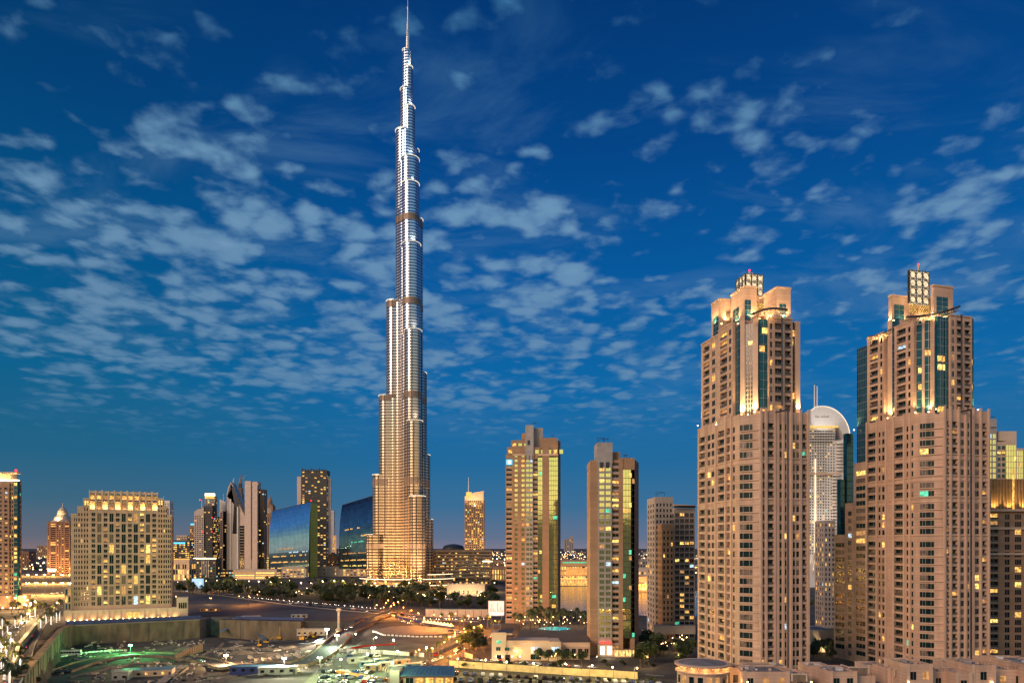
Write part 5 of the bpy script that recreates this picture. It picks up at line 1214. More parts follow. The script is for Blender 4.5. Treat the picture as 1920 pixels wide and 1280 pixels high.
low('grey hazy pair of small towers on the horizon between the brown towers', 'distant_tower', 'tower', 1058, 1076, 1010, 1034, 'stone_grey', 4, .4, 14, .1, dp=60, extra=lambda B, Y: rise(B, 'roof_storey', 1068, 1074, 1004, 1010, Y+3, 30, 'stone_grey'))
low('pale square apartment block left of the domed tower', 'apartment_block', 'apartment block', 69, 89, 1022, 1046, 'stone_brown', 6, .5, 8, .2, dp=40)
low('dark red low block with scattered lights beside the left edge tower', 'apartment_block', 'apartment block', 30, 54, 1033, 1068, 'stone_red', 6, .5, 5, .3, dp=26)
low('white walled showroom building right of the foreground sandstone tower base', 'showroom', 'showroom', 1516, 1564, 1180, 1222, 'stone_pale', 2, .2, 8, .2, dp=20,
    extra=lambda B, Y: lamp('SPOT', (k(1548)*Y, Y-6, .5), 5200, (1,.72,.4), B.root, .5, (k(1546)*Y, Y, 7), 120))
material('sand_heap', (.12,.10,.075), .95, col2=(.25,.19,.13), vscale=.4, bump=.3, bscale=.8)
# ------------------------------------------------------------------ roads, lots, water, excavation
def ribbon(name, pts, width, m, dz=.12, kerb=None, step=6, world=False, kind='structure'):
    P = [p if world else gp(*p)[:2] for p in pts]; dense = []
    for i in range(len(P)-1):                                     # Catmull-Rom through the points
        p0, p1, p2, p3_ = P[max(0, i-1)], P[i], P[i+1], P[min(len(P)-1, i+2)]
        n = max(2, int(math.hypot(p2[0]-p1[0], p2[1]-p1[1])/step))
        for j in range(n):
            t = j/n; dense.append(tuple(.5*((2*p1[a])+(-p0[a]+p2[a])*t+(2*p0[a]-5*p1[a]+4*p2[a]-p3_[a])*t*t+(-p0[a]+3*p1[a]-3*p2[a]+p3_[a])*t**3) for a in (0, 1)))
    dense.append(P[-1]); mb = MB(); vs = []; ks = 5; rows = []
    for i, p in enumerate(dense):
        a, b = dense[max(0, i-1)], dense[min(len(dense)-1, i+1)]; d, _ = unit(a, b); nx, ny = -d[1], d[0]
        wv = width(i/len(dense)) if callable(width) else width
        z = max(terr(p[0]+nx*q, p[1]+ny*q) for q in (-wv/2, 0, wv/2))+dz
        rows.append((p, (nx, ny), wv, z))
    zs = [r[3] for r in rows]
    zs = [sum(zs[max(0, i-2):i+3])/len(zs[max(0, i-2):i+3]) for i in range(len(zs))]
    for i, (p, (nx, ny), wv, _) in enumerate(rows):
        z = max(zs[i], rows[i][3])
        vs += [(p[0]-nx*wv/2, p[1]-ny*wv/2, z), (p[0]+nx*wv/2, p[1]+ny*wv/2, z)]
    mb.add(vs, [(2*i, 2*i+2, 2*i+3, 2*i+1)[::-1] for i in range(len(rows)-1)], m)
    o = mb.build(name); tag(o, kind=kind)
    return [(r[0], r[1], r[2], max(z, r[3])) for r, z in zip(rows, zs)]
def edge_line(name, path, side, w_, h, m, off=0.0, label=None, cat=None, group=None, kind=None, z_add=0.0):
    """a low continuous kerb, wall or hoarding along one side of a road path"""
    mb = MB()
    for i in range(len(path)-1):
        (p, n, wv, z), (q, n2, wq, z2) = path[i], path[i+1]
        a = (p[0]+n[0]*side*(wv/2+off), p[1]+n[1]*side*(wv/2+off)); b = (q[0]+n2[0]*side*(wq/2+off), q[1]+n2[1]*side*(wq/2+off))
        a2 = (a[0]+n[0]*side*w_, a[1]+n[1]*side*w_); b2 = (b[0]+n2[0]*side*w_, b[1]+n2[1]*side*w_)
        z, z2 = z+z_add, z2+z_add
        mb.add([(*a, z-.6), (*b, z2-.6), (*b2, z2-.6), (*a2, z-.6), (*a, z+h), (*b, z2+h), (*b2, z2+h), (*a2, z+h)], [(0,3,2,1),(4,5,6,7),(0,1,5,4),(1,2,6,5),(2,3,7,6),(3,0,4,7)], m)
    o = mb.build(name); return tag(o, label, cat, group, kind)
def patch(name, pxs, m, dz=.05, kind='structure', world=False, z=None):
    P = [p if world else gp(*p)[:2] for p in pxs]
    mb = MB(); zz = (max(terr(*p) for p in P)+dz) if z is None else z
    mb.add([(x, y, zz) for x, y in P], [tuple(range(len(P)))], m); o = mb.build(name)
    if o.data.polygons[0].normal.z < 0: o.data.flip_normals()
    return tag(o, kind=kind)
def dash(path, off, m='paint_white', every=3, w_=.3):
    mb = MB()
    for i in range(0, len(path)-1, every):
        (p, n, wv, z), (q, n2, _, z2) = path[i], path[i+1]
        a = (p[0]+n[0]*off, p[1]+n[1]*off); b = (q[0]+n2[0]*off, q[1]+n2[1]*off)
        mb.add([(a[0]-n[0]*w_, a[1]-n[1]*w_, z+.02), (b[0]-n2[0]*w_, b[1]-n2[1]*w_, z2+.02), (b[0]+n2[0]*w_, b[1]+n2[1]*w_, z2+.02), (a[0]+n[0]*w_, a[1]+n[1]*w_, z+.02)], [(0,1,2,3)], m)
    tag(mb.build('road_marking'), kind='structure')
# far ground cover sheets
material('city_floor', (.05,.042,.036), .9, col2=(.13,.10,.075), vscale=.012)
material('verge', (.018,.022,.010), .95, col2=(.045,.04,.02), vscale=.05)
material('paving_warm', (.13,.10,.075), .8, var=.2, vscale=.12)
material('lot_floor', (.06,.06,.055), .9, col2=(.16,.155,.12), vscale=.07, bump=.1)
patch('park_ground', [(330,1092),(700,1092),(930,1100),(945,1150),(790,1136),(640,1132),(500,1124),(420,1112),(330,1108)], 'verge', .05)
patch('vacant_ground', [(338,1110),(400,1117),(470,1126),(560,1138),(640,1147),(700,1152),(600,1162),(420,1152),(345,1154)], 'ground_slate', .09)
patch('plaza', [(560,1090),(930,1090),(950,1104),(560,1104)], 'paving_warm', .10)
patch('parking_lot_ground', [(640,1218),(860,1236),(820,1290),(560,1290),(600,1250)], 'lot_floor', .08)
patch('vacant_lot', [(720,1190),(900,1196),(850,1225),(770,1222),(660,1212),(690,1195)], 'lot_floor', .07)
lake = [(20,966),(120,985),(205,960),(235,870),(262,760),(250,640),(196,560),(120,545),(48,600),(24,760)]
def water():
    m = bpy.data.materials.new('lake_water'); m.use_nodes = True; t = m.node_tree; b = t.nodes['Principled BSDF']
    b.inputs['Base Color'].default_value = (.01,.05,.06,1); b.inputs['Roughness'].default_value = .12; b.inputs['Specular IOR Level'].default_value = .9
    n = t.nodes.new('ShaderNodeTexNoise'); n.inputs['Scale'].default_value = .35; g = t.nodes.new('ShaderNodeTexCoord'); t.links.new(g.outputs['Object'], n.inputs['Vector'])
    bp = t.nodes.new('ShaderNodeBump'); bp.inputs['Strength'].default_value = .5; bp.inputs['Distance'].default_value = .4
    t.links.new(n.outputs['Fac'], bp.inputs['Height']); t.links.new(bp.outputs[0], b.inputs['Normal']); MATS['lake_water'] = m
water(); patch('lake', lake, 'lake_water', .12, world=True)
rdm = []
patch('interchange_ground', [(-60,1070),(140,1070),(140,1132),(-60,1140)], 'paving_warm', .06)
highway = [ribbon('highway', [(-40,1079),(60,1078),(140,1076)], 34, 'asphalt', .15), ribbon('highway', [(-40,1098),(70,1094),(140,1092)], 26, 'asphalt', .16), ribbon('highway', [(-40,1124),(60,1117),(140,1110)], 20, 'asphalt', .17)]
for h in highway: dash(h, 0, every=2); dash(h, 5, every=2)
R1 = ribbon('boulevard_road', [(-30,1300),(8,1246),(30,1205),(62,1165),(100,1142),(150,1128)], 19, 'asphalt', .2)
edge_line('kerb', R1, 1, .5, .18, 'kerb', kind='structure'); edge_line('kerb', R1, -1, .5, .18, 'kerb', kind='structure'); dash(R1, 3); dash(R1, -3)
R2 = ribbon('site_road', [(112,1262),(135,1253),(170,1242),(250,1229),(320,1230),(400,1244),(470,1252),(540,1249),(590,1236),(622,1213),(650,1190),(690,1166),(735,1149)], 11, 'asphalt', .55)
edge_line('road_barrier', R2, 1, .4, .9, 'concrete', .2, 'long low concrete barrier along the pit side of the curving site road', 'barrier')
edge_line('road_barrier', R2, -1, .4, .9, 'concrete', .2, 'long low concrete barrier along the near side of the curving site road', 'barrier')
R3 = ribbon('boulevard_road', [(330,1106),(400,1112),(470,1121),(560,1133),(640,1141),(735,1150),(800,1158),(905,1163)], 15, 'asphalt', .2)
edge_line('kerb', R3, 1, .5, .18, 'kerb', kind='structure'); edge_line('kerb', R3, -1, .5, .18, 'kerb', kind='structure'); dash(R3, 0)
R4 = ribbon('ring_road', [(735,1150),(752,1162),(800,1176),(850,1184),(905,1189),(960,1192)], 9, 'asphalt', .25); dash(R4, 0)
R5 = ribbon('access_road', [(925,1192),(890,1205),(862,1222),(835,1236),(795,1250),(760,1262),(700,1290)], 9, 'asphalt', .3)
R6 = ribbon('podium_road', [(835,1232),(900,1238),(980,1246),(1080,1254),(1180,1262),(1300,1272)], 8, 'asphalt', .22); dash(R6, 0)
R7 = ribbon('site_track', [(330,1258),(345,1248),(325,1262),(300,1282)], 5, 'pavement', .5)
patch('oval_court', [(700+a, b) for a, b in ((0,1183),(30,1175),(80,1173),(140,1178),(172,1184),(120,1190),(60,1191),(15,1188))], 'pavement', .4)
# retaining wall of the excavation
def wall_run(name, pts, z0, z1, th, m, label, cat, cap=None, piers=0, pm='concrete_dark'):
    mb = MB()
    for i in range(len(pts)-1):
        d, L = unit(pts[i], pts[i+1]); mb.obox(pts[i], d, 0, L, -th, 0, z0, z1, m)
        if cap: mb.obox(pts[i], d, -.1, L+.1, -th-.1, .25, z1, z1+.5, cap)
        n = int(L/piers) if piers else 0
        for j in range(1, n): mb.obox(pts[i], d, L*j/n-.15, L*j/n+.15, .003, .25, z0, z1-.3, pm)
    return tag(mb.build(name), label, cat)
A_, B_2 = (-311, 486), (-240, 526)
wall_run('retaining_wall', [(-311, 484.5), (-240, 524.5)], -16, -.2, 3.5, 'concrete', 'long brown retaining wall of the excavation below the pale hotel', 'retaining wall', 'pavement', 11)
lw = [(-212, 297), (-232, 331), (-262, 384), (-290, 430), (-308, 466), (-311, 484.5)]
lw = [(xL(y)+2.5, y) for y in (290, 325, 360, 395, 430, 460)]+[(-311, 484.5)]
wall_run('retaining_wall', lw, -16, .4, 3, 'concrete', 'curving retaining wall between the lit boulevard and the excavation', 'retaining wall', 'concrete', 9)
wall_run('earth_cut', [(-240, 524.5), (-239, 541), (-224, 541), (-224, 523)], -16, .1, 5, 'concrete_dark', 'dark recessed wall niche at the corner of the excavation', 'retaining wall')
wall_run('retaining_wall', [(-224, 523), (-190, 517), (-158, 511)], -16, .1, 4, 'concrete', 'stained earth coloured wall of the excavation right of the dark niche', 'retaining wall', None, 13)
wall_run('hoarding', [(-318, 486.5), (-241, 529.5)], .2, 3.0, .2, 'hoarding_blue', 'blue hoarding along the top of the retaining wall below the pale hotel', 'hoarding')
wall_run('hoarding', [(-214, 528), (-158, 517)], .2, 2.4, .2, 'hoarding_blue', 'blue hoarding on the earth cut beside the site cabins', 'hoarding')
wall_run('hoarding', [gp(798,1156)[:2], gp(918,1157)[:2]], .1, 6.2, .4, 'metal_panel', 'long grey hoarding left of the outdoor screen', 'hoarding', 'roof_blue', 6)
# upstand wall of the left bridge
wall_run('ramp_wall', [gp(28,1262)[:2], gp(38,1222)[:2], gp(70,1180)[:2]], 0, 4.5, 1.2, 'concrete_dark', 'dark ramp wall between the boulevard and the excavation', 'ramp wall', 'stone_pale')
# outdoor screen
def screen():
    Y = 500; x0, x1 = k(916)*Y, k(945)*Y; t = thing('outdoor_screen', 'large outdoor screen showing a pale skyline picture, left of the brown tower', 'screen', ((x0+x1)/2, Y, 0))
    z0, z1 = zof(1153, Y), zof(1126, Y); m = MB(); m.box(x0-.5, x1+.5, Y, Y+1.5, z0-.6, z1+.6, 'dark_metal'); m.build('frame', t)
    m = MB(); m.box(x0, x1, Y-.1, Y-.003, z0, z1, 'screen_face')
    for i, (a, h) in enumerate(((.12,.55),(.22,.8),(.33,.5),(.45,.35),(.58,.9),(.68,.45),(.8,.6),(.9,.4))): m.box(x0+(x1-x0)*(a-.035), x0+(x1-x0)*(a+.035), Y-.16, Y-.105, z0+(z1-z0)*.22, z0+(z1-z0)*h, 'screen_dark')
    m.build('picture', t); m = MB()
    for a in (.15, .85): m.tube((x0+(x1-x0)*a, Y+.8, 0), (x0+(x1-x0)*a, Y+.8, z0), .3, .3, 'dark_metal')
    m.build('leg', t); lamp('POINT', ((x0+x1)/2, Y-6, 4), 1500, (.9,.9,1), t, 1)
glow('lit_cyanpale', (.35,.65,1.0), .9); glow('screen_face', (.85,.74,.68), .75); glow('screen_dark', (.62,.50,.44), .62); screen()
# podium building with pool terrace between the brown towers
def podium():
    Y = 332; B = px_tower('podium_building', 'low cream podium building with green windows below the left brown tower', 'building', 1000, Y)
    d = (1, 0)
    def bx(px0, px1, yt, Y, dp, m='stone_pale'): 
        p = pt(px0, Y); W = hit(px1, p, d); z1 = zof(yt, Y); B.piece('wing').obox(p, d, 0, W, -dp, 0, 0, z1, m); B.piece('parapet').obox(p, d, -.05, W+.05, -.35, .05, z1, z1+.8, 'stone_trim'); return p
    p = bx(922, 949, 1188, Y, 16); p2 = bx(949, 963, 1203, Y+.5, 15); p3_ = bx(963, 1030, 1203, Y+3, 18); p4 = bx(1030, 1052, 1205, Y+1, 20); p5 = bx(1052, 1106, 1211, Y+5, 20, 'stone_hotel')
    for a, y0, y1, m in ((931, 1200, 1206, 'lit_green'), (930, 1212, 1219, 'glass_teal'), (946.5, 1213, 1219, 'glass_teal')):
        u = hit(a, p, d); B.win(p, d, u, u+2.2, .08 if a < 940 else .10, zof(y1, Y), zof(y0, Y), m, mull=1)
    for a in (931, 947): u = hit(a, p, d); B.piece('door').obox(p, d, u, u+2.4, .01, .12, .1, 3.2, 'glass_black')
    for j, a in enumerate((996, 1006)): u = hit(a, p3_, d); B.win(p3_, d, u, u+1.9, .08, zof(1220, Y), zof(1214, Y), 'lit_cool'); B.win(p3_, d, u-.3, u+2.2, .08, .4, 3, 'glass')
    for a in (1034, 1042): u = hit(a, p4, d); B.win(p4, d, u, u+1.8, .08, zof(1224, Y), zof(1213, Y), 'lit_cool', mull=1)
    for a in (1060, 1072, 1084, 1096): u = hit(a, p5, d); B.win(p5, d, u, u+2, .08, zof(1226, Y), zof(1218, Y), 'glass', mull=1)
    B.wall.prism([pt(963, Y+4), pt(1106, Y+6), pt(1100, 436), pt(985, 436)], 0, 8.4, 'stone_hotel', 'paving_warm')
    B.piece('roof_slab').prism([pt(930, Y+1), pt(960, Y+1), pt(964, Y+14), pt(938, Y+14)], zof(1188, Y)-.5, lambda x, y: zof(1187, Y)+.15*(y-Y)*.3, 'stone_trim', 'dark_metal')
    m = B.piece('pool'); n = 18; cx, cy = k(1040)*395, 395; m.add([(cx+7.5*math.cos(2*math.pi*i/n)*(1+.25*math.cos(4*math.pi*i/n)), cy+9*math.sin(2*math.pi*i/n), 8.55) for i in range(n)], [tuple(range(n))], 'water_pool')
    for px in (930, 942, 960, 975, 1012, 1034): x = k(px)*Y; B.piece('wall_light').box(x-.2, x+.2, Y-.45, Y-.15, 2.2, 2.7, 'lamp_warm')
    for px in (936, 965, 1020): lamp('POINT', (k(px)*Y, Y-2.5, 3), 260, (1,.68,.3), B.root, .3)
    B.finish()
podium()
# foreground podium: round canopy and roof terraces
def fg_podium():
    B = Bld('podium_building', 'sandstone podium with a round glowing canopy and flat roof terraces at lower right', 'building', 110, 235)
    d = (1, 0)
    def bx(px0, px1, yt, Y, dp, name='roof_block', m='stone', z0=0, par=.9, top='roof'):
        p = pt(px0, Y); W = hit(px1, p, d); z1 = zof(yt, Y)
        mb = B.piece(name); mb.obox(p, d, 0, W, -dp, 0, z0, z1, m); mb.obox(p, d, .35, W-.35, -dp+.35, -.35, z1+.003, z1+.06, top)
        for a, b, c, e in ((-.05, W+.05, -.35, .08), (-.05, W+.05, -dp-.05, -dp+.35), (-.05, .35, -dp+.35, -.35), (W-.35, W+.05, -dp+.35, -.35)): mb.obox(p, d, a, b, c, e, z1, z1+par, m)
        for u in (0, W-.9): mb.obox(p, d, u-.1, u+1.0, .085, .3, z0, z1+par+.25, 'stone_trim')
        return p, W, z1
    # drum and canopy
    Y = 238; cx, cy = k(1317)*Y, Y; zt = zof(1241, Y)
    dr = B.piece('drum'); dr.lathe((cx, cy), [(8.6, 0), (8.6, zt-2.9), (9.3, zt-2.8), (9.3, zt-2.4), (7.3, zt-2.4), (7.3, zt-.7)], 'stone', 40)
    cn = B.piece('canopy'); cn.lathe((cx, cy), [(7.2, zt-.7), (9.5, zt-.62), (9.6, zt-.1), (8.7, zt+.15), (8.2, zt+.02), (8.0, zt-.05)], 'stone_trim', 48)
    rf = B.piece('canopy_roof'); rf.lathe((cx, cy), [(8.1, zt-.2), (8.0, zt+.05), (4.5, zt+.55), (.3, zt+.95)], 'roof', 48)
    for i in range(22):
        a = 2*math.pi*i/22; x, y = cx+8.3*math.cos(a), cy+8.3*math.sin(a); B.piece('downlight').lathe((x, y), [(.28, zt-.82), (.28, zt-.72)], 'lamp_warm', 8)
        B.piece('canopy_bracket').tube((cx+7.3*math.cos(a), cy+7.3*math.sin(a), zt-1.5), (cx+9.2*math.cos(a), cy+9.2*math.sin(a), zt-.7), .12, .12, 'stone_trim', 5)
        if i % 2 == 0: lamp('POINT', (cx+8.1*math.cos(a), cy+8.1*math.sin(a), zt-1.3), 150, (1,.62,.22), B.root, .25)
    for i in range(9):
        a = math.pi+math.pi*(i+.5)/9; q = (cx+8.65*math.cos(a-.1), cy+8.65*math.sin(a-.1)); e = (cx+8.65*math.cos(a+.1), cy+8.65*math.sin(a+.1)); dd, L = unit(q, e); B.win(q, dd, 0, L, .02, zt-6.5, zt-3.8, random.choice(('glass','glass','lit_dim')))
    blocks = [(1368,1392,1256,236,10,'wall_lit'), (1392,1480,1262,231,14,0), (1400,1474,1252,246,9,0), (1480,1520,1270,233,12,0), (1518,1560,1252,246,10,0), (1556,1606,1262,229,13,0),
              (1606,1640,1272,232,10,0), (1626,1664,1250,247,9,0), (1664,1700,1256,238,10,0), (1700,1748,1250,229,14,0), (1748,1792,1262,234,10,0), (1778,1836,1246,244,9,0),
              (1792,1822,1266,228,9,0), (1822,1866,1250,229,14,0), (1866,1925,1258,236,12,0), (1855,1925,1240,250,9,0), (1925,1990,1250,232,20,0)]
    for i, (a, b, y, Y, dp, f) in enumerate(blocks):
        p, W, z1 = bx(a, b, y, Y, dp, par=.7+.3*(i % 3 == 0))
        if y > 1245 and b < 1990 and Y < 240:
            n = max(1, int(W/4)); 
            for j in range(n): u = W*(j+.5)/n; B.win(p, d, u-1.0, u+1.0, .09, z1-4.2, z1-1.5, random.choice(('glass','glass','glass_black','lit_dim')), mull=1)
            B.piece('rooftop_unit').obox(p, d, W*.35, W*.35+1.6, -dp*.6-1.2, -dp*.6, z1+.07, z1+1.1, 'metal_panel')
        random.seed(i*7+1)
        for q in range(int(W*dp/38)):
            u, nn = random.uniform(1, max(1.2, W-2.5)), random.uniform(1.2, dp-2.6); sz = random.choice((.6, .9, 1.4))
            B.piece('air_conditioner').obox(p, d, u, u+sz*1.3, -nn-sz, -nn, z1+.07, z1+.07+sz*.8, random.choice(('metal_panel','white_panel','stone_grey')))
        if W > 6:
            m_ = B.piece('roof_duct'); u = W*.3; m_.obox(p, d, u, u+.35, -dp+1.2, -1.2, z1+.07, z1+.5, 'metal_panel')
            m_ = B.piece('railing')
            for q in range(int(W/1.2)): m_.obox(p, d, .4+q*1.2, .45+q*1.2, -.2, -.15, z1+.7, z1+1.75, 'dark_metal')
            m_.obox(p, d, .4, W-.4, -.2, -.15, z1+1.75, z1+1.8, 'dark_metal')
        if W > 7: B.piece('roof_vent').obox(p, d, W*.7, W*.7+.8, -dp*.4-.8, -dp*.4, z1+.07, z1+.8, 'stone_trim')
    p = pt(1368, 226); B.wall.prism([pt(1290, 226), pt(2000, 222), pt(2000, 262), pt(1330, 262)], 0, zof(1282, 232)-1.5, 'stone', 'roof')
    # penthouse screens and pergola frames on the roof
    for a, b, y0, y1, Y in ((1590,1630,1249,1266,236), (1676,1700,1252,1262,235), (1745,1780,1251,1262,240), (1834,1862,1246,1250,243), (1484,1514,1262,1271,230)):
        p = pt(a, Y); W = hit(b, p, d); z1 = zof(y0, Y); z0 = zof(y1, Y)-1; m = B.piece('screen_wall'); m.obox(p, d, .5, W-.5, -.3, -.1, z0, z1-.4, 'louvre'); m.obox(p, d, 0, W, -.5, 0, z1-.4, z1, 'stone_pale')
        for u in (0, W-.5): m.obox(p, d, u, u+.5, -.5, 0, z0, z1-.4, 'stone_pale')
        for u in (0, W-.5): m.obox(p, d, u, u+.5, -6, -5.5, z0, z1-.4, 'stone_pale')
        for u in (0, W-.5): m.obox(p, d, u, u+.5, -5.5, -.5, z1-.35, z1-.01, 'stone_pale')
    lamp('SPOT', (k(1376)*237, 231, zof(1277, 231)), 600, (1,.55,.15), B.root, .3, (k(1380)*237, 237, zof(1262, 237)), 130)
    for px in (1401, 1520, 1702, 1858): x = k(px)*229; B.piece('wall_light').box(x-.2, x+.2, 228.3, 228.7, zof(1279, 228), zof(1277.5, 228), 'lamp_warm')
    m = B.piece('antenna'); m.tube((k(1433)*236, 236, zof(1262, 236)), (k(1433)*236, 236, zof(1246, 236)), .06, .04, 'dark_metal', 5)
    B.finish('base')
fg_podium()
def blue_roof():
    Y = 282; B = Bld('site_office', 'low foreground building with a long blue metal roof at the bottom edge', 'building', -32, 286); x0, x1 = k(762)*Y, k(856)*Y
    B.piece('roof').prism([(x0-2, Y-9), (x1, Y-9), (x1-1, Y+1), (x0+.5, Y+1)], 3.8, lambda x, y: 4.2+(y-Y+9)*.22, 'roof_blue')
    for j in range(14): a = x0-2+(x1-x0+2)*j/13; b = x0+.5+(x1-x0-1.5)*j/13; B.piece('roof_seam').tube((a, Y-9, 4.28), (b, Y+1, 6.48), .07, .07, 'roof_blue', 4)
    B.wall.box(x0, x1-1, Y-8, Y, 0, 3.78, 'stone_hotel')
    for j in range(5): B.win((x0, Y-8), (1, 0), 1+j*4, 4+j*4, .08, .8, 3, random.choice(('lit_gold','glass','lit_warm')), mull=1)
    a, b = k(746)*Y, k(765)*Y; B.piece('side_block').box(a-2, a+2.2, Y-10, Y-1, 0, 6.3, 'stone_grey'); B.finish()
blue_roof()
# boundary wall of the car park, floodlit yellow
path = [(p, n, 1, .05) for p, n in [(gp(x, y)[:2], (0, 1)) for x, y in ((842,1250),(900,1254),(960,1258),(1020,1262),(1080,1266),(1140,1269),(1196,1273))]]
edge_line('boundary_wall', path, 1, .4, 3.0, 'wall_yellow', 0, 'long low boundary wall lit yellow behind the row of parked cars', 'boundary wall', z_add=0)
edge_line('boundary_wall', [(p, n, 1, .05) for p, n in [(gp(x, y)[:2], (0, 1)) for x, y in ((846,1238),(870,1231),(886,1236))]], 1, .4, 2.4, 'stone_pale', 0, 'short cream corner wall in front of the big dark tree', 'boundary wall')
patch('car_park_ground', [(836,1258),(960,1262),(1100,1270),(1260,1276),(1290,1340),(780,1340)], 'asphalt', .09)

for i, (pts, w_) in enumerate((([(415,1192),(455,1186),(520,1182),(575,1180)], 3.2), ([(420,1200),(480,1196),(530,1194)], 2.4), ([(560,1213),(590,1206),(606,1198)], 3))):
    P = ribbon('tarpaulin', pts, w_, 'tarp_blue', .7, kind=None); 
for o, l in zip([o for o in C.objects if o.name.startswith('tarpaulin')], ('long blue tarpaulin strip at the foot of the earth cut', 'shorter blue tarpaulin strip on the pit floor', 'blue tarpaulin beside the yellow machines')): tag(o, l, 'tarpaulin')
for i, (pts, w_, h_, l) in enumerate((([(385,1222),(420,1216),(470,1214),(520,1219)], 3, 1.6, 'long low earth berm across the middle of the pit'), ([(330,1240),(372,1232),(410,1214),(418,1206)], 2, 1.2, 'pale earth berm running from the sheet piles to the niche'),
        ([(130,1270),(190,1256),(250,1243),(310,1243),(352,1252),(330,1268)], 1.6, 1.0, 'pale kerb of earth round the cabins in the foreground pit'), ([(345,1276),(385,1262),(440,1258),(500,1266)], 2.2, 1.3, 'rough earth berm below the orange floodlight'))):
    P = [gp(*p) for p in pts]; mb = MB()
    for j in range(len(P)-1):
        for q in range(8):
            t0, t1 = q/8, (q+1)/8; a = [P[j][k_]+(P[j+1][k_]-P[j][k_])*t0 for k_ in range(3)]; b = [P[j][k_]+(P[j+1][k_]-P[j][k_])*t1 for k_ in range(3)]
            d, _ = unit(a, b); nx, ny = -d[1], d[0]; ha, hb = h_*(.7+.6*noise.noise(Vector((a[0]*.3, a[1]*.3, 0)))), h_*(.7+.6*noise.noise(Vector((b[0]*.3, b[1]*.3, 0)))); za, zb = terr(a[0], a[1])-.3, terr(b[0], b[1])-.3
            mb.add([(a[0]-nx*w_, a[1]-ny*w_, za), (b[0]-nx*w_, b[1]-ny*w_, zb), (b[0], b[1], zb+hb+.3), (a[0], a[1], za+ha+.3), (a[0]+nx*w_, a[1]+ny*w_, za), (b[0]+nx*w_, b[1]+ny*w_, zb)], [(0,1,2,3),(3,2,5,4)], 'sand_heap')
    tag(mb.build('earth_berm'), l, 'earth berm')
# ------------------------------------------------------------------ trees, lamps, vehicles, site equipment
def leaf_cloud(mb, c, rx, ry, rz, n, m, size=.5):
    for _ in range(n):
        while True:
            v = Vector((random.uniform(-1,1), random.uniform(-1,1), random.uniform(-1,1)))
            if .25 < v.length < 1: break
        q = Vector((c[0]+v.x*rx, c[1]+v.y*ry, c[2]+v.z*rz)); a = Vector((random.gauss(0,1), random.gauss(0,1), random.gauss(0,.6))).normalized(); b = a.orthogonal().normalized()
        s = size*random.uniform(.6, 1.3); mb.add([q-a*s, q+b*s*.6, q+a*s, q-b*s*.6], [(0,1,2,3)], m)
def make_tree(h, r, seed, leaf='leaf', dense=1.0):
    random.seed(seed); root = thing('tree', 'tree', 'tree', (0,0,0)); t = MB(); hb = h*.38
    t.tube((0,0,-.3), (.1,0,hb), .028*h, .018*h, 'bark', 7)
    cl = []
    for i in range(7):
        a = i*2.4+random.random(); rr = r*random.uniform(.35, .72); z = hb+(h-hb)*random.uniform(.25, .75); e = (rr*math.cos(a), rr*math.sin(a), z)
        t.tube((.1,0,hb*.9), e, .012*h, .005*h, 'bark', 5); cl.append(e)
    cl.append((0, 0, h*.82)); t.build('trunk', root); c = MB()
    for e in cl: leaf_cloud(c, e, r*.46, r*.46, (h-hb)*.27, int(85*dense), leaf if random.random() < .6 else 'leaf_dark', .10*r+.12)
    c.build('crown', root); return root
def make_palm(h, seed, wrapped=False, fr=2.6):
    random.seed(seed); root = thing('palm_tree', 'palm', 'palm', (0,0,0)); t = MB(); px_, n = Vector((0,0,-.3)), 6
    for i in range(n): q = Vector((.12*math.sin(i*.6)*h/8, 0, h*(i+1)/n)); t.tube(px_, q, .26-.015*i, .26-.015*(i+1), 'bark', 8); px_ = q
    t.build('trunk', root); c = MB(); top = px_
    for i in range(22):
        a = i*2.4; up = random.uniform(-.3, 1.1); L = fr*random.uniform(.85, 1.15); prev = top; ns = 6
        for s_ in range(ns):
            f = (s_+1)/ns; q = top+Vector((math.cos(a)*L*f*(.9 if up < .6 else .65), math.sin(a)*L*f*(.9 if up < .6 else .65), L*(up*f-.95*f*f))); sd_ = Vector((-math.sin(a), math.cos(a), 0))*(.34*math.sin(math.pi*(f*.85+.1))+.05)*fr/2.6
            dn = Vector((0,0,-.12)); w0 = Vector((-math.sin(a), math.cos(a), 0))*(.34*math.sin(math.pi*((f-1/ns)*.85+.1))+.05)*fr/2.6
            c.add([prev, q, q+sd_+dn, prev+w0+dn], [(0,1,2,3)], 'palm_leaf'); c.add([prev, prev-w0+dn, q-sd_+dn, q], [(0,1,2,3)], 'palm_leaf'); prev = q
    c.build('crown', root)
    if wrapped:
        wv = MB()
        for i in range(26): z = .6+(h-1.0)*i/26; wv.lathe((.12*math.sin(z/h*3.6)*h/8, 0), [(.30, z), (.31, z+.1)], 'fairy_light', 8)
        wv.build('light_wrap', root)
    return root
protos = []
def place(proto, px=None, py=None, xy=None, label=None, group=None, s=1.0, rz=None, cat=None, z=None, skip=()):
    if xy is None: x, y, zz = gp(px, py)
    else: x, y = xy; zz = terr(x, y)
    if z is not None: zz = z
    o = proto if not proto.get('used') else copy_tree(proto, skip=skip)
    if not proto.get('used'):
        protos.append(proto); proto['used'] = 1
    elif 'used' in o: del o['used']
    o.location = (x, y, zz); o.scale = (s, s, s); o.rotation_euler[2] = random.random()*6.3 if rz is None else rz
    if label: o['label'] = label
    if group: o['group'] = group
    if cat: o['category'] = cat
    return o
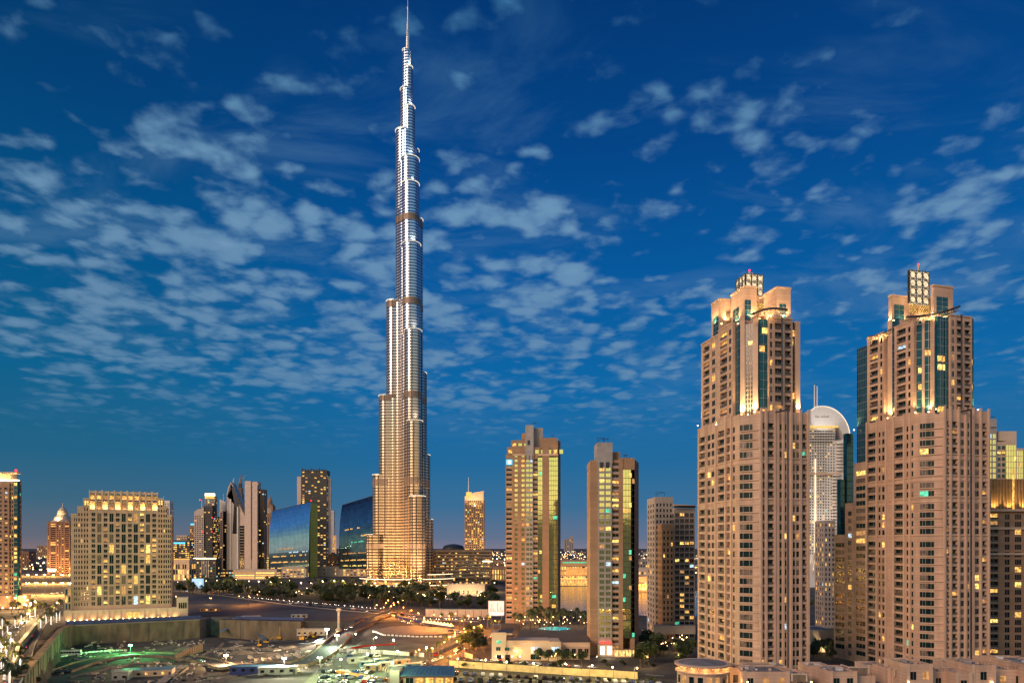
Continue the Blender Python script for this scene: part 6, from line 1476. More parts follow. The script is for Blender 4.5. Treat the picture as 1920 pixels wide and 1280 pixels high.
# trees
T_ = [make_tree(8, 3.6, 1), make_tree(10, 4.2, 2), make_tree(7, 3.8, 3, 'leaf_dark'), make_tree(6, 3.0, 4)]
P_ = [make_palm(8, 11), make_palm(9.5, 12, False, 3.0), make_palm(7, 13)]
PW = make_palm(8, 14, True)
random.seed(21)
n = 0
for _ in range(4000):
    if n >= 400: break
    px = random.uniform(332, 930); lo = 1096; hi = 1112+24*min(1, (px-330)/330) if px < 700 else 1136+(px-700)*.03
    py = random.uniform(lo, hi); m_ = noise.noise(Vector((px*.02, py*.12, 7.0)))
    if m_ < -.05 or (830 < px < 915 and py < 1120) or (700 < px < 770 and py < 1104): continue
    pr = random.choice(T_ if random.random() < .55 else P_[:2])
    place(pr, px, py, s=random.uniform(.95, 1.6), label='dark palm in the wooded park below the skyline' if pr in P_ else 'dark leafy tree in the wooded park below the skyline', group='palms in the park' if pr in P_ else 'trees in the park'); n += 1
for _ in range(34): place(random.choice(P_), random.uniform(964, 1100), random.uniform(1190, 1206), s=random.uniform(.8,1.15), z=8.4, label='palm on the pool terrace between the brown towers', group='palms on the pool terrace')
for _ in range(22): place(random.choice(T_), random.uniform(1198, 1300), random.uniform(1212, 1250), s=random.uniform(.8,1.2), label='leafy tree in the garden right of the grey gridded tower', group='trees right of the gridded tower')
for px, py in ((1028,1243),(1046,1240),(1060,1244),(1075,1242),(1090,1246),(1012,1240)): place(T_[3 if px % 2 else 0], px, py, s=.85, label='leafy tree along the road before the cream podium', group='trees before the cream podium')
for _ in range(12): place(T_[0], random.uniform(864, 908), random.uniform(1196, 1232), s=random.uniform(.8,1.25), label='tree of the big dark clump left of the cream podium', group='dark tree clump')
for i, (px, py) in enumerate(((822,1230),(836,1222),(806,1239),(828,1168),(846,1170),(900,1172),(870,1174),(914,1176),(938,1180),(925,1184))): place(P_[i % 3], px, py, s=.9, label='palm beside the roads in the middle of the picture', group='palms beside the middle roads')
for _ in range(14): place(random.choice(T_), random.uniform(860, 1230), random.uniform(1246, 1254), s=.45, label='small shrub like tree between the yellow wall and the road', group='small trees behind the yellow wall')
for _ in range(26):
    px = random.uniform(848, 1235); place(T_[3], px, 1278+random.uniform(-2, 6), s=.36, label='small shrub in the foreground car park', group='shrubs in the foreground car park')
for px, py in ((34,1148),(60,1146),(84,1150),(98,1158),(104,1150),(22,1152),(112,1146),(92,1166),(48,1152),(72,1152)): place(random.choice(P_), px, py, s=1.1, label='palm in the planted strip left of the pale hotel', group='palms left of the hotel')
for px, py in ((4,1178),(14,1188),(5,1200),(28,1176),(40,1170),(20,1214),(2,1226),(12,1240),(26,1258),(38,1272),(50,1276),(18,1284),(30,1290),(44,1290),(86,1170),(96,1172),(106,1168),(112,1164),(76,1178),(56,1160),(66,1158),(2,1258),(8,1276)):
    place(PW, px, py, s=random.uniform(.95,1.15), label='palm with white fairy lights wound round its trunk on the left boulevard', group='fairy lit palms')
for px, py in ((40,1268),(60,1274),(50,1262),(30,1280),(16,1276),(66,1282),(36,1232),(30,1228)): place(random.choice(T_), px, py, s=.7, label='leafy tree among the fairy lit palms in the lower left corner', group='trees at lower left')
for _ in range(16): place(random.choice(T_[:2]+P_[:1]), random.uniform(1518, 1562), random.uniform(1222, 1238), s=.8, label='tree in the lit garden between the two sandstone towers', group='trees between the sandstone towers')
for _ in range(10): place(random.choice(T_), random.uniform(1520, 1562), random.uniform(1118, 1140), s=1.2, label='dark tree behind the white showroom', group='trees behind the showroom')
# street lamps
def make_lamp(h, m, pw, col, name='street_lamp', double=False, hs=.32):
    r = thing(name, 'lamp', 'street lamp', (0,0,0)); p = MB(); p.tube((0,0,-.3), (0,0,h), .11, .07, 'dark_metal', 6)
    for s_ in ((1, -1) if double else (1,)): p.tube((0,0,h-.1), (s_*1.3,0,h+.15), .05, .05, 'dark_metal', 5)
    p.build('pole', r)
    for s_ in ((1, -1) if double else (1,)): q = MB(); q.ball((s_*1.4, 0, h+.05), hs, m, 8, 5); q.build('lamp_head', r)
    if pw: l = lamp('POINT', (1.4, 0, h-.5), pw, col, r, .3)
    return r
L_or = make_lamp(9, 'lamp_orange', 11000, (1,.34,.05)); L_wm = make_lamp(8, 'lamp_warm', 1000, (1,.62,.25)); L_yw = make_lamp(6, 'lamp_warm', 3200, (1,.74,.22), hs=.35); L_hw = make_lamp(14, 'lamp_warm', 120000, (1,.52,.12), double=True, hs=.6)
L_nl = make_lamp(5, 'lamp_warm', 0, 0, hs=.30); L_big = make_lamp(12, 'lamp_warm', 17000, (1,.60,.22), hs=.45); L_dot = make_lamp(1.1, 'lamp_head', 0, 0, 'bollard_light', hs=.2); L_gn = make_lamp(10, 'lamp_white', 6000, (.72,1,.40), hs=.4)
random.seed(5)
for i, (px, py) in enumerate([(x, 1078+random.uniform(-3, 3)) for x in (34,48,62,76,90,104,118,132)]+[(x, 1094) for x in (36,52,68,84,100,116,130)]+[(x, 1115) for x in (36,52,68,84,100,116,130)]): place(L_hw, px, py, label='tall twin headed lamp over the golden motorway', group='motorway lamps')
for px, py in ((703,1154),(722,1149),(728,1144),(735,1150),(742,1154),(748,1147),(755,1160),(768,1166),(786,1172),(810,1176),(731,1157),(720,1160),(757,1144),(840,1180)): place(L_or, px, py, label='orange lamp round the junction in the middle of the picture', group='orange junction lamps')
for px, py in ((840,1186),(862,1190),(884,1193),(900,1183),(915,1180),(880,1178),(856,1174),(930,1190),(842,1225),(858,1216),(872,1208),(862,1236),(812,1250),(848,1221),(868,1214),(828,1238),(796,1182),(824,1179),(780,1255),(888,1204),(905,1200)): place(L_or, px, py, label='orange lamp along the roads beside the oval court', group='orange road lamps')
for i in range(30): px = 345+i*20; place(L_big, px, 1100+random.uniform(-4, 5)+min(16, i*.9)*.6, label='warm lamp between the trees of the park', group='park lamps')
for i in range(60): px = random.uniform(335, 925); place(L_nl, px, 1097+random.uniform(0, 12)+min(22, (px-335)*.06), s=random.uniform(.8,1.5), label='small warm lamp among the park trees', group='small park lamps')
for i in range(44): px = 466+i*5.7; place(L_dot, px, 1121.5+(px-472)*.088, label='low white light in the dotted row along the boulevard', group='boulevard bollard lights')
for i in range(16): px = 762+i*10.5; place(L_dot, px, 1162.5-.0*i, label='low white light in the dotted row before the grey hoarding', group='bollard lights before the hoarding')
for px, py in ((446,1135),(466,1134),(485,1131),(330,1135)): place(L_or, px, py, label='orange lamp on the dark vacant ground right of the pale hotel', group='lamps on the vacant ground')
for i in range(14): place(L_big, random.uniform(-5, 118), random.uniform(1140, 1165), label='warm lamp on the bright boulevard at left', group='left boulevard lamps')
for px, py in ((4,1215),(16,1232),(10,1262),(26,1246),(36,1206),(48,1184)): place(L_big, px, py, label='warm lamp lighting the lower left boulevard', group='lower left lamps')
for i in range(28): place(L_nl, random.uniform(968, 1104), random.uniform(1196, 1208), s=.6, z=8.4, label='small lamp on the pool terrace between the brown towers', group='pool terrace lamps')
for px in (985, 1010, 1035, 1062, 1090): place(L_wm, px, 1200, s=.7, z=8.4, label='warm lamp post on the pool terrace', group='pool terrace lamp posts')
for i in range(36): place(L_nl, random.uniform(1200, 1300), random.uniform(1192, 1225), s=.8, label='small warm lamp in the garden right of the gridded tower', group='garden lamps')
for px, py in ((1212,1206),(1235,1215),(1262,1222),(1285,1210),(1250,1200),(1215,1250),(1275,1245)): place(L_wm, px, py, s=.6, label='warm lamp post in the garden right of the gridded tower', group='garden lamp posts')
for px, py in ((1041,1243),(1080,1246),(1000,1240),(970,1238),(940,1236),(1120,1250)): place(L_wm, px, py, s=.6, label='warm lamp along the road before the cream podium', group='podium road lamps')
for px, py in ((662,1224),(700,1232),(740,1238),(625,1262),(690,1268),(748,1262),(640,1283),(730,1290),(800,1256)): place(L_gn, px, py, label='tall lamp lighting the storage yard pale green', group='storage yard lamps')
for px, py in ((860,1254),(905,1257),(950,1260),(1003,1263),(1054,1265),(1105,1268),(1150,1271),(1190,1273)): o = place(L_yw, px, py+5, label='bright lamp on the yellow boundary wall', group='boundary wall lamps')
for px, py in ((1525,1218),(1550,1228),(1558,1238),(1530,1130),(1548,1128)): place(L_wm, px, py, s=.6, label='warm lamp in the garden between the sandstone towers', group='lamps between the sandstone towers')
for i in range(40): place(L_nl, random.uniform(1052, 1104), random.uniform(1149, 1176), s=.5, label='small lamp on the lakeside promenade', group='promenade lamps') if i < 24 else None
# floodlights of the building site
def flood(px, py, h, col, m, pw, label, s=1.0):
    x, y, z = gp(px, py); r = thing('floodlight_mast', label, 'floodlight', (x, y, z)); p = MB(); p.tube((x,y,z-.3), (x,y,z+h), .2, .14, 'dark_metal', 6); p.box(x-1.1, x+1.1, y-.1, y+.1, z+h-.1, z+h+.1, 'dark_metal'); p.build('pole', r)
    for a in (-.75, .75): q = MB(); q.ball((x+a, y-.25, z+h), .4*s, m, 8, 5); q.build('lamp_head', r)
    lamp('POINT', (x, y-1.4, z+h+.2), pw, col, r, .5)
flood(613, 1199, 7, (1,.80,.52), 'lamp_flood', 190000, 'brightest warm floodlight beside the curving site road', 1.6)
flood(424, 1247, 6, (1,.62,.28), 'lamp_flood', 60000, 'warm orange floodlight beside the lower site road', 1.1)
flood(245, 1226, 6, (.15,1,.25), 'lamp_green', 70000, 'green floodlight in the excavation below the retaining wall', 1.3)
flood(632, 1214, 7, (.75,1,.62), 'lamp_white', 50000, 'pale green floodlight at the bend of the site road', 1.1)
flood(533, 1258, 6, (1,.93,.62), 'lamp_white', 50000, 'small white floodlight at the lower edge of the site road', .8)
flood(700, 1250, 9, (.72,1,.42), 'lamp_white', 17000, 'pale floodlight in the middle of the storage yard', .8)
flood(600, 1272, 9, (.75,1,.42), 'lamp_white', 17000, 'pale floodlight at the lower left of the storage yard', .8)
flood(395, 1132, 6, (1,.5,.15), 'lamp_orange', 5000, 'orange floodlight far off on the dark vacant ground', .7)
# cars
def make_car(m, seed=0, van=False, name='parked_car'):
    r = thing(name, 'car', 'car', (0,0,0)); hh = 1.9 if van else 1.42; w_ = .88
    prof = [(-2.2,.35),(-2.25,.75),(-2.1,.95),(-1.6,1.0),(-1.1,hh-.06),(.7,hh),(1.35,1.0 if not van else 1.1),(2.1,.88),(2.25,.6),(2.2,.35)]
    b = MB(); n = len(prof); vs = [(x, -w_*(1 if z < 1.02 else .82), z) for x, z in prof]+[(x, w_*(1 if z < 1.02 else .82), z) for x, z in prof]
    b.add(vs, [tuple(range(n)), tuple(range(2*n-1, n-1, -1))]+[(i, n+i, n+(i+1)%n, (i+1)%n) for i in range(n)], m); b.build('body', r)
    g = MB(); 
    g.add([(-1.52,-.70,1.03),(-1.52,.70,1.03),(-1.14,.66,hh-.12),(-1.14,-.66,hh-.12)], [(0,3,2,1)], 'car_glass')
    g.add([(1.31,-.72,1.06),(1.31,.72,1.06),(.76,.66,hh-.06),(.76,-.66,hh-.06)], [(0,1,2,3)], 'car_glass')
    g.v = [(x+(-.03 if x < 0 else .03), y, z) for x, y, z in g.v]
    for s_ in (-1, 1): g.add([(-1.4,s_*.885,1.05),(1.15,s_*.885,1.05),(.68,s_*.75,hh-.1),(-1.0,s_*.75,hh-.14)], [(0,1,2,3) if s_ < 0 else (3,2,1,0)], 'car_glass')
    g.build('window', r)
    for x in (-1.4, 1.4):
        for s_ in (-1, 1): q = MB(); q.tube((x, s_*.70, .33), (x, s_*.92, .33), .33, .33, 'tyre', 12); q.build('wheel', r)
    for s_ in (-1, 1):
        q = MB(); q.box(2.18, 2.27, s_*.62-.18, s_*.62+.18, .58, .74, 'paint_white'); q.build('headlight', r)
        q = MB(); q.box(-2.29, -2.2, s_*.66-.14, s_*.66+.14, .68, .84, 'car_red'); q.build('tail_light', r)
    return r
CARS = {c: make_car('car_'+c) for c in ('white','silver','black','red','blue')}; VAN = make_car('car_white', van=True, name='parked_van'); VAN['category'] = 'van'
def car(px, py, rz, label, group, col=None, s=1.0, skip=(), z=None):
    c = col or random.choices(('white','silver','black','red','blue'), (5,3,3,.5,.7))[0]; place(CARS[c], px, py, rz=rz, s=s, label=label % c, group=f'{c} cars {group}', skip=skip, z=z)
random.seed(9)
for i in range(24): car(856+i*16.5, 1263.5+i*.85+random.uniform(-.5,.5), math.pi/2+random.gauss(0,.06), '%s car in the row parked against the yellow wall', 'against the yellow wall')
for i in range(22): car(846+i*18.5, 1274.5+i*.9+random.uniform(-.5,.5), -math.pi/2+random.gauss(0,.06), '%s car in the nearest row of the foreground car park', 'in the nearest row')
for i in range(70):
    px, py = random.choice([(random.uniform(648, 830), random.choice((1226,1232,1239,1247,1256,1266,1275))), (random.uniform(600, 700), random.choice((1262,1272,1281)))])
    if px > 770 and 1236 < py: px -= 60
    py += random.uniform(-.8,.8)+(px-700)*.02; car(px, py, random.choice((0, math.pi))+random.gauss(1.4,.12), '%s car in the storage yard lit pale green', 'in the storage yard', skip=('headlight','tail_light'))
for i in range(9): place(VAN, random.uniform(660, 790), random.uniform(1228, 1270), rz=random.uniform(0,3), label='white van in the storage yard lit pale green', group='vans in the storage yard')
for path_, nm, nn in ((R3, 'on the boulevard before the park', 16), (R1, 'on the left boulevard', 14), (R6, 'on the road before the cream podium', 14), (R5, 'on the orange lit access road', 5), (R4, 'on the ring road beside the oval court', 4)):
    for i in range(nn):
        j = random.randrange(1, len(path_)-1); (p, nrm, wv, z) = path_[j]; s_ = random.choice((-1, 1)); q = (p[0]+nrm[0]*s_*wv*.22, p[1]+nrm[1]*s_*wv*.22)
        c = random.choices(('white','silver','black'), (4,3,3))[0]; o = place(CARS[c], xy=q, rz=math.atan2(nrm[1], nrm[0])+math.pi/2*s_, label=f'{c} car {nm}', group=f'{c} cars {nm}', z=z+.02)
def make_run(m, front):
    r = make_car(m, name='driving_car')
    for ch in list(r.children):
        if ch.name.startswith('headlight'): ch.data.materials.clear(); ch.data.materials.append(mat('lamp_head'))
        if ch.name.startswith('tail_light'): ch.data.materials.clear(); ch.data.materials.append(mat('lamp_tail'))
    return r
RUN = make_run('car_silver', 1)
for path_, nm, nn in ((R3, 'on the boulevard before the park', 16), (R1, 'on the left boulevard', 18), (R5, 'on the orange lit access road', 7), (R4, 'on the ring road beside the oval court', 6), (R2, 'on the curving site road', 5), (R6, 'on the road before the cream podium', 6)):
    for i in range(nn):
        j = random.randrange(1, len(path_)-1); (p, nrm, wv, z) = path_[j]; s_ = random.choice((-1, 1)); q = (p[0]+nrm[0]*s_*wv*.3, p[1]+nrm[1]*s_*wv*.3)
        place(RUN, xy=q, rz=math.atan2(nrm[1], nrm[0])+math.pi/2*s_, label=f'silver car with its lamps lit {nm}', group=f'lit cars {nm}', z=z+.02)
for i in range(60):
    h = random.choice(highway); j = random.randrange(1, len(h)-1); p, nrm, wv, z = h[j]; s_ = random.choice((-1, 1)); q = (p[0]+nrm[0]*s_*wv*random.uniform(.1,.4), p[1]+nrm[1]*s_*wv*random.uniform(.1,.4))
    place(RUN, xy=q, rz=math.atan2(nrm[1], nrm[0])+math.pi/2*s_, label='silver car with its lamps lit on the golden motorway', group='cars on the motorway', z=z+.02, skip=('wheel',))
# bus
def bus():
    x, y, z = gp(132, 1229); r = thing('coach', 'long white coach with dark windows parked below the retaining wall', 'bus', (x, y, z)); a = R(14); d = (math.cos(a), math.sin(a)); p = (x-6, y-1.5)
    m = MB(); m.obox(p, d, 0, 12, -2.5, 0, z+.5, z+3.5, 'car_white'); m.obox(p, d, .3, 11.7, -2.3, -.2, z+3.5, z+3.7, 'car_white'); m.build('body', r)
    for j in range(7): q = MB(); q.obox(p, d, .5+j*1.6, 1.9+j*1.6, .003, .05, z+1.7, z+2.8, 'car_glass'); q.build('window', r)
    for u in (2, 9.6):
        for n0 in (-2.45, -.3): q = MB(); c = along(p, d, u); A = (c[0]+d[1]*n0, c[1]-d[0]*n0, z+.5); q.tube(A, (A[0]+d[1]*.33, A[1]-d[0]*.33, z+.5), .5, .5, 'tyre', 12); q.build('wheel', r)
bus()
# site cabins
def cabin(px, py, L, w_, h, th, wallm, roofm, label, lit_=False, zup=0):
    x, y, z = gp(px, py); r = thing('site_cabin', label, 'cabin', (x, y, z)); a = R(th); d = (math.cos(a), math.sin(a)); p = (x-d[0]*L/2, y-d[1]*L/2)
    m = MB(); m.obox(p, d, 0, L, -w_, 0, z-.5, z+h, wallm); m.build('wall', r); m = MB(); m.obox(p, d, -.3, L+.3, -w_-.3, .3, z+h, z+h+.25, roofm); m.build('roof', r)
    for j in range(max(1, int(L/4))):
        q = MB(); q.obox(p, d, 1+j*4, 2.6+j*4, .003, .06, z+1, z+2.2, 'lit_warm' if lit_ and j % 2 else 'glass_black'); q.build('window', r)
    q = MB(); q.obox(p, d, L-1.6, L-.6, .003, .06, z+.1, z+2.1, 'dark_metal'); q.build('door', r)
cabin(272, 1268, 26, 9, 3.4, 16, 'stone_hotel', 'roof_blue', 'long site cabin with a bright blue roof in the foreground of the pit', True)
cabin(225, 1274, 8, 6, 4, 12, 'cabin_grey', 'metal_panel', 'short pale site cabin left of the blue roofed one')
cabin(478, 1262, 22, 4, 3, 2, 'hoarding_blue', 'roof_blue', 'dark blue container row below the curving site road'); cabin(520, 1264, 16, 4, 3, 12, 'cabin_grey', 'metal_panel', 'pale container below the lower bend of the site road')
cabin(574, 1196, 9, 3, 3, 8, 'crane_blue', 'crane_blue', 'small blue container beside the yellow machines'); cabin(585, 1186, 22, 5, 4.5, 6, 'stone_pale', 'stone_pale', 'pale crenellated formwork block behind the brightest floodlight')
cabin(470, 1163, 14, 4, 2.6, 3, 'cabin_grey', 'metal_panel', 'pale site cabin on the earth cut'); cabin(392, 1146, 16, 6, 3, 0, 'stone_brown', 'roof', 'brown cabin on the dark ground beside the hotel podium', True)
cabin(560, 1158, 12, 4, 2.6, 3, 'cabin_grey', 'metal_panel', 'pale site cabin near the right end of the blue hoarding')
for i in range(8): cabin(668+i*14.5+(i % 2)*5, 1243+(i*7 % 19), 7, 2.5, 2.6, random.uniform(-10, 30), ('cabin_grey','roof_blue','stone_brown','tarp_blue')[i % 4], 'metal_panel', '%s container in the storage yard, %s from the left' % (('grey','blue roofed','brown','slate blue')[i % 4], ('first','second','third','fourth','fifth','sixth','seventh','eighth')[i]))
cabin(690, 1255, 12, 4, 3, 5, 'water_pool', 'water_pool', 'turquoise covered stall in the storage yard') if False else None
# sheet piles
def piles():
    A, E = gp(330, 1236), gp(378, 1221)
    for i in range(12):
        t = i/11; x, y = A[0]+(E[0]-A[0])*t, A[1]+(E[1]-A[1])*t; z = terr(x, y); m = MB(); h = 3.2+2.4*t
        m.box(x-.55, x+.55, y, y+.25, z-.5, z+h, 'stone_brown'); m.box(x-.55, x-.35, y-.35, y, z-.5, z+h, 'stone_brown'); m.box(x+.35, x+.55, y-.35, y, z-.5, z+h, 'stone_brown')
        tag(m.build('sheet_pile'), 'upright rusty sheet pile in the fan shaped row in the pit', 'sheet pile', 'row of sheet piles')
piles()
def excavator(px, py, rz, col, label):
    x, y, z = gp(px, py); r = thing('excavator', label, 'excavator', (x, y, z), rz=0)
    c, s_ = math.cos(rz), math.sin(rz)
    def W(a, b, h): return (x+a*c-b*s_, y+a*s_+b*c, z+h)
    for b in (-1.1, 1.1): m = MB(); m.obox(W(-2, b-.3, 0)[:2], (c, s_), 0, 4, -.6, 0, z, z+.9, 'tyre'); m.build('track', r)
    m = MB(); m.obox(W(-2, -1.3, 0)[:2], (c, s_), 0, 3.6, -2.6, 0, z+.95, z+2.1, col); m.build('body', r)
    m = MB(); m.obox(W(.2, -1.25, 0)[:2], (c, s_), 0, 1.3, -1.2, 0, z+2.1, z+3.2, 'car_glass'); m.build('cab', r)
    m = MB(); m.tube(W(1.4,0,2), W(4.4,0,5), .3, .25, col, 6); m.build('boom', r); m = MB(); m.tube(W(4.4,0,5), W(6.3,0,2.4), .22, .18, col, 6); m.build('arm', r); m = MB(); m.obox(W(5.9,-.5,0)[:2], (c, s_), 0, 1, -1, 0, z+1.5, z+2.5, 'dark_metal'); m.build('bucket', r)
for px, py, rz, l in ((572,1199,.4,'yellow excavator beside the small blue container'),(590,1196,2.4,'yellow excavator nearest the brightest floodlight'),(600,1192,1.2,'yellow excavator behind the brightest floodlight'),(500,1206,.2,'yellow excavator left of the pit floor machines'),(486,1212,2.0,'dark yellow excavator in the middle of the pit floor')): excavator(px, py, rz, 'machine_yellow', l)
def rig(px, py, h, label):
    x, y, z = gp(px, py); r = thing('drilling_rig', label, 'drilling rig', (x, y, z)); m = MB(); m.tube((x,y,z), (x,y,z+h), .35, .25, 'machine_yellow', 6); m.build('mast', r); m = MB(); m.box(x-2.2, x+1, y-1.2, y+1.2, z+.8, z+2.6, 'machine_yellow'); m.build('body', r)
    m = MB(); m.tube((x-1.5,y,z+2.6), (x,y,z+h*.7), .15, .12, 'machine_yellow', 5); m.build('strut', r)
    for b in (-1.2, .8): m = MB(); m.box(x-2.4, x+1.4, y+b, y+b+.5, z, z+.8, 'tyre'); m.build('track', r)
rig(525, 1196, 10, 'tall yellow drilling rig at the foot of the earth cut'); rig(568, 1196, 9, 'yellow drilling rig beside the blue container')
x, y, z = gp(635, 1178); t = thing('concrete_mast', 'tall pale concrete mast with a wide head beside the site road', 'mast', (x, y, z)); m = MB(); m.tube((x,y,z-.5), (x,y,z+14), .9, .8, 'stone_pale', 10); m.build('shaft', t); m = MB(); m.lathe((x,y), [(.8, z+13.6), (1.9, z+14.6), (1.9, z+15.8), (1.2, z+16.4)], 'stone_pale', 12); m.build('head', t); m = MB(); m.lathe((x,y), [(2.4, z-.5), (2.4, z+.8), (1.2, z+1.6)], 'stone_pale', 12); m.build('footing', t)
# parasols / tents
def tent(px, py, s, label, group=None, m='tent_white'):
    x, y, z = gp(px, py); r = thing('tent', label, 'tent', (x, y, z), group); b = MB(); b.lathe((x, y), [(s, z+2.4), (s*.5, z+3.2), (.15, z+4.4)], m, 4); b.build('canopy', r)
    for a in range(4): q = MB(); q.tube((x+s*.95*math.cos(a*math.pi/2), y+s*.95*math.sin(a*math.pi/2), z-.2), (x+s*.95*math.cos(a*math.pi/2), y+s*.95*math.sin(a*math.pi/2), z+2.45), .07, .07, 'dark_metal', 5); q.build('leg', r)
for i in range(9): tent(796+i*6.2, 1172+i*.95, 2.3, 'small lit white tent in the row beside the ring road', 'row of white tents'); 
for i in range(3): x, y, z = gp(800+i*18, 1174+i*2.5); lamp('POINT', (x, y-2.5, 1.6), 260, (1,.55,.3), None, .3)
tent(887, 1188, 3.6, 'larger white peaked tent above the big dark tree'); tent(370, 1102, 8, 'pale blue lit marquee far left in the park')
for i in range(9): tent(792+i*8, 1127+(i % 2), 3, 'pale parasol tent in front of the floodlit cream building', 'parasol tents')
x, y, z = gp(370, 1102); m = MB(); m.box(x-7, x+7, y-1, y+4, 0, 13, 'lit_cyanpale'); tag(m.build('lit_billboard'), 'pale blue glowing billboard at the left end of the park', 'billboard')

# plastic barriers, fences and small kit of the site
def run_of(name, label, group, cat, pts, n, mk):
    P = [gp(*p) for p in pts]; L = [math.dist(P[i][:2], P[i+1][:2]) for i in range(len(P)-1)]; T = sum(L); me = mk()
    for i in range(n):
        d = T*i/max(1, n-1); j = 0
        while j < len(L)-1 and d > L[j]: d -= L[j]; j += 1
        t = min(1, d/L[j]); x, y = P[j][0]+(P[j+1][0]-P[j][0])*t, P[j][1]+(P[j+1][1]-P[j][1])*t
        o = bpy.data.objects.new(name, me); C.objects.link(o); o.location = (x, y, terr(x, y)); o.rotation_euler[2] = math.atan2(P[j+1][1]-P[j][1], P[j+1][0]-P[j][0]); tag(o, label, cat, group)
def bar(m):
    def f():
        b = MB(); b.box(-1, 1, -.22, .22, 0, .3, m); b.box(-.95, .95, -.12, .12, .3, .95, m); return b.mesh('plastic_barrier')
    return f
run_of('plastic_barrier', 'red plastic barrier in the line behind the storage yard', 'red barriers', 'barrier', [(645,1219),(682,1212),(740,1208)], 20, bar('car_red'))
run_of('plastic_barrier', 'white plastic barrier in the line below the retaining wall', 'white barriers below the retaining wall', 'barrier', [(110,1232),(180,1222),(235,1219)], 18, bar('tent_white'))
run_of('plastic_barrier', 'white plastic barrier in the line round the oval court', 'white barriers round the oval court', 'barrier', [(700,1184),(720,1191),(780,1194),(860,1194)], 26, bar('tent_white'))
def panel():
    b = MB(); b.box(-1.5, 1.5, -.04, .04, .1, 2.2, 'white_panel'); b.box(-1.5, -1.42, -.07, .07, 0, 2.4, 'dark_metal'); return b.mesh('fence_panel')
run_of('fence_panel', 'pale fence panel along the back of the storage yard', 'pale fence panels', 'fence panel', [(640,1222),(720,1226),(790,1231)], 34, panel)
def bpanel():
    b = MB(); b.box(-1.5, 1.5, -.04, .04, .1, 2.2, 'hoarding_blue'); b.box(-1.5, -1.42, -.07, .07, 0, 2.4, 'dark_metal'); return b.mesh('fence_panel')
run_of('fence_panel', 'blue fence panel along the upper bend of the site road', 'blue fence panels by the site road', 'fence panel', [(655,1180),(690,1162),(733,1146)], 26, bpanel)
run_of('fence_panel', 'blue fence panel beside the orange lit ring road', 'blue fence panels by the ring road', 'fence panel', [(742,1158),(780,1167),(850,1178)], 34, bpanel)
run_of('fence_panel', 'blue fence panel beside the orange lit access road', 'blue fence panels by the access road', 'fence panel', [(820,1228),(845,1217),(868,1206)], 18, bpanel)
def spool():
    b = MB(); b.tube((0,-.7,.9), (0,.7,.9), .5, .5, 'bark', 10); b.tube((0,-.8,.9), (0,-.7,.9), .9, .9, 'stone_pale', 14); b.tube((0,.7,.9), (0,.8,.9), .9, .9, 'stone_pale', 14); return b.mesh('cable_drum')
run_of('cable_drum', 'cable drum among the clutter of the storage yard', 'cable drums', 'cable drum', [(655,1240),(700,1244),(730,1262)], 12, spool)
def bundle(m):
    def f():
        b = MB()
        for i in range(5):
            for j in range(3): b.tube((-3, i*.45-.9, .25+j*.42), (3, i*.45-.9, .25+j*.42), .2, .2, m, 6)
        return b.mesh('pipe_bundle')
    return f
run_of('pipe_bundle', 'bundle of pale pipes lying in the pit beside the site road', 'pale pipe bundles', 'pipe bundle', [(470,1234),(560,1230),(600,1216)], 9, bundle('stone_pale'))
run_of('pipe_bundle', 'bundle of rusty pipes lying in the storage yard', 'rusty pipe bundles', 'pipe bundle', [(640,1262),(700,1274),(752,1280)], 9, bundle('wood_screen'))
# ------------------------------------------------------------------ distant city to the horizon
random.seed(33)
def low_proto(i):
    r = thing('distant_building', 'low distant city building, one of very many below the horizon', 'building', (0,0,0), 'distant low buildings')
    w_, d_, h = random.uniform(14, 30), random.uniform(12, 22), random.choice((7, 10, 10, 14, 18)); m = MB(); wm = ('stone_pale','stone_brown','stone_grey','stone_hotel')[i % 4]
    m.box(-w_/2, w_/2, -d_/2, d_/2, -.3, h, wm)
    for a, b, c, e in ((-w_/2-.1, w_/2+.1, -d_/2-.1, -d_/2+.4), (-w_/2-.1, w_/2+.1, d_/2-.4, d_/2+.1)): m.box(a, b, c, e, h, h+1, wm)
    m.box(-w_*.2, w_*.1, -2, 3, h, h+3, wm); m.build('wall', r); q = MB()
    for f in range(int(h/3.5)):
        n = int(w_/3.5)
        for j in range(n): q.box(-w_/2+1+j*3.5, -w_/2+3+j*3.5, -d_/2-.2, -d_/2-.11, f*3.5+1, f*3.5+2.6, random.choice(('glass_black','glass_black','lit_warm','lit_dim','lit_white') if random.random() < .6 else ('glass_black',)))
    q.build('window', r); return r
LP = [low_proto(i) for i in range(10)]
def blocked(px, Y):  # keep the distant fabric out of the large near buildings
    return (px < 620 and 60 < px and Y < 1900)
cnt = 0
for _ in range(6000):
    if cnt >= 290: break
    Y = math.exp(random.uniform(math.log(1150), math.log(6500))); px = random.uniform(-10, 1560)
    if px < 700 and Y < 1750: continue
    if 640 < px < 980 and Y < 1480: continue
    if 1010 < px < 1250 and Y < 1330: continue
    x = k(px)*Y; place(random.choice(LP), xy=(x, Y), rz=random.choice((0, .2, -.15)), s=random.uniform(.8, 1.5), z=0, label='low distant city building, one of very many below the horizon', group='distant low buildings'); cnt += 1
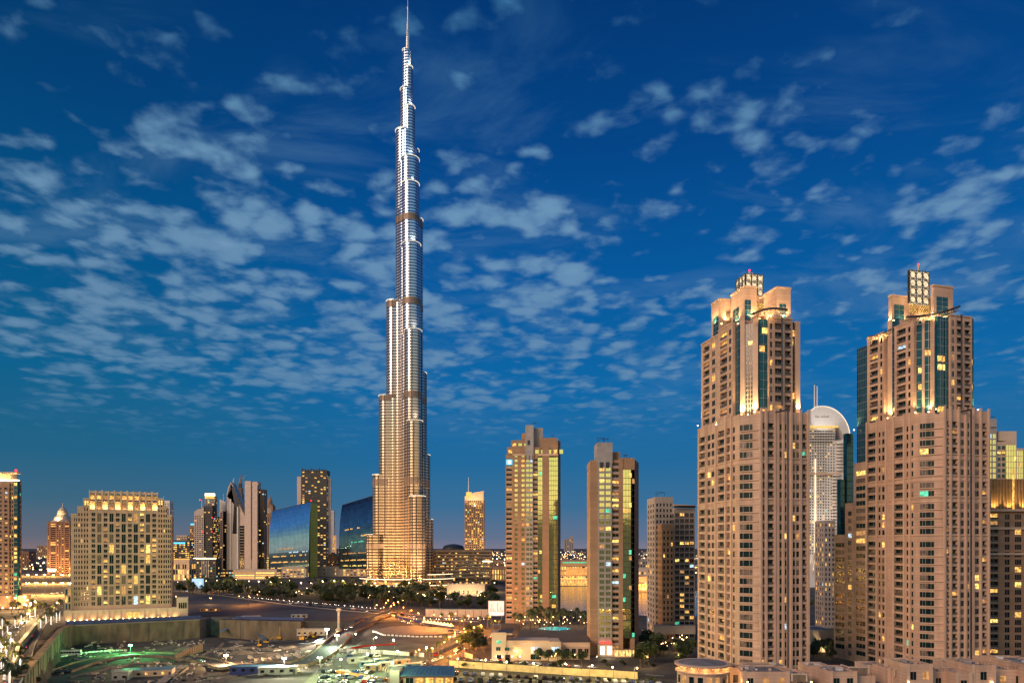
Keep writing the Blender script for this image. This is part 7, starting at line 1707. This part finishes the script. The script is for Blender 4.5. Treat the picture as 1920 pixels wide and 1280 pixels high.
# city lamps: the nearest as things, the rest as one
def far_lamp(m):
    r = MB(); r.tube((0,0,-.2), (0,0,12), .25, .18, 'dark_metal', 4); r.ball((0,0,12.6), 1.1, m, 6, 4); me = r.mesh('street_lamp'); return me
FL = [far_lamp('lamp_far'), far_lamp('lamp_far_white'), far_lamp('lamp_orange')]
pts_ = []
for _ in range(2300):
    Y = math.exp(random.uniform(math.log(1150), math.log(9000))); px = random.uniform(-20, 1600)
    if px < 640 and Y < 1500: continue
    if 640 < px < 930 and Y < 1300: continue
    if 1010 < px < 1250 and Y < 1100: continue
    pts_.append((Y, k(px)*Y))
pts_.sort()
for Y, x in pts_[:0]:
    o = bpy.data.objects.new('street_lamp', random.choice(FL)); C.objects.link(o); o.location = (x, Y, 0); tag(o, 'distant street lamp in the city beyond the towers', 'street lamp', 'distant street lamps')
mb = MB()
for Y, x in pts_:
    s_ = random.uniform(.7, 1.5)*(1+Y/6000); z = 9*s_ if Y < 4000 else 12; mb.ball((x, Y, z+1), 1.0*s_, random.choice(('lamp_far','lamp_far_white','lamp_orange','lamp_far')), 5, 3)
tag(mb.build('city_lights'), 'countless tiny lights of the far city along the horizon', 'city lights', kind='stuff')
# far tree belts as loose leaf masses
tb = MB()
for _ in range(900):
    Y = math.exp(random.uniform(math.log(1500), math.log(5000))); px = random.uniform(0, 1560); x = k(px)*Y
    for q in range(7): 
        c = Vector((x+random.gauss(0, 9), Y+random.gauss(0, 6), random.uniform(1, 7))); a = Vector((random.gauss(0,1), random.gauss(0,1), random.gauss(0,.5))).normalized()*random.uniform(1.5, 3.5); b = a.orthogonal().normalized()*2; tb.add([c-a, c+b, c+a, c-b], [(0,1,2,3)], 'leaf_dark')
tag(tb.build('tree_belt'), 'dark low tree cover scattered over the far city', 'trees', kind='stuff')
for p_ in protos:
    if 'used' in p_: del p_['used']
for o in list(C.objects):
    if 'used' in o: del o['used']

# rubble, pipes and timber strewn over the excavation floor
random.seed(77); rb = MB()
for _ in range(2600):
    px, py = random.uniform(110, 640), random.uniform(1200, 1279)
    if noise.noise(Vector((px*.03, py*.08, 2.0))) < .02: continue
    x, y, z = gp(px, py)
    if y < 300 or not (xL(y)+4 < x and y < yT(x)-3): continue
    d = unit((0,0), (random.gauss(0,1), random.gauss(0,1)))[0]; L = random.choice((.6, 1, 1.5, 4)); w_ = .35 if L > 2 else L*.8
    rb.obox((x, y), d, 0, L, -w_, 0, z-.5, z+random.uniform(.2, .9), random.choice(('concrete','pavement','stone_pale','concrete_dark','stone_grey')))
tag(rb.build('site_rubble'), 'loose rubble, timber and pipes strewn over the excavation floor', 'rubble', kind='stuff')
def mound(px, py, r_, h, label):
    x, y, z = gp(px, py); m = MB(); n, k_ = 20, 7; vs = []; fs = []
    for j in range(k_+1):
        for i in range(n):
            a = 2*math.pi*i/n; q = r_*(1-j/k_)*(1+.25*noise.noise(Vector((math.cos(a)*1.5, math.sin(a)*1.5, px*.1)))); hh = h*(j/k_)**.8*(1+.3*noise.noise(Vector((q*math.cos(a)*.4, q*math.sin(a)*.4, px))))
            vs.append((x+q*math.cos(a)*1.5, y+q*math.sin(a), z-.4+hh))
    for j in range(k_):
        for i in range(n): fs.append((j*n+i, j*n+(i+1)%n, (j+1)*n+(i+1)%n, (j+1)*n+i))
    m.add(vs, fs, 'sand_heap'); tag(m.build('earth_mound'), label, 'earth mound')
for a in ((455,1224,7,3,'long earth mound in the middle of the pit floor'),(505,1228,8,2.5,'pale earth mound lit green right of the pit middle'),(350,1216,6,2.2,'earth mound behind the row of sheet piles'),(545,1214,6,2,'earth mound before the yellow machines'),(300,1206,5,1.8,'low earth mound under the retaining wall'),
          (450,1204,7,2,'earth mound at the foot of the dark wall niche'),(400,1262,5,1.6,'earth mound beside the orange floodlight'),(440,1272,6,1.8,'earth mound at the bottom edge of the pit'),(205,1250,5,1.5,'low mound beside the long blue roofed cabin')): mound(*a)
